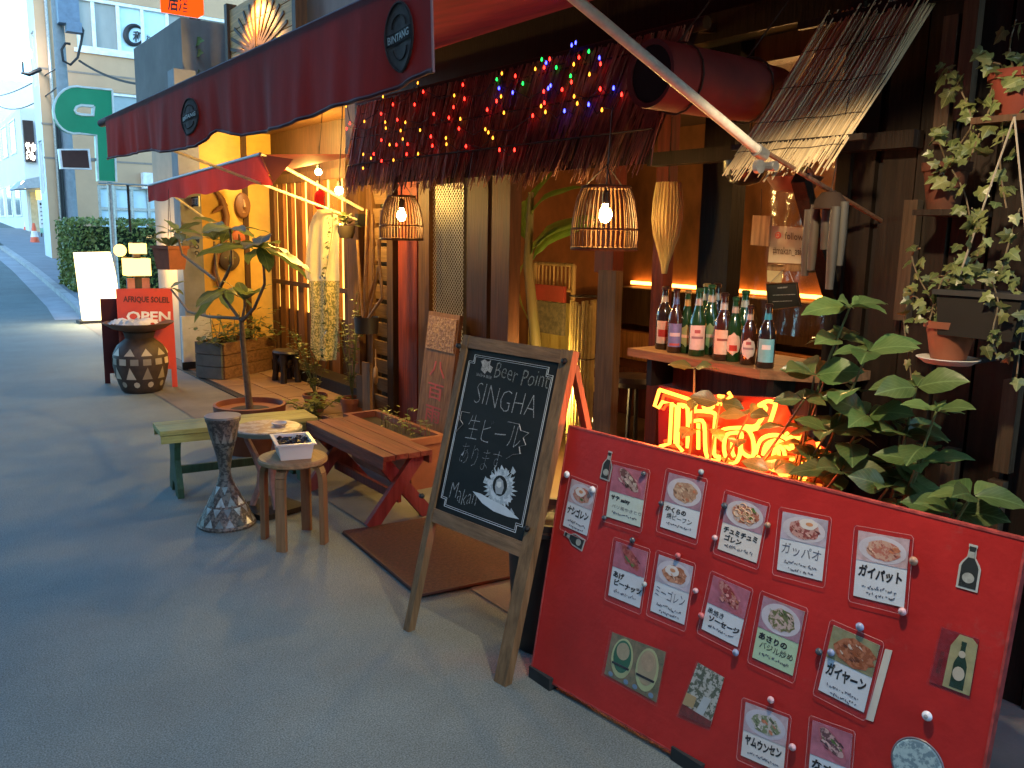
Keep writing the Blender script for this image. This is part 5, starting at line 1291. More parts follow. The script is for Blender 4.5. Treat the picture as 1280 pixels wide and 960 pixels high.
def bottle(px, py, hpx, glassc, labc, cap, label, X, lab_shape='rect', neck=None):
    p = AX(px, py, X); p.z = shz; h = hpx / F_PX * (p - CAM).dot(FW)
    h = max(.2, min(.3, h)); r = h * .128
    t = thing('beer_bottle', label, 'bottle', p, 'beer bottles on the bar shelf')
    gm = mat('bottle glass ' + glassc, {'green': (.012, .055, .016), 'brown': (.045, .016, .008), 'dark': (.02, .012, .01), 'clear': (.22, .24, .18)}[glassc], .08, var=.1, coat=.5, spec=.8)
    sh_ = R(-.05, .05); r *= R(.92, 1.08); sl = R(-.02, .03)
    prof = [(1e-5, .005), (r * .9, .0), (r, .006), (r, h * (.5 + sh_)), (r * (.93 - sl), h * (.57 + sh_)), (r * .62, h * (.67 + sh_ * .7)), (r * .42, h * .76), (r * .36, h * .93), (r * .42, h * .935), (r * .42, h * .955)]
    obj('glass', MB().lathe(prof, p, 24), gm, t, True)
    obj('cap', MB().lathe([(r * .46, h * .95), (r * .47, h * .985), (r * .35, h), (1e-5, h)], p, 16), mat('cap ' + cap, {'dark': (.04, .02, .015), 'gold': (.35, .25, .10), 'green': (.03, .12, .05)}[cap], .35, .5), t, True)
    # label: curved patch facing the street
    base = math.atan2(-p.y, -p.x); rows = []
    mb = MB(); nu, nv = 10, 6
    def lp(u, v):
        if lab_shape == 'oval':
            w_ = math.sqrt(max(0, 1 - (2 * v - 1) ** 2)); a = base + (u - .5) * 1.9 * w_
        else: a = base + (u - .5) * 1.9
        z = h * (.1 + .36 * v); return p + V(((r + .0008) * math.cos(a), (r + .0008) * math.sin(a), z))
    lb = obj('label', mb.grid(lp, nu, nv), mat('bottle label ' + labc, {'red': (.5, .42, .38), 'blue': (.14, .18, .40), 'green': (.20, .34, .16), 'white': (.55, .55, .55), 'cream': (.55, .48, .36), 'teal': (.16, .42, .48), 'shield': (.6, .55, .5)}[labc], .45, var=.12, scale=40), t, True)
    def band(v0, v1, c_, nm, w=.85):
        def q(u, v):
            a = base + (u - .5) * 1.9 * w * .85; z = h * (.1 + .36 * (v0 + (v1 - v0) * v)); return p + V(((r + .0014) * math.cos(a), (r + .0014) * math.sin(a), z))
        obj('label_print', MB().grid(q, 8, 1), mat('label print ' + nm, c_, .5), lb, True)
    if labc == 'red': band(.3, .62, (.30, .03, .03), 'red')
    elif labc == 'blue': band(.45, .6, (.55, .55, .6), 'pale'); band(.05, .15, (.4, .1, .1), 'rust')
    elif labc == 'green': band(.42, .55, (.5, .5, .4), 'cream')
    elif labc == 'white': band(.45, .55, (.25, .2, .25), 'dusk'); band(.68, .82, (.3, .1, .12), 'plum', .4)
    elif labc == 'teal': band(.55, .75, (.6, .65, .66), 'foam', .6)
    elif labc == 'shield': band(.2, .45, (.45, .05, .04), 'scarlet', .6)
    elif labc == 'cream': band(.55, .65, (.2, .08, .06), 'umber', .7)
    if neck:
        obj('neck_label', MB().lathe([(r * .45, h * .74), (r * .385, h * .86)], p, 16), mat('neck foil ' + neck, {'silver': (.5, .48, .42), 'gold': (.5, .4, .15), 'blue': (.1, .16, .35), 'teal': (.05, .32, .45), 'white': (.5, .5, .46)}[neck], .35, .3), t, True)
BT = [(829, 424, 78, 'dark', 'red', 'dark', 'dark bottle with red and white label at the post end', 2.80, 'rect', 'silver'),
      (843, 428, 80, 'brown', 'blue', 'dark', 'brown bottle with blue label next to the red-labelled one', 2.76, 'rect', 'blue'),
      (857, 430, 78, 'green', 'green', 'gold', 'green bottle with green oval label and gold neck', 2.80, 'oval', 'gold'),
      (871, 432, 84, 'green', 'white', 'green', 'green bottle with plain white label', 2.77, 'rect', 'white'),
      (886, 432, 88, 'green', 'green', 'green', 'unlabelled-looking green bottle behind the cream-labelled one', 2.86, 'oval', 'silver'),
      (902, 437, 84, 'brown', 'cream', 'dark', 'brown bottle with cream square label and white neck', 2.76, 'rect', 'white'),
      (916, 439, 80, 'green', 'shield', 'green', 'green bottle with white and scarlet shield label', 2.78, 'oval', 'white'),
      (935, 441, 74, 'brown', 'white', 'dark', 'brown bottle with white oval label', 2.76, 'oval', 'silver'),
      (957, 446, 80, 'dark', 'teal', 'dark', 'dark bottle with pale blue label at the open end', 2.75, 'rect', 'teal'),
      (893, 424, 100, 'dark', 'red', 'dark', 'tall dark bottle with red cap in the back row', 2.98, 'rect', 'silver'),
      (880, 428, 84, 'green', 'white', 'gold', 'green bottle half hidden in the back row', 2.92, 'rect', 'silver'),
      (928, 432, 84, 'green', 'green', 'green', 'green bottle standing behind the shield-labelled one', 2.90, 'oval', 'white')]
for b in BT: bottle(*b)
# ================================================================== neon beer sign
NX = 2.46
NP = Plane((NX, 2, 0), (0, -1, 0), (0, 0, 1))
ne = thing('neon_sign', 'glowing red and yellow neon beer sign among the leaves', 'neon sign', (NX, 2.1, .6))
m_neon = glow('neon tube', (1, .22, .02), 1.3); m_neonr = glow('neon tube red', (1, .05, .006), .6)
def np_(x, y): return NP.P(*NP.px(810 + x / 5.565, 470 + y / 5.565))
LET = {
 'T': [[(80, 95), (45, 210), (75, 220), (100, 180), (165, 185), (150, 470), (85, 490), (85, 515), (215, 540), (240, 520), (205, 480), (215, 190), (235, 200), (330, 225), (345, 180), (80, 95)],
       [(170, 200), (200, 215), (190, 470)]],
 'i': [[(300, 320), (340, 310), (390, 330), (400, 520), (430, 580), (480, 590), (495, 560), (460, 540), (465, 330), (470, 270), (430, 250), (310, 250), (300, 320)], [(240, 215), (275, 230), (275, 500)], [(350, 330), (350, 510)],
       [(385, 175), (440, 165), (450, 215), (395, 230), (385, 175)]],
 'g': [[(500, 400), (530, 370), (620, 360), (690, 370), (730, 440), (735, 545), (700, 560), (650, 520), (645, 450), (650, 400), (590, 395), (540, 420), (530, 520), (560, 590), (610, 600), (640, 540), (640, 450)],
       [(680, 350), (760, 340), (820, 220), (770, 205)], [(880, 185), (885, 210), (840, 340), (800, 355), (700, 380)], [(770, 205), (830, 175), (880, 185)], [(555, 610), (640, 660), (700, 680), (745, 660)], [(590, 430), (585, 520), (600, 560)]],
 'e': [[(750, 540), (780, 450), (840, 415), (920, 415), (980, 450), (1005, 500), (980, 505), (930, 460), (880, 450), (820, 480), (800, 550)], [(820, 550), (840, 490), (890, 475), (940, 510), (955, 570)], [(870, 560), (885, 510), (905, 515), (910, 565)],
       [(760, 560), (820, 620), (900, 660), (960, 650)]],
 'r': [[(905, 650), (930, 690), (1000, 680), (1040, 710), (1020, 750), (960, 770), (900, 745), (960, 710), (905, 650)], [(1000, 570), (985, 640), (1040, 640), (1045, 590), (1000, 570)], [(1100, 590), (1100, 680), (1060, 760), (1020, 780)], [(1060, 600), (1060, 690)],
       [(960, 395), (1000, 430), (1070, 430), (1080, 410)]],
 'flourish': [[(1180, 460), (1190, 510), (1170, 515)], [(1150, 580), (1150, 640)], [(1185, 630), (1215, 620), (1210, 570), (1185, 570), (1185, 630)], [(1185, 770), (1200, 800), (1185, 825), (1172, 800), (1185, 770)], [(560, 115), (580, 140), (540, 165)], [(490, 140), (520, 135), (500, 200), (480, 190)]]}
def smooth_path(pts, n=3):
    P_ = [V((x, y, 0)) for x, y in pts]; out_ = []
    for i in range(len(P_) - 1):
        p0, p1, p2, p3 = P_[max(i - 1, 0)], P_[i], P_[i + 1], P_[min(i + 2, len(P_) - 1)]
        for k in range(n):
            t = k / n; out_.append(.5 * ((2 * p1) + (p2 - p0) * t + (2 * p0 - 5 * p1 + 4 * p2 - p3) * t * t + (3 * p1 - p0 - 3 * p2 + p3) * t ** 3))
    out_.append(P_[-1]); return [(p.x, p.y) for p in out_]
for k, strokes in LET.items():
    mb = MB(); mr_ = MB()
    for s in strokes:
        mb.tube([np_(*q) for q in (smooth_path(s) if k != 'T' else s)], .0075, 6)
        cx = sum(q[0] for q in s) / len(s); cy_ = sum(q[1] for q in s) / len(s)
        if len(s) > 6: mr_.tube([np_(cx + (x - cx) * .8, cy_ + (y - cy_) * .82) + V((.012, 0, 0)) for x, y in s], .006, 6)
    if k != 'flourish': obj('letter_tube', mb, m_neon, ne, True)
    else:
        for s in strokes: obj('flourish_tube', MB().tube([np_(*q) for q in s], .0075, 6), m_neon, ne, True)
    if mr_.v: obj('inner_tube', mr_, m_neonr, ne, True)
for q in ((250, 300), (620, 440), (950, 600)): lamp('neon_light', np_(*q) + V((-.09, 0, .03)), 2.4, (1, .10, .02), ne, .08)
m_acr = mat('dark red backing', (.10, .012, .008), .35)
pts = [np_(*q) + V((.035, 0, 0)) for q in [(30, 70), (30, 510), (250, 600), (540, 690), (880, 800), (1220, 850), (1230, 540), (1000, 380), (900, 160), (300, 130)]]
obj('backing', MB().prism(pts, (1, 0, 0), .012), m_acr, ne)
for y in (2.3, 1.95): obj('bracket', MB().bar((NX + .04, y, .72), (2.87, y, .72), .025, .025), m_dkmetal, ne)

# ================================================================== leafy plants behind the red board
m_leafA = leafm('broad leaf', (.05, .10, .03), (.105, .165, .055), .25)
m_stem = mat('green stem', (.10, .12, .04), .6); m_terra = mat('terracotta', (.21, .065, .03), .75, var=.2, scale=9)
LV = [leaf_mesh('leaf', 'ovate', m_leafA)]
m_soil = mat('potting soil', (.03, .02, .014), .95)
def pot(t, c, r, h, mt=None, rim=True, smooth=True):
    mt = mt or m_terra
    obj('pot', MB().lathe([(1e-5, .004), (r * .7, 0), (r * .98, h * .82), (r * 1.08, h * .82), (r * 1.1, h), (r * .98, h), (r * .95, h * .86), (1e-5, h * .86)], c, 26), mt, t, 50)
    obj('soil', MB().lathe([(1e-5, h * .9), (r * .96, h * .87)], c, 20), m_soil, t)
def bezier(a, b, bend, n=7):
    a, b = V(a), V(b); m_ = (a + b) / 2 + V(bend); return [a * (1 - t) ** 2 + m_ * 2 * t * (1 - t) + b * t * t for t in [i / n for i in range(n + 1)]]
rp = random.Random(77)
def whorl(t, tip, n, s, spread=1.0, me=None, upz=.35, tilt=None):
    for k in range(n):
        a = k * 2.4 + rp.uniform(-.3, .3); d = V((math.cos(a), math.sin(a), upz + rp.uniform(-.25, .3)))
        if tilt: d += V(tilt) * .5
        add_leaf(me or LV[0], tip + d * .01, d, V((-.45, -.3, .85)) + V((rp.gauss(0, .25), rp.gauss(0, .25), 0)), s * rp.uniform(.7, 1.15), t, rp.uniform(-.25, .25), rp.uniform(.85, 1.1))
def broad_plant(label, base, tips, s, n=6, pr=.13, ph=.26, z0=0.0):
    """tips: list of shoot ends; leaves in pairs down each shoot and a rosette at its end"""
    t = thing('leafy_plant', label, 'plant', base); pot(t, base, pr, ph)
    for tip in tips:
        path = bezier(base + V((rp.uniform(-.05, .05), rp.uniform(-.05, .05), ph * .85)), tip, (rp.uniform(-.06, .06), rp.uniform(-.08, .08), .08))
        obj('stem', MB().tube(path, [.008 - .0006 * i for i in range(len(path))], 6), m_stem, t, True)
        whorl(t, tip, n, s)
        for i in range(len(path) - 2, 1, -1):
            if rp.random() < .8:
                a = rp.uniform(0, 6.28)
                for sg in (0, PI):
                    d = V((math.cos(a + sg), math.sin(a + sg), rp.uniform(-.2, .3)))
                    add_leaf(LV[0], path[i], d, (0, 0, 1), s * rp.uniform(.75, 1.2), t, rp.uniform(-.3, .3))
    return t
broad_plant('tall broad-leaved plant with pale top rosette in front of wind chime', V((2.42, 1.78, 0)), [AX(1062, 385, 2.42), AX(1050, 425, 2.46), AX(1085, 440, 2.40), AX(1018, 470, 2.40), AX(1035, 540, 2.36), AX(1085, 520, 2.40), AX(1050, 590, 2.33)], .13, 6)
broad_plant('bushy broad-leaved plant below the terracotta pot on the right', V((2.40, 1.42, 0)), [AX(1145, 485, 2.42), AX(1170, 515, 2.36), AX(1125, 545, 2.44), AX(1150, 580, 2.40), AX(1110, 610, 2.36)], .12, 6)
broad_plant('low plant with heart-shaped leaves above the right end of the red board', V((2.36, 1.2, 0)), [AX(1215, 620, 2.30), AX(1190, 640, 2.34)], .12, 5, .1, .2)
broad_plant('dark-leaved plant spreading over the neon sign', V((2.38, 2.15, 0)), [AX(868, 462, 2.44), AX(900, 505, 2.40), AX(935, 520, 2.38), AX(965, 590, 2.30), AX(890, 588, 2.30), AX(1005, 500, 2.34)], .09, 4)
# ================================================================== ivy pots on the right wall
m_ivy = leafm('ivy leaf', (.045, .085, .028), (.17, .19, .07), .25)
IV = leaf_mesh('leaf', 'ivy', m_ivy)
def ivy(t, path, step=.03, s=.035, out=(-1, 0, .1)):
    obj('vine', MB().tube(path, .0025, 5), mat('vine stem', (.12, .09, .05), .7), t)
    L = 0.0
    for a, b in zip(path, path[1:]):
        k = max(1, int((b - a).length / step))
        for i in range(k):
            p = a.lerp(b, i / k) + V((rp.uniform(-.02, .01), rp.uniform(-.03, .03), rp.uniform(-.02, .02)))
            d = V((rp.uniform(-1, .2), rp.uniform(-1, 1), rp.uniform(-.9, .3)))
            add_leaf(IV, p, d, V(out) + V((rp.gauss(0, .4), rp.gauss(0, .4), rp.gauss(.3, .4))), s * rp.uniform(.7, 1.3), t, rp.uniform(-.4, .4))
def pth(pts, X, n=3):
    return [AX(x, y, X + rp.uniform(-.03, .03)) for x, y in smooth_path(pts, n)]
XI = 2.72
c = AX(1185, 448, XI); 
t = thing('ivy_pot', 'terracotta pot on white saucer with trailing variegated ivy', 'plant', c)
pot(t, c, .075, .12)
obj('saucer', MB().lathe([(1e-5, -.012), (.07, -.012), (.095, .006), (.09, .008), (.068, -.004), (1e-5, -.004)], c + V((0, 0, -.004)), 26), mat('white saucer', (.6, .57, .53), .4), t, True)
obj('wall_hook', MB().bar(c + V((0, 0, -.022)), V((3.06, c.y, c.z - .022)), .03, .012), m_dkmetal, t)
ivy(t, pth([(1185, 405), (1160, 385), (1140, 370), (1130, 400), (1135, 440), (1140, 480)], XI), .022, .036)
ivy(t, pth([(1180, 400), (1150, 350), (1140, 320), (1150, 310)], XI), .024, .034)
ivy(t, pth([(1190, 402), (1195, 370), (1180, 345), (1165, 350)], XI), .024, .034)
c = AX(1233, 405, XI)
t = thing('hanging_ivy_trough', 'dark hanging trough of ivy on two cords at the right wall', 'planter', c)
obj('trough', MB().prism([c + V((-.075, y, z)) for y, z in ((-.11, -.04), (.11, -.04), (.125, .085), (-.125, .085))], (1, 0, 0), .15), mat('dark grey trough', (.016, .014, .012), .7, spec=.2), t)
obj('rim', MB().bb(c + V((-.085, -.135, .085)), c + V((.085, .135, .1))), mat('grey rim', (.035, .032, .03), .6, spec=.2), t)
tp_ = AX(1268, 146, XI)
for y in (-.12, .11): obj('cord', MB().tube([c + V((0, y, .09)), V((c.x, tp_.y, tp_.z))], .003, 5), mat('pale cord', (.3, .26, .2), .8), t)
obj('hook', MB().bar(V((c.x, tp_.y, tp_.z)), V((3.06, tp_.y, tp_.z + .02)), .012, .012), m_dkmetal, t)
ivy(t, pth([(1200, 352), (1230, 345), (1270, 345)], XI), .014, .034)
ivy(t, pth([(1205, 350), (1185, 340), (1170, 370), (1160, 410)], XI - .05), .022, .032)
ivy(t, pth([(1262, 350), (1280, 380), (1275, 430), (1270, 480)], XI - .04), .025, .036)
ivy(t, pth([(1250, 348), (1262, 300), (1275, 260)], XI), .02, .036)
ivy(t, pth([(1215, 350), (1222, 320), (1230, 290), (1215, 260)], XI - .03), .018, .038)
ivy(t, pth([(1240, 352), (1248, 380), (1240, 420), (1248, 450)], XI - .1), .02, .036)
c = AX(1178, 262, 2.85)
t = thing('wall_ivy_pot', 'brown wall pot with long ivy vine climbing beside it', 'plant', c)
pot(t, c, .07, .15, mat('brown clay', (.08, .03, .018), .8, spec=.2))
obj('shelf_bracket', MB().bb(c + V((-.06, -.07, -.02)), c + V((.22, .07, -.001))), m_dkwood, t)
ivy(t, pth([(1182, 215), (1200, 180), (1215, 150), (1195, 100), (1185, 85)], 2.78), .017, .045)
ivy(t, pth([(1190, 212), (1205, 240), (1212, 270), (1215, 300), (1205, 330), (1200, 345)], 2.76), .015, .045)
ivy(t, pth([(1185, 210), (1175, 180), (1170, 165), (1180, 155)], 2.78), .022, .04)
c = AX(1272, 146, 2.80)
t = thing('corner_ivy_pot', 'red clay pot with bushy ivy high on the right wall', 'plant', c)
pot(t, c, .085, .13, mat('red clay', (.13, .028, .018), .8, spec=.2))
obj('shelf_bracket', MB().bb(c + V((-.08, -.3, -.02)), c + V((.24, .1, -.001))), m_brown, t)
for pts in ([(1258, 100), (1240, 130), (1225, 165), (1212, 200)], [(1275, 100), (1262, 140), (1250, 200), (1258, 260)], [(1268, 100), (1250, 80), (1232, 78), (1222, 70)], [(1270, 98), (1262, 60), (1270, 25)], [(1275, 100), (1290, 60), (1300, 90)], [(1262, 98), (1240, 110), (1236, 140)]): ivy(t, pth(pts, 2.76), .02, .042)

# ================================================================== things hanging in the right bay
m_bam = mat('grey bamboo', (.06, .05, .036), .6, var=.3, scale=30, stretch=(1, 1, .2))
c = AX(1038, 250, 2.62)
wc = thing('wind_chime', 'bamboo wind chime of hanging grey tubes under coconut cap', 'wind chime', c)
obj('cap', MB().lathe([(.055, -.03), (.05, 0), (.03, .025), (1e-5, .03)], c, 20), mat('coconut shell', (.035, .02, .012), .8, spec=.2), wc, True)
obj('cord', MB().tube([c + V((0, 0, .03)), V((c.x + .06, c.y, 2.1))], .002, 4), MATS['dark cord'], wc)
for (x, y0, y1) in [(1020, 256, 338), (1034, 262, 312), (1045, 258, 362), (1055, 252, 332), (1012, 262, 345)]:
    p, q = AX(x, y0, 2.62 + R(-.05, .04)), None; q = AX(x - 4, y1, p.x); q = V((p.x, p.y, q.z))
    obj('chime_tube', MB().lathe([(.013, q.z - p.z), (.017, (q.z - p.z) * .6), (.0175, (q.z - p.z) * .58), (.0165, 0)], p, 12), m_bam, wc, True)
    obj('chime_cord', MB().tube([p, V((c.x, c.y, c.z - .01))], .0015, 4), MATS['dark cord'], wc)
c = AX(993, 222, 2.78)
hb = thing('hanging_bowl', 'hanging clay bowl heaped with orange fruit under the blind', 'bowl', c)
obj('bowl', MB().lathe([(.03, -.055), (.07, -.045), (.105, 0), (.1, .002), (.065, -.035), (1e-5, -.04)], c, 26), mat('brown clay bowl', (.17, .065, .035), .6), hb, True)
for k in range(3): obj('cord', MB().tube([c + V((.1 * math.cos(k * 2.1), .1 * math.sin(k * 2.1), 0)), c + V((.05, 0, .35))], .002, 4), MATS['dark cord'], hb)
for (x, y, z, r, cc) in [(-.03, -.02, .0, .035, (.5, .16, .03)), (.02, -.04, .0, .032, (.45, .1, .03)), (0, .04, .0, .036, (.3, .08, .03)), (-.01, -.01, .035, .03, (.6, .3, .05))]:
    obj('fruit', MB().ball(c + V((x, y, z)), r, 12, 8), mat('fruit %.2f' % cc[1], cc, .4), hb, True)
c = AX(932, 208, 2.84)
pn = thing('black_bowl', 'round black bowl hanging behind the ends of the blind', 'bowl', c)
obj('bowl', MB().lathe([(.02, -.075), (.06, -.062), (.088, -.02), (.09, .02), (.086, .02), (.055, -.05), (1e-5, -.06)], c, 26), mat('black lacquer', (.012, .01, .01), .3), pn, True)
obj('cord', MB().tube([c + V((0, 0, .0)), c + V((.05, 0, .4))], .003, 4), MATS['dark cord'], pn)
def xquad(name, label, cat, pts, X, thick, mt, par=None):
    P_ = [AX(x, y, X) for x, y in pts]
    if par: return obj(name, MB().prism(P_, (1, 0, 0), thick), mt, par)
    return tag(obj(name, MB().prism(P_, (1, 0, 0), thick), mt), label, cat)
wt = thing('wooden_tag', 'blank wooden tag hanging on a cord in the bar opening', 'tag', AX(951, 308, 3.0))
xquad('plate', '', '', [(941, 269), (963, 270), (960, 308), (938, 306)], 3.0, .012, wood('tag wood', (.26, .16, .08)), wt)
obj('cord', MB().tube([AX(951, 270, 3.005), AX(952, 236, 3.005)], .002, 4), MATS['dark cord'], wt)
ig = thing('social_media_sign', 'cream sign with red round logo and account name in the bar opening', 'sign', AX(985, 332, 3.02))
m_crm = mat('cream card', (.46, .40, .27), .6)
xquad('card', '', '', [(964, 282), (1006, 285), (1010, 330), (960, 328)], 3.02, .01, m_crm, ig)
xp = 3.016
c = AX(973, 294, xp); obj('logo', MB().lathe([(.014, 0), (.014, .003)], c, 18, Matrix.Rotation(-PI / 2, 3, 'Y')), mat('logo red', (.6, .10, .05), .5), ig)
obj('logo_ring', MB().tube([c + V((-.004, .008 * math.cos(k * PI / 8), .008 * math.sin(k * PI / 8))) for k in range(17)], .0014, 4), m_crm, ig)
for s, pL, pR, h_ in (('follow', (981, 299), (1004, 301), 9), ('#makan_asian', (966, 319), (1008, 321), 11)):
    P0 = AX(*pL, xp - .002); obj('lettering', text_mb(s, P0, AX(*pR, xp - .002) - P0, AX(pL[0], pL[1] - h_, xp - .002) - P0, .015), mat('brown ink', (.13, .09, .05), .7), ig)
wb2 = thing('wooden_letter_rack', 'small wooden rack below the cream sign in the bar', 'rack', AX(985, 340, 3.03))
xquad('front', '', '', [(981, 326), (1011, 328), (1011, 340), (981, 338)], 3.03, .02, wood('rack wood', (.27, .16, .07)), wb2)
xquad('base_board', '', '', [(960, 330), (1012, 333), (1012, 341), (959, 337)], 3.055, .08, MATS['rack wood'], wb2)
xquad('paper', '', '', [(959, 338), (978, 339), (976, 354), (959, 352)], 3.06, .004, mat('yellowed paper', (.5, .40, .22), .7), wb2)
bk = thing('small_slate_sign', 'small black slate sign hanging on a thin chain behind bottles', 'sign', AX(979, 388, 3.04))
xquad('slate', '', '', [(958, 355), (995, 353), (1000, 383), (960, 388)], 3.04, .012, m_slate, bk)
obj('frame', MB().tube([AX(*p, 3.038) for p in ((958, 355), (995, 353), (1000, 383), (960, 388), (958, 355))], .003, 4), m_rib, bk)
obj('chain', MB().tube([AX(962, 354, 3.04), AX(984, 332, 3.04), AX(992, 353, 3.04)], .0015, 4), m_steel, bk)
for i, (a, b) in enumerate((((972, 360), (984, 359)), ((966, 369), (994, 368)), ((966, 377), (990, 376)))):
    obj('chalk_line', MB().bar(AX(*a, 3.036), AX(*b, 3.036), .002, .006 if i == 0 else .003), MATS['faint chalk'], bk)
# pale tapering fish-trap basket
c = AX(836, 228, 3.05); cz = AX(832, 342, 3.05).z
fb = thing('fish_trap_basket', 'tall pale tapering woven basket hanging beside the red post', 'basket', V((c.x, c.y, cz)))
H = c.z - cz
prof = [(.008, 0), (.014, H * .1), (.03, H * .22), (.058, H * .42), (.07, H * .6), (.066, H * .8), (.055, H)]
m_strw = mat('pale straw', (.52, .38, .17), .55, var=.3, scale=60, stretch=(1, 1, .1), transl=.4)
me = MB().tube([(r + .002, 0, z) for r, z in prof], .003, 5).mesh('cane'); me.materials.append(m_strw)
for k in range(26): put('cane', me, None, fb, Matrix.Rotation(2 * PI * k / 26, 4, 'Z'))
obj('lining', MB().lathe([(r - .003, z) for r, z in prof], V((c.x, c.y, cz)), 24), m_strw, fb, True)
obj('cord', MB().tube([c, c + V((0, 0, .3))], .003, 4), MATS['dark cord'], fb)
# ================================================================== the dining room
m_ban = leafm('banana leaf', (.10, .20, .03), (.20, .28, .06), .45)
BL = leaf_mesh('leaf', 'banana', m_ban)
bx = 3.75; b0 = AX(672, 420, bx); b0.z = .02
bn = thing('banana_plant', 'banana plant with arching green leaves inside the dining room', 'plant', b0)
tp1 = AX(664, 240, bx)
obj('trunk', MB().tube([b0, b0 + V((0, .02, .8)), AX(660, 330, bx), tp1], [.045, .042, .035, .022], 12), mat('banana trunk', (.08, .09, .03), .6, c2=(.12, .07, .03), scale=8, stretch=(1, 1, .2)), bn, True)
pot(bn, b0, .16, .3)
for (p, q, s, wd) in [((664, 318), (722, 238), .5, 1.0), ((667, 325), (716, 262), .45, .85), ((660, 280), (652, 228), .42, .8), ((655, 330), (640, 395), .5, .9), ((660, 300), (620, 250), .5, .8), ((664, 270), (700, 215), .4, .8)]:
    a = AX(*p, bx); d = AX(*q, bx - .05) - a
    add_leaf(BL, a, d.normalized() + V((0, 0, .55)), V((-.7, 0, .7)), s, bn, rp.uniform(-.2, .2), wd)
# rattan chair seen through the posts
rc = AX(690, 420, 4.15); rc.z = .02
ch = thing('rattan_chair', 'rattan armchair with red and patterned cushions in the dining room', 'chair', rc)
zt = AX(690, 330, 4.15).z; m_rat = wood('pale rattan', (.32, .20, .09)); ya, yb = AX(668, 380, 4.15).y, AX(716, 380, 4.15).y
for y in (ya, yb): obj('back_post', MB().tube([(4.15, y, .02), (4.15, y, zt)], .018, 8), m_rat, ch, True)
for y in (ya, yb): obj('leg', MB().tube([(4.6, y, .02), (4.6, y, .45)], .018, 8), m_rat, ch, True)
for z in (zt, zt - .19, .42): obj('rail', MB().tube([(4.15, ya, z), (4.15, yb, z)], .014, 8), m_rat, ch, True)
for k in range(9): y = ya + (yb - ya) * (k + 1) / 10; obj('spindle', MB().tube([(4.15, y, zt - .19), (4.15, y, zt)], .007, 6), m_rat, ch)
obj('seat', MB().bb((4.14, yb, .40), (4.62, ya, .46)), m_rat, ch)
obj('cushion', MB().bb((4.105, yb + .06, AX(690, 418, 4.1).z), (4.135, ya - .06, AX(690, 378, 4.1).z)), mat('patterned cushion', (.06, .055, .04), .8, c2=(.20, .15, .09), scale=30), ch)
obj('red_cushion', MB().bb((4.105, yb + .06, AX(690, 377, 4.1).z), (4.135, ya - .06, AX(690, 357, 4.1).z)), mat('red cushion', (.28, .035, .025), .8), ch)
# rolled bamboo screen glowing beside it, floor lamp behind
c = AX(726, 470, 3.6); c.z = .02
rs = thing('bamboo_screen', 'tall rolled bamboo screen lit yellow from a floor lamp', 'screen', c)
hz = AX(726, 378, 3.6).z
for k in range(22):
    a = k / 22 * 2 * PI; p = c + V((.075 * math.cos(a), .075 * math.sin(a), 0))
    obj('cane', MB().tube([p, p + V((0, 0, hz - .02 + R(-.02, .02)))], .011, 6), mat('yellow bamboo', (.50, .38, .14), .45, var=.25, scale=20, rnd=.2), rs, True)
for z in (.3, .8, 1.2): obj('band', MB().tube([c + V((.089 * math.cos(k * PI / 8), .089 * math.sin(k * PI / 8), z)) for k in range(17)], .004, 4), MATS['dark cord'], rs)
fl_ = thing('floor_lamp', 'low warm floor lamp between the chair and bamboo screen', 'lamp', V((3.9, c.y + .25, .02)))
lc = V((3.85, c.y + .28, .02))
obj('base', MB().lathe([(.07, 0), (.07, .02), (.012, .03), (.012, .3)], lc, 18), m_dkmetal, fl_, True)
obj('shade', MB().lathe([(.09, .3), (.075, .5)], lc, 20), glow('floor lamp shade', (1, .6, .16), 3), fl_, True)
lamp('floor_lamp_light', V((3.46, c.y + .06, .62)), 8, (1, .66, .2), fl_, .08)
# yellow lit cloth behind the chair
tag(obj('straw_screen', MB().grid(lambda u, v: V((4.75 + .02 * math.sin(u * 40), AX(660, 420, 4.75).y + u * (AX(735, 420, 4.75).y - AX(660, 420, 4.75).y), .02 + v * 1.0)), 40, 4), mat('straw weave', (.48, .36, .12), .7, var=.2, scale=40, stretch=(1, 1, .1)), None, True), 'low yellow straw screen standing behind the rattan chair', 'screen')
# dark tables and bar stools
def bar_table(x, y, lab):
    t = thing('bar_table', lab, 'table', (x, y, .02))
    obj('top', MB().bb((x - .3, y - .35, .72), (x + .3, y + .35, .76)), m_dkwood, t)
    for sx in (-.24, .24):
        for sy in (-.29, .29): obj('leg', MB().bb((x + sx - .025, y + sy - .025, .02), (x + sx + .025, y + sy + .025, .72)), m_dkwood, t)
p = AZ(800, 420, .76)
bar_table(4.75, 4.05, 'dark square table in front of the orange lit ledge'); bar_table(4.7, 2.9, 'dark square table behind the bottle shelf')
def bar_stool(x, y, lab):
    t = thing('bar_stool', lab, 'stool', (x, y, .02)); c = V((x, y, .02))
    obj('seat', MB().lathe([(1e-5, .66), (.15, .66), (.16, .69), (.14, .72), (1e-5, .73)], c, 24), mat('dark leather', (.03, .02, .018), .4), t, True)
    for k in range(4):
        a = k * PI / 2 + .6; obj('leg', MB().tube([c + V((.16 * math.cos(a), .16 * math.sin(a), 0)), c + V((.1 * math.cos(a), .1 * math.sin(a), .66))], .014, 6), m_dkmetal, t, True)
    obj('foot_ring', MB().tube([c + V((.145 * math.cos(k * PI / 10), .145 * math.sin(k * PI / 10), .22)) for k in range(21)], .009, 6), m_dkmetal, t, True)
bar_stool(3.75, AX(792, 480, 3.75).y, 'dark round bar stool inside by the red post'); bar_stool(4.1, AX(785, 450, 4.1).y + .35, 'dark round bar stool farther inside by the pale post')
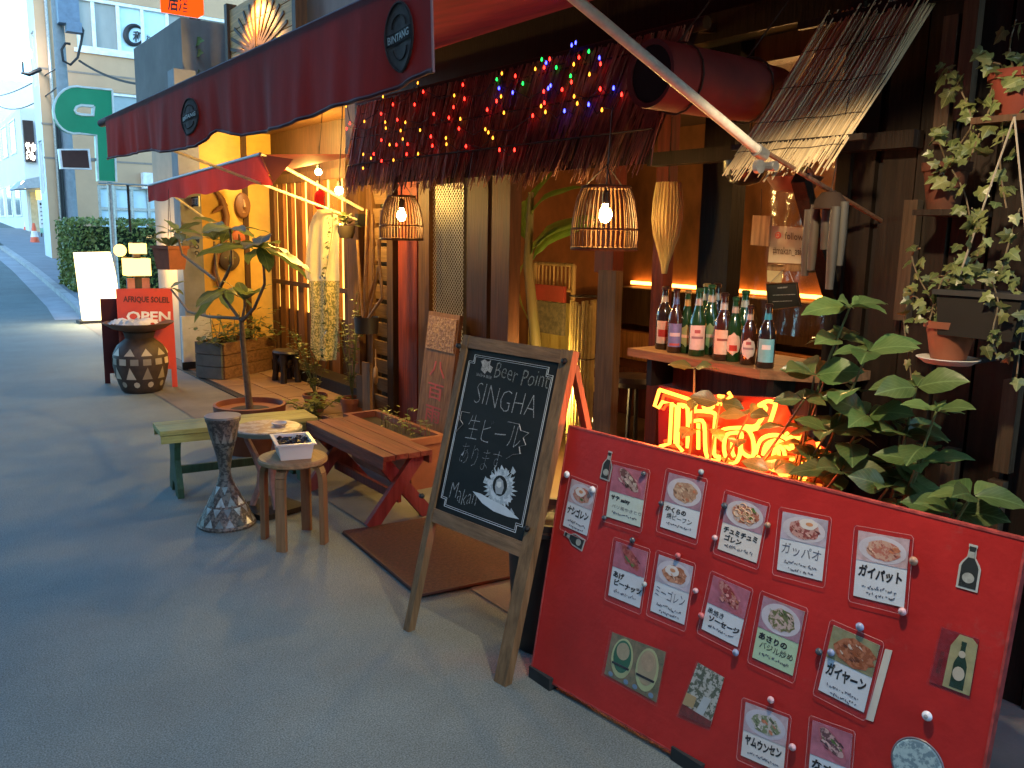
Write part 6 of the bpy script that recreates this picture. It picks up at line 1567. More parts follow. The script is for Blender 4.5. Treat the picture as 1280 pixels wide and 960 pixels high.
# pendant bulbs in the dining room
for (x, y, z, w_, lab) in [(4.9, 3.6, 1.95, 6, 'small bare pendant bulb over the dining room tables'), (4.6, 2.1, 2.05, 5, 'small bare pendant bulb over the bar side')]:
    t = thing('pendant_bulb', lab, 'lamp', (x, y, z))
    obj('bulb', MB().ball((x, y, z), .03, 12, 8), MATS['warm bulb'], t, True); obj('cord', MB().tube([(x, y, z + .03), (x, y, 2.6)], .004, 5), MATS['black cable'], t)
    lamp('pendant_light', (x, y, z - .05), w_, (1, .5, .17), t, .04)
# ================================================================== doorway alcove and slatted column
cm = thing('slatted_column', 'tall wooden column of angled slats between alcove and red post', 'column', (3.35, 6.2, 0))
u0, u1 = AX(462, 420, 3.3).y, AX(494, 420, 3.3).y
for (a, b) in ((u0, u0 - .1), (u1 + .1, u1)): piece('upright', (3.28, min(a, b), 0), (3.36, max(a, b), 2.5), m_tan if a == u0 else m_brown, cm)
m_slat = wood('slat wood', (.17, .10, .055), YG)
for k in range(15):
    z = .12 + k * .155
    piece('slat', (3.30, u1 + .09, z), (3.32, u0 - .09, z + .12), m_slat, cm, Matrix.Rotation(math.radians(-12), 3, 'Y'))
obj('back', MB().bb((3.40, u1 + .02, 0), (3.42, u0 - .02, 2.5)), m_dkwood, cm)
# carved sign plank leaning on the wall
a_, b_ = AX(519, 545, 3.05), AX(556, 548, 3.05)
S0 = AZ(522, 560, .1); 
CPk = Plane(V((3.0, AX(518, 540, 3.0).y, .12)), (0, -1, 0), (.13, 0, 1.0))
wd = AX(518, 460, 3.05).y - AX(555, 460, 3.05).y
hp = AX(538, 388, 3.1).z - .12
pk = thing('carved_sign_plank', 'carved wooden sign plank with red vertical characters leaning by window', 'sign', CPk.o)
obj('plank', slab(CPk, 0, -.12, wd, hp, -.03, 0), wood('carved plank', (.24, .12, .05)), pk)
obj('carving', slab(CPk, .02, hp * .72, wd - .02, hp - .03, 0, .008), mat('carved relief', (.22, .11, .045), .6, c2=(.36, .21, .09), scale=40, sharp=True, bump=1, bscale=50), pk)
for k, s in enumerate('八百雨'):
    P0 = CPk.P(wd * .26, hp * (.52 - k * .17), .002); obj('lettering', text_mb(s, P0, CPk.u * wd * .5, CPk.v * hp * .12, .01), mat('red lettering', (.45, .06, .03), .6), pk)
# loose boards and tools hanging by the column
for i, (x0, x1, ya, yb, c_) in enumerate([(453, 462, 455, 516, 'tan'), (446, 452, 470, 508, 'brown')]):
    p, q = AX(x0, yb, 3.1), AX(x1, ya, 3.1)
    tag(obj('loose_board', MB().bb((3.1, q.y, p.z), (3.125, p.y, q.z)), m_tan if i == 0 else m_brown), 'short %s board hung upright beside the slatted column' % c_, 'board')
p, q = AX(463, 482, 3.15), AX(472, 458, 3.15)
tag(obj('wooden_paddle', MB().lathe([(1e-5, 0), (.03, .02), (.036, .08), (.03, .14), (.008, .16), (.007, .3)], V((3.2, p.y, p.z)), 14, Matrix.Diagonal((.35, 1, 1))), mat('honey wood', (.42, .24, .09), .5), None, True), 'small honey-coloured wooden paddle hanging on the column', 'paddle')
# bundle of canes / tools in dark holder
c = AX(458, 400, 3.05); hz0 = AX(455, 400, 3.05).z
tl_ = thing('cane_holder', 'dark wall holder with bamboo canes and carved sticks', 'holder', V((c.x, c.y, hz0)))
obj('holder', MB().lathe([(1e-5, -.1), (.09, -.1), (.1, .03), (.094, .03), (.08, -.08), (1e-5, -.08)], V((c.x, c.y, hz0)), 20), mat('dark holder', (.025, .018, .014), .6), tl_, True)
for (x, y, x2, y2, r) in [(457, 362, 460, 262, .017), (478, 372, 472, 300, .012), (468, 350, 466, 268, .011), (450, 350, 447, 300, .013), (474, 330, 476, 262, .01)]:
    a, b = AX(x, y, 3.03 + R(-.04, .04)), AX(x2, y2, 3.03); a.z = max(a.z, hz0 - .0) if 0 else a.z
    obj('cane', MB().tube([V((c.x + R(-.03, .03), c.y + R(-.04, .04), hz0 - .02)), a, b], r, 8), mat('amber cane', (.2, .10, .036), .45, var=.3, scale=20), tl_, True)
# white and floral robe on a hanger
rows_ = [(262, 398, 414), (270, 391, 423), (285, 386, 425), (310, 383, 426), (346, 381, 427), (352, 387, 427), (400, 389, 426), (436, 388, 424), (450, 397, 423)]
RX = 3.02
rb = thing('hanging_robe', 'long white and yellow-lit floral robe hanging at the doorway', 'robe', AX(405, 452, RX))
def robe(r0, r1):
    def fn(u, v):
        y = r0 + (r1 - r0) * v
        for (ya, la, ra), (yb, lb, rb_) in zip(rows_, rows_[1:]):
            if ya <= y <= yb:
                t = (y - ya) / (yb - ya); x = la + (lb - la) * t + u * (ra + (rb_ - ra) * t - la - (lb - la) * t); p = AX(x, y, RX)
                p.x += .02 * math.sin(u * 17) * min(1, (y - 262) / 60) - .05 * math.sin(u * PI); return p
        return AX(rows_[-1][1], y, RX)
    return MB().grid(fn, 30, 24)
m_robe = mat('white cotton', (.85, .76, .5), .8, var=.1, scale=10, transl=.3); m_flor = mat('floral cotton', (.28, .26, .08), .8, c2=(.80, .66, .28), scale=55, sharp=True, transl=.3)
obj('bodice', robe(262.01, 351), m_robe, rb, True); obj('skirt', robe(351, 449.9), m_flor, rb, True)
obj('hanger', MB().tube([AX(398, 264, RX + .02), AX(406, 258, RX + .02), AX(414, 264, RX + .02), AX(406, 258, RX + .02), AX(406, 245, RX + .02)], .004, 5), m_dkmetal, rb)
m_vin = leafm('small vine leaf', (.03, .06, .015), (.12, .13, .03), .3)
SM = leaf_mesh('leaf', 'small', m_vin); 
gv = thing('trailing_vine', 'thin leafy vine trailing down over the robe', 'plant', AX(418, 262, RX - .1))
vp = pth([(417, 256), (415, 290), (409, 330), (406, 360), (411, 400), (405, 440)], RX - .09, 4)
obj('vine', MB().tube(vp, .002, 4), m_stem, gv)
for p in vp:
    for _ in range(3): add_leaf(SM, p + V((R(-.03, .0), R(-.03, .03), R(-.03, .03))), (R(-1, .2), R(-1, 1), R(-.8, .2)), (-1, 0, .3), R(.025, .05), gv)
# hanging basket pot with pale leaves at the arm's end
c = AX(433, 290, 3.05)
hk = thing('hanging_basket', 'dark hanging basket with yellow-lit leaves at the doorway', 'planter', c)
obj('basket', MB().lathe([(1e-5, -.05), (.05, -.05), (.07, .0), (.07, .05), (.062, .05), (.05, -.03), (1e-5, -.035)], c, 18), mat('dark basket', (.03, .018, .012), .8), hk, True)
obj('cord', MB().tube([c + V((0, 0, .03)), V((c.x, c.y, 2.25)), V((3.3, c.y, 2.3))], .003, 4), MATS['dark cord'], hk)
for i in range(34):
    a = R(0, 6.28); add_leaf(SM, c + V((R(-.05, .05), R(-.06, .06), .05 + R(0, .1))), (math.cos(a), math.sin(a), R(-.2, .8)), (-.4, 0, 1), R(.05, .09), hk)
# leafy growth at the robe's foot and by the terrace edge
def bush(label, base, n, spread, h, s, mt, name='leafy_plant', pt=None):
    t = thing(name, label, 'plant', base); me = leaf_mesh('leaf', 'small', mt)
    if pt: pot(t, base, *pt)
    z0 = pt[1] * .85 if pt else 0
    for i in range(9):
        a = R(0, 6.28); tip = base + V((spread * math.cos(a) * R(.2, 1), spread * math.sin(a) * R(.2, 1), z0 + h * R(.6, 1)))
        path = bezier(base + V((0, 0, z0)), tip, (0, 0, h * .3), 6); obj('stem', MB().tube(path, .003, 4), m_stem, t)
        for k in range(n // 9):
            p = path[rp.randint(1, 6)]; q = R(0, 6.28)
            add_leaf(me, p + V((R(-.02, .02), R(-.02, .02), R(-.02, .02))), (math.cos(q), math.sin(q), R(-.3, .5)), (R(-.4, .2), R(-.4, .4), 1), s * R(.7, 1.3), t)
    return t
m_bush = leafm('bright shrub leaf', (.09, .13, .025), (.22, .24, .06), .35)
g = AZ(400, 517); bush('low bright green shrub at the terrace edge behind the green bench', V((2.62, 6.15, .005)), 230, .3, .22, .06, m_bush, pt=(.12, .14))
bush('loose vine-like plant growing below the robe', V((2.98, 6.95, .02)), 200, .26, .62, .05, leafm('dark shrub leaf', (.04, .07, .02), (.11, .13, .035), .3), pt=(.1, .16))
bush('dark leafy plant beside the slatted column', V((3.1, 6.45, .02)), 180, .18, .95, .05, MATS['dark shrub leaf'], pt=(.1, .2))
# terracotta trough with seedlings by the red bench
c = AZ(492, 556); TX0, TX1 = 2.52, 2.76
tt = thing('terracotta_trough', 'terracotta trough of seedlings behind the red bench', 'planter', (2.64, 4.9, 0))
ty0, ty1 = AZ(520, 560, .3).y - .1, AZ(455, 530, .3).y; ty0, ty1 = 4.45, 5.35
mb = MB(); lo, hi = .05, .36
def ringb(z, g): return [V((TX0 - g, ty0 - g, z)), V((TX1 + g, ty0 - g, z)), V((TX1 + g, ty1 + g, z)), V((TX0 - g, ty1 + g, z))]
rg = [ringb(.005, -.03), ringb(.30, 0), ringb(.30, .015), ringb(.345, .015), ringb(.345, -.02), ringb(.3, -.03)]
for A_, B_ in zip(rg, rg[1:]):
    for k in range(4): mb.quad(A_[k], A_[(k + 1) % 4], B_[(k + 1) % 4], B_[k])
mb.add(rg[0], [(3, 2, 1, 0)]); obj('trough', mb, m_terra, tt); obj('soil', MB().add(ringb(.305, -.02), [(0, 1, 2, 3)]), m_soil, tt)
me = leaf_mesh('leaf', 'small', m_bush)
for i in range(70):
    p = V((R(TX0 + .04, TX1 - .04), R(ty0 + .05, ty1 - .3), .31)); k = R(.02, .14); q = R(0, 6.28)
    add_leaf(me, p + V((0, 0, k)), (math.cos(q), math.sin(q), R(0, .7)), (0, 0, 1), R(.03, .055), tt)
    if i % 3 == 0: obj('stem', MB().tube([p, p + V((0, 0, k))], .002, 4), m_stem, tt)
# ================================================================== potted tree by the green bench
c = V((2.06, 5.98, 0))
fp_ = thing('potted_tree', 'slender branching tree with long leaves in a large terracotta pot', 'tree', c)
obj('pot', MB().lathe([(1e-5, .004), (.17, 0), (.225, .3), (.25, .3), (.255, .355), (.235, .358), (.225, .32), (1e-5, .31)], c, 32), m_terra, fp_, 50)
obj('soil', MB().lathe([(1e-5, .318), (.225, .315)], c, 24), m_soil, fp_)
m_trunk = mat('grey-brown bark', (.13, .085, .05), .8, var=.35, scale=30, bump=.4)
def tp3(x, y, dx=0): return AX(x, y, 2.06 + dx)
tr_ = obj('trunk', MB().tube([c + V((0, 0, .3)), tp3(308, 470), tp3(304, 430), tp3(302, 400)], [.026, .022, .019, .017], 10), m_trunk, fp_, True)
brs = [[(302, 402), (280, 372), (271, 340), (268, 302)], [(302, 402), (318, 385), (331, 355), (330, 335), (324, 312)], [(270, 350), (250, 335), (228, 318), (222, 295)], [(303, 400), (306, 385), (306, 375)], [(275, 360), (290, 330), (290, 300), (287, 285)], [(300, 398), (262, 396), (236, 390), (214, 362)]]
for b in brs: obj('branch', MB().tube([tp3(x, y, .02 * i) for i, (x, y) in enumerate(b)], [.013, .011, .01, .009, .008][:len(b)], 7), m_trunk, fp_, True)
m_lan = leafm('long glossy leaf', (.08, .13, .035), (.18, .21, .06), .4, .45); LL = leaf_mesh('leaf', 'lance', m_lan)
for (x, y, n, s, up_) in [(268, 300, 7, .36, .5), (325, 310, 11, .4, .2), (222, 292, 6, .33, .4), (306, 375, 11, .24, .8), (288, 286, 6, .34, .3), (283, 362, 5, .36, -.1), (214, 360, 3, .18, .3)]:
    tip = tp3(x, y, .05)
    for k in range(n):
        a = k * 2.4 + x; d = V((math.cos(a) * .7, math.sin(a), up_ + rp.uniform(-.45, .35)))
        add_leaf(LL, tip, d, (0, 0, 1), s * rp.uniform(.75, 1.2), fp_, rp.uniform(-.3, .3), rp.uniform(1.0, 1.5))
# square terracotta planter hanging from the small awning
c = AX(213, 322, 2.38)
hp_ = thing('hanging_terracotta_planter', 'square terracotta planter hanging from the small awning bar', 'planter', c)
rz = Matrix.Rotation(math.radians(25), 3, 'Z')
def sqr(s, z): return [c + rz @ V((sx * s, sy * s, z)) for sx, sy in ((-1, -1), (1, -1), (1, 1), (-1, 1))]
mb = MB(); rg = [sqr(.095, -.12), sqr(.12, .09), sqr(.132, .09), sqr(.132, .12), sqr(.115, .12), sqr(.105, .07)]
for A_, B_ in zip(rg, rg[1:]):
    for k in range(4): mb.quad(A_[k], A_[(k + 1) % 4], B_[(k + 1) % 4], B_[k])
mb.add(rg[0], [(3, 2, 1, 0)]); mb.add(rg[-1], [(0, 1, 2, 3)]); obj('pot', mb, m_terra, hp_)
bar_z = AX(213, 225, 2.4).z
for k in (0, 2): obj('cord', MB().tube([sqr(.12, .12)[k], V((2.4, c.y, bar_z))], .003, 4), MATS['dark cord'], hp_)
for k in range(11):
    a = k * 2.4; d = V((math.cos(a), math.sin(a), rp.uniform(.3, 1.0))); add_leaf(LL, c + V((0, 0, .1)) + d * .03, d, (0, 0, 1), rp.uniform(.2, .3), hp_, 0, 1.2)
# ================================================================== alcove furnishings
# planter box of boards
pb0, pb1 = V((2.82, 8.95, 0)), V((3.56, 9.42, 0)); d = (pb1 - pb0).normalized(); s_ = V((-d.y, d.x, 0))
bx_ = thing('wooden_planter_box', 'wooden planter box of mixed foliage on the terrace', 'planter', (pb0 + pb1) / 2)
for k in range(3):
    z = .025 + k * .13; rodpiece('board', pb0 + V((0, 0, z + .063)), pb1 + V((0, 0, z + .063)), .025, .122, wood('planter board', (.16, .085, .045), XG), bx_)
    rodpiece('board', pb0 + s_ * .36 + V((0, 0, z + .063)), pb1 + s_ * .36 + V((0, 0, z + .063)), .025, .122, MATS['planter board'], bx_)
    rodpiece('end_board', pb0 + s_ * .01 + d * -.014 + V((0, 0, z + .063)), pb0 + s_ * .35 + d * -.014 + V((0, 0, z + .063)), .024, .122, mat('grey end board', (.09, .10, .10), .7, var=.3), bx_)
obj('soil', MB().prism([pb0 + V((0, 0, .34)), pb1 + V((0, 0, .34)), pb1 + s_ * .35 + V((0, 0, .34)), pb0 + s_ * .35 + V((0, 0, .34))], (0, 0, 1), .02), m_soil, bx_)
me = leaf_mesh('leaf', 'small', leafm('planter leaf', (.035, .075, .022), (.13, .16, .05), .3))
for i in range(260):
    u = R(-.15, 1.1); h_ = abs(rp.gauss(0, .12)) + .02; p = pb0 + d * .88 * u + s_ * R(-.06, .3) + V((0, 0, .38 + h_)); q = R(0, 6.28)
    add_leaf(me, p, (math.cos(q), math.sin(q), R(-.4, .5)), (0, 0, 1), R(.06, .13), bx_, 0, R(.7, 1.2))
for i in range(12):
    u = R(0, 1); p = pb0 + d * .88 * u + s_ * R(.05, .3) + V((0, 0, .36)); obj('stem', MB().tube([p, p + V((R(-.1, .1), R(-.1, .1), R(.15, .35)))], .004, 4), m_stem, bx_)
# little dark carved stool
c = AZ(352, 470, .02); c = V((3.35, 8.55, .02))
es = thing('carved_stool', 'small dark carved animal stool on the terrace', 'stool', c)
m_ebo = mat('ebony wood', (.022, .014, .01), .45, var=.4, scale=20)
obj('seat', MB().lathe([(1e-5, .3), (.15, .3), (.165, .315), (.15, .335), (1e-5, .33)], c, 24, Matrix.Diagonal((.8, 1.15, 1))), m_ebo, es, True)
for sx, sy in ((-.08, -.12), (.08, -.12), (-.08, .12), (.08, .12)): obj('leg', MB().tube([c + V((sx, sy, 0)), c + V((sx * .9, sy * .9, .16)), c + V((sx * .8, sy * .8, .3))], [.035, .028, .045], 10), m_ebo, es, True)
obj('animal_body', MB().ball(c + V((0, .02, .21)), .1, 14, 8, (.8, 1.3, .75)), m_ebo, es, True)
obj('animal_head', MB().ball(c + V((0, .19, .2)), .06, 12, 8, (.8, 1, 1.1)), m_ebo, es, True)
obj('animal_trunk', MB().tube([c + V((0, .23, .2)), c + V((0, .27, .13)), c + V((0, .26, .05))], [.028, .022, .014], 8), m_ebo, es, True)
# wooden masks on the yellow wall
def mask(label, px, py, w_, h_, c1, c2):
    p = AY(px, py, 9.96); t = thing('wooden_mask', label, 'mask', p, 'masks on the yellow wall')
    m1, m2 = mat('mask ' + c1, {'brown': (.16, .07, .03), 'red': (.30, .07, .03), 'dark': (.05, .03, .02)}[c1], .5), mat('mask ' + c2, {'tan': (.34, .2, .09), 'green': (.10, .12, .05), 'dark': (.05, .03, .02)}[c2], .5)
    n = 24; o_ = [(math.cos(k * 2 * PI / n), math.sin(k * 2 * PI / n)) for k in range(n)]
    mb = MB(); vs = []
    for r, dp in ((1, 0), (.9, .03), (.55, .05), (.01, .055)):
        vs += [p + V((x * r * w_ * (1 - .12 * (y < 0) * abs(y)), -dp, y * r * h_)) for x, y in o_]
    mb.add(vs, [(i * n + k, i * n + (k + 1) % n, (i + 1) * n + (k + 1) % n, (i + 1) * n + k) for i in range(3) for k in range(n)]); obj('face', mb, m1, t, True)
    obj('nose', MB().tube([p + V((0, -.05, h_ * .45)), p + V((0, -.085, -h_ * .12)), p + V((0, -.05, -h_ * .2))], [w_ * .08, w_ * .17, w_ * .1], 8), m2, t, True)
    for s in (-1, 1): obj('eye', MB().ball(p + V((s * w_ * .38, -.045, h_ * .2)), w_ * .17, 10, 6, (1, .4, .5)), m2, t, True)
    obj('mouth', MB().ball(p + V((0, -.042, -h_ * .5)), w_ * .3, 10, 6, (1, .4, .35)), m2, t, True)
mask('oval brown mask with tan nose at the top of the yellow wall', 303, 257, .095, .15, 'brown', 'tan')
mask('reddish mask below the oval brown one', 297, 298, .09, .1, 'red', 'dark')
mask('broad dark mask low on the yellow wall', 286, 325, .13, .13, 'dark', 'green')
cs = thing('carved_serpent', 'curved carved wooden serpent on the yellow wall', 'carving', AY(270, 350, 9.95))
obj('body', MB().tube([AY(x, y, 9.94) for x, y in [(268, 236), (278, 250), (283, 270), (281, 300), (272, 318), (268, 340), (274, 362)]], [.02, .035, .04, .035, .03, .03, .01], 10), MATS['mask brown'], cs, True)
obj('fin', MB().tube([AY(x, y, 9.94) for x, y in [(283, 255), (272, 262), (266, 266)]], [.03, .025, .01], 8), MATS['mask brown'], cs, True)
# shop number plate and small signs on the pale strip left of the pillar
m_pale = mat('pale orange render', (.5, .38, .27), .8, var=.1)
nb = thing('neighbour_building', 'pale neighbouring shop front beyond the grey pillar', 'building', (3.2, 10.8, 0))
obj('wall', MB().bb((2.86, 10.18, 0), (3.4, 11.6, 2.84)), m_pale, nb)
obj('upper_wall', MB().bb((2.9, 10.22, 2.84), (8, 12.4, 3.9)), mat('grey upper render', (.13, .125, .12), .85, var=.3, scale=2), nb)
obj('glass_door', MB().bb((3.4, 11.6, 0), (3.5, 12.5, 2.5)), m_glass, nb); obj('back_wall', MB().bb((3.5, 11.6, 0), (8, 12.4, 2.84)), m_white, nb)
p, q = AX(239, 246, 2.85), AX(249, 258, 2.85); pl_t = obj('plate', MB().bb((2.845, q.y, q.z), (2.86, p.y, p.z)), MATS['sign edge white'], nb)
obj('plate_frame', frame_mb((2.848, p.y, q.z), (0, -1, 0), (0, 0, 1), (-1, 0, 0), 0, 0, p.y - q.y, p.z - q.z, .02, .004), m_dkmetal, nb)
P0 = AX(241, 256, 2.842); obj('lettering', text_mb('営業', P0, AX(247, 256.6, 2.842) - P0, AX(241, 248, 2.842) - P0, .02), MATS['sign black'], nb)
for k, s in enumerate('MOO'):
    P0 = AX(243, 303 + k * 8, 2.855); obj('lettering', text_mb(s, P0, AX(249, 304 + k * 8, 2.855) - P0, AX(243, 297 + k * 8, 2.855) - P0, .03), MATS['sign black'], nb)
# doorway lamps: the strong warm light of the alcove; the soffit bulb is added, unseen
for (p, w_, lab) in [(AX(398, 215, 3.45), 20, 'bare bright bulb among the door slats of the alcove'), (AX(424, 238, 2.86), 13, 'second bright bulb hanging just above the robe'), (V((3.3, 8.8, 2.62)), 13, 'bright bulb under the alcove soffit near the yellow wall')]:
    t = thing('doorway_bulb', lab, 'lamp', p)
    obj('bulb', MB().ball(p, .032, 12, 8), MATS['warm bulb'], t, True); obj('socket', MB().lathe([(.015, .028), (.015, .07)], p, 10), m_dkmetal, t)
    obj('cord', MB().tube([p + V((0, 0, .07)), V((p.x + .05, p.y, 2.7))], .004, 5), MATS['black cable'], t)
    lamp('doorway_light', p + V((-.06, 0, -.01)), w_, (1, .60, .12), t, .04)
rl_ = thing('red_paper_lantern', 'small red paper lantern hanging in the doorway', 'lantern', AX(400, 252, 3.4))
c = AX(400, 250, 3.4); obj('shade', MB().lathe([(.03, -.09), (.05, -.06), (.055, 0), (.05, .06), (.03, .09)], c, 16), mat('red paper', (.5, .03, .025), .6, transl=.5), rl_, True)
obj('cord', MB().tube([c + V((0, 0, .09)), c + V((0, 0, .5))], .003, 4), MATS['dark cord'], rl_)
# ================================================================== OPEN sign, vase, lit signs
oy = 9.05; A_ = AZ(153, 488); B_ = AZ(222, 484)
OP = Plane(V((A_.x, A_.y, 0)), B_ - A_, V((.0, .12, 1)))
if OP.n.y > 0: OP.n = -OP.n
os_ = thing('open_sign', 'red A-frame sign with white lettering OPEN behind the vase', 'sign', A_)
tl_uv = OP.px(146, 361); tr_uv = OP.px(217, 361); bl_uv = OP.px(155, 464)
m_ored = mat('bright red sign paint', (.55, .045, .02), .5, var=.08)
W_ = OP.px(222, 480)[0]; Ht_ = tl_uv[1]
obj('panel', slab(OP, 0, bl_uv[1], W_, Ht_, -.02, 0), m_ored, os_)
for u in (0, W_ - .05): obj('leg', slab(OP, u, 0, u + .05, bl_uv[1], -.02, -.002), m_ored, os_)
bk_ = Plane(OP.o + V((-.06, .5, 0)), OP.u, V((.05, -.38, 1)))
obj('rear_panel', slab(bk_, 0, .12, W_, Ht_ - .05, -.01, .01), mat('dark red sign back', (.10, .015, .015), .6), os_)
for u in (0, W_ - .05): obj('rear_leg', slab(bk_, u, 0, u + .05, .12, -.01, .01), MATS['dark red sign back'], os_)
for s, pL, pR, h_, m_ in (('AFRIQUE SOLEIL', (154, 379), (212, 380), 9, mat('maroon lettering', (.10, .015, .01), .6)), ('OPEN', (158, 402), (213, 402), 13, mat('white lettering', (.75, .73, .7), .6))):
    P0 = OP.P(*OP.px(*pL), .003); obj('lettering', text_mb(s, P0, OP.P(*OP.px(*pR), .003) - P0, OP.P(*OP.px(pL[0], pL[1] - h_), .003) - P0, .03), m_, os_)
c = AZ(182, 491); c.y += .12
vs_ = thing('mosaic_vase', 'big dark vase with pale mosaic triangles in front of the OPEN sign', 'vase', c)
kk = .66 / .66
zt_ = AY(182, 414, c.y).z
prof = [(.17, 0), (.19, .02), (.2, .05), (.235, .16), (.255, .28), (.25, .38), (.21, .46), (.15, .51), (.13, .53), (.14, zt_ - .02), (.15, zt_)]
obj('body', MB().lathe(prof, c, 36), mat('dark vase clay', (.055, .035, .026), .6, var=.3, scale=20), vs_, True)
m_bone = mat('bone mosaic', (.42, .36, .28), .45, rnd=.45)
for row, (z0, z1, n, kd) in enumerate([(.06, .13, 11, 'o'), (.15, .27, 10, 't'), (.29, .35, 14, 's'), (.38, .45, 10, 't')]):
    for k in range(n):
        a0 = 2 * PI * (k + .18) / n; a1 = 2 * PI * (k + .82) / n; am = (a0 + a1) / 2
        P3 = lambda a, z: c + V(((prad(z) + .006) * math.cos(a), (prad(z) + .006) * math.sin(a), z))
        pts = [P3(a0, z0), P3(a1, z0), P3(am, z1)] if kd == 't' else [P3(a0, z0), P3(a1, z0), P3(a1, z1), P3(a0, z1)] if kd == 's' else [P3(am + (a1 - a0) * .35 * math.cos(q * PI / 4), (z0 + z1) / 2 + .03 * math.sin(q * PI / 4)) for q in range(8)]
        obj('mosaic_piece', MB().add(pts, [tuple(range(len(pts)))]), m_bone, vs_)
dc = V((c.x, c.y, zt_))
ds = thing('shallow_dish', 'wide shallow dish of folded white cloths on the mosaic vase', 'dish', dc)
obj('dish', MB().lathe([(1e-5, 0), (.12, 0), (.24, .035), (.32, .085), (.325, .095), (.31, .092), (.23, .05), (1e-5, .015)], dc, 36), mat('brown wooden dish', (.15, .085, .05), .5), ds, True)
rr = random.Random(9)
for i in range(9):
    p = dc + V((rr.uniform(-.17, .17), rr.uniform(-.17, .17), .06 + rr.uniform(0, .03))); mb = MB(); a = rr.uniform(0, 3)
    mb.grid(lambda u, v: p + Matrix.Rotation(a, 3, 'Z') @ V(((u - .5) * .2, (v - .5) * .13, .05 * math.sin(u * PI) * math.sin(v * PI) + .012 * math.sin(u * 14 + v * 9))), 8, 6)
    obj('cloth', mb, mat('white cloth', (.62, .60, .56), .85, var=.1, rnd=.2, transl=.2), ds, True)
# lit white standing sign
L0 = AZ(122, 404)
LP = Plane(V((AZ(103, 404).x, L0.y, 0)), (1, 0, 0), (-.06, 0, 1))
if LP.n.y > 0: LP.n = -LP.n
lt = thing('lit_standing_sign', 'glowing white standing sign leaning by the hedge kerb', 'sign', L0)
A, B, C_, D = LP.px(94, 316), LP.px(138, 315), LP.px(146, 400), LP.px(105, 401)
Wl = abs(B[0] - A[0]); 
pts = [D, (D[0] + .5 * (C_[0] - D[0]), D[1] - .005), C_]
n = 8
for k in range(1, n): t_ = k / n; pts.append((C_[0] + (B[0] - C_[0]) * t_ + .06 * math.sin(t_ * PI), C_[1] + (B[1] - C_[1]) * t_))
pts += [B, A]
obj('light_box', MB().prism([LP.P(*p, 0) for p in pts], -LP.n, .18), glow('lit sign face', (1, .74, .34), .8), lt)
p = LP.P(*D, 0); q = LP.P(*C_, 0)
obj('foot', MB().bb((p.x - .08, p.y - .06, 0), (q.x + .05, p.y + .26, .05)), m_dkmetal, lt)
lamp('sign_light', LP.P((A[0] + B[0]) / 2, .6, .25), 24, (1, .82, .5), lt, .3)
# lit menu stand with glowing shades
ls_ = AG(172, 420); ls_ = V((2.75, 11.2, 0))
ms = thing('lit_menu_stand', 'post with glowing lantern shades and maroon board behind the OPEN sign', 'sign', ls_)
Yq = 11.2
def yb_(x0, y0, x1, y1, dp, m_, nm): 
    a, b = AY(x0, y0, Yq), AY(x1, y1, Yq); obj(nm, MB().bb((a.x, Yq - dp / 2, b.z), (b.x, Yq + dp / 2, a.z)), m_, ms)
yb_(155, 323, 186, 344, .25, glow('lantern shade glow', (1, .55, .12), .8), 'lantern_shade')
yb_(163, 304, 181, 317, .2, MATS['lantern shade glow'], 'lantern_shade')
obj('globe_lamp', MB().ball(AY(150, 313, Yq), .075, 14, 8), MATS['lantern shade glow'], ms, True)
obj('globe_arm', MB().tube([AY(150, 318, Yq), AY(158, 322, Yq)], .012, 6), m_dkmetal, ms)
yb_(158, 348, 187, 362, .06, mat('maroon board', (.13, .04, .035), .6), 'board')
a = AY(172, 350, Yq); obj('post', MB().bb((a.x - .04, Yq - .035, 0), (a.x + .04, Yq + .035, AY(172, 303, Yq).z)), m_dkwood, ms)
lamp('stand_light', AY(170, 330, Yq - .3), 5, (1, .7, .3), ms, .12)
# ================================================================== signs above the awning
sg = thing('lit_wall_sign', 'warm-lit wooden wall sign above the large awning', 'sign', AX(330, 60, 3.2))
p0, p1, p2, p3 = [AX(x, y, 3.16) for x, y in ((288, 95), (372, 60), (372, -35), (288, 32))]
zt2 = max(p2.z, p3.z)
ysL, ysR = p0.y, p1.y; zl = 2.6
m_sgn = wood('sign timber', (.46, .24, .08), YG, rnd=.15)
for k in range(4):
    z = 2.98 + k * .22; piece('sign_board', (3.16, ysR, z), (3.2, ysL, z + .212), m_sgn, sg)
for y in (ysL, ysR): piece('side_frame', (3.13, y - .04, 2.9), (3.24, y + .04, 3.92), m_brown, sg)
mb = MB()
for k in range(13):
    a = math.radians(20 + k * 11.7); cy__ = (ysL + ysR) / 2 + .1
    mb.bar((3.155, cy__ + .1 * math.cos(a), 3.3 + .08 * math.sin(a)), (3.155, cy__ + .85 * math.cos(a), 3.3 + .5 * math.sin(a)), .012, .03)
obj('sunray_carving', mb, m_brown, sg)
obj('lettering', text_mb('MAKAN', (3.15, ysL - .15, 3.0), (0, (ysR - ysL) + .3, 0), (0, 0, .2), .02), MATS['sign black'], sg)
ln = V((2.92, (ysL + ysR) / 2, 3.85)); obj('lamp_arm', MB().tube([ln, V((3.2, ln.y, 3.98))], .012, 6), m_dkmetal, sg)
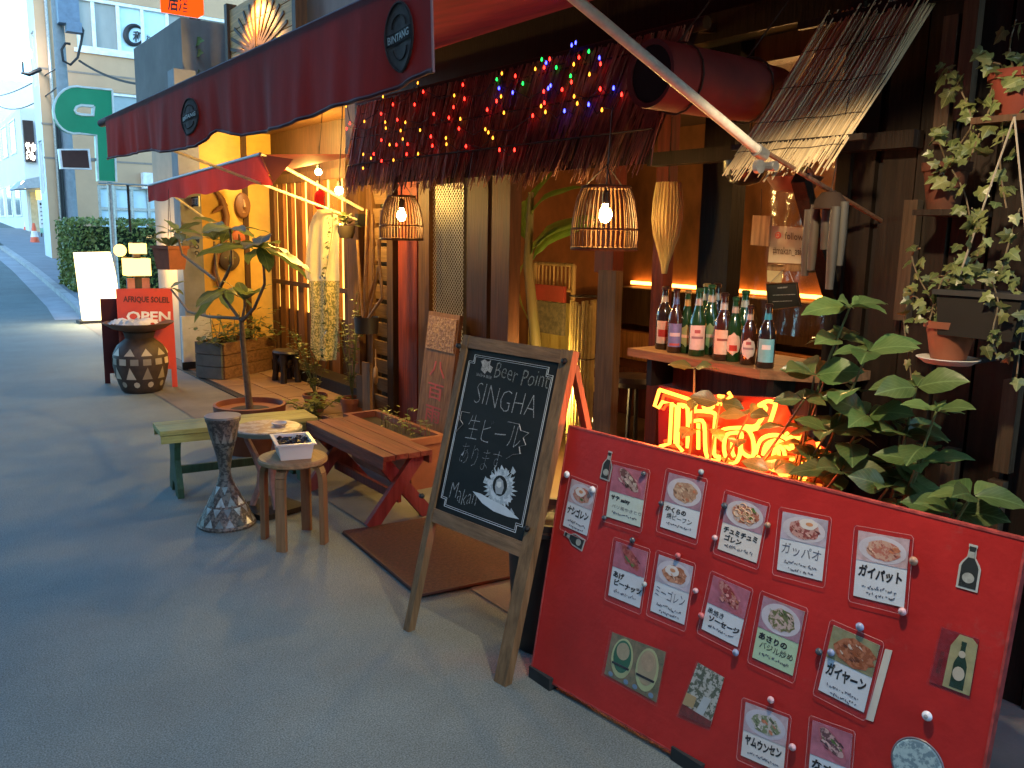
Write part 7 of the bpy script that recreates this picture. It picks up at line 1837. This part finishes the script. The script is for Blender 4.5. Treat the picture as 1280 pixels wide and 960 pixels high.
obj('lamp_head', MB().lathe([(.05, -.05), (.03, .04)], ln, 14), m_dkmetal, sg, True)
lamp('sign_lamp', ln + V((-.02, 0, -.08)), 34, (1, .62, .2), sg, .05, 120, V((3.25, ln.y, 3.3)))
orr = thing('orange_box_sign', 'orange lit projecting sign box above the awning end', 'sign', AY(222, 15, 11.6))
A, B = AY(203, -30, 11.6), AY(252, 20, 11.6)
obj('box', MB().bb((A.x, 11.5, B.z), (B.x, 11.75, A.z)), glow('orange sign face', (1, .075, .006), .28), orr)
P0 = AY(210, 13, 11.49); obj('lettering', text_mb('居酒', P0, AY(236, 16, 11.49) - P0, AY(210, -12, 11.49) - P0, .02), MATS['sign black'], orr)
for y_ in (18, 26): obj('bracket', MB().tube([AY(250, y_, 11.62), V((3.4, 11.62, AY(250, y_, 11.62).z))], .02, 6), m_dkmetal, orr)
# wispy plant on the wall end above the awning
wp = thing('wall_plant', 'spiky plant growing at the wall end above the awning', 'plant', AX(242, 70, 3.1))
for (x, y) in ((240, 52), (236, 88), (241, 66)):
    p = AX(x + 6, y + 3, 3.1); obj('stem', MB().tube([p, V((3.35, p.y - .05, p.z - .05))], .006, 5), m_stem, wp)
    for k in range(6): a = k * 1.05; add_leaf(LL, p, (-.2, .9 * math.cos(a) + .4, math.sin(a)), (-1, 0, .2), R(.25, .4), wp)
# spotlight on the awning frame lighting the blind's edge and the plants on the right
sp = V((1.6, 1.15, 2.34))
spt = thing('clip_spotlight', 'small black clip-on spotlight hanging under the awning at the right', 'lamp', sp)
obj('head', MB().lathe([(.03, -.04), (.045, .05), (.04, .05), (.025, -.03)], sp, 16, V((.35, -.05, -.93)).to_track_quat('Z', 'Y').to_matrix()), m_dkmetal, spt, True)
obj('arm', MB().tube([sp, V((1.6, 1.15, 2.38)), V((1.6, 1.15, 2.4))], .012, 6), m_dkmetal, spt)
lamp('spotlight_light', sp + V((.03, 0, -.07)), 17, (1, .76, .46), spt, .03, 132, sp + V((.38, -.05, -1.0))).data.spot_blend = .2
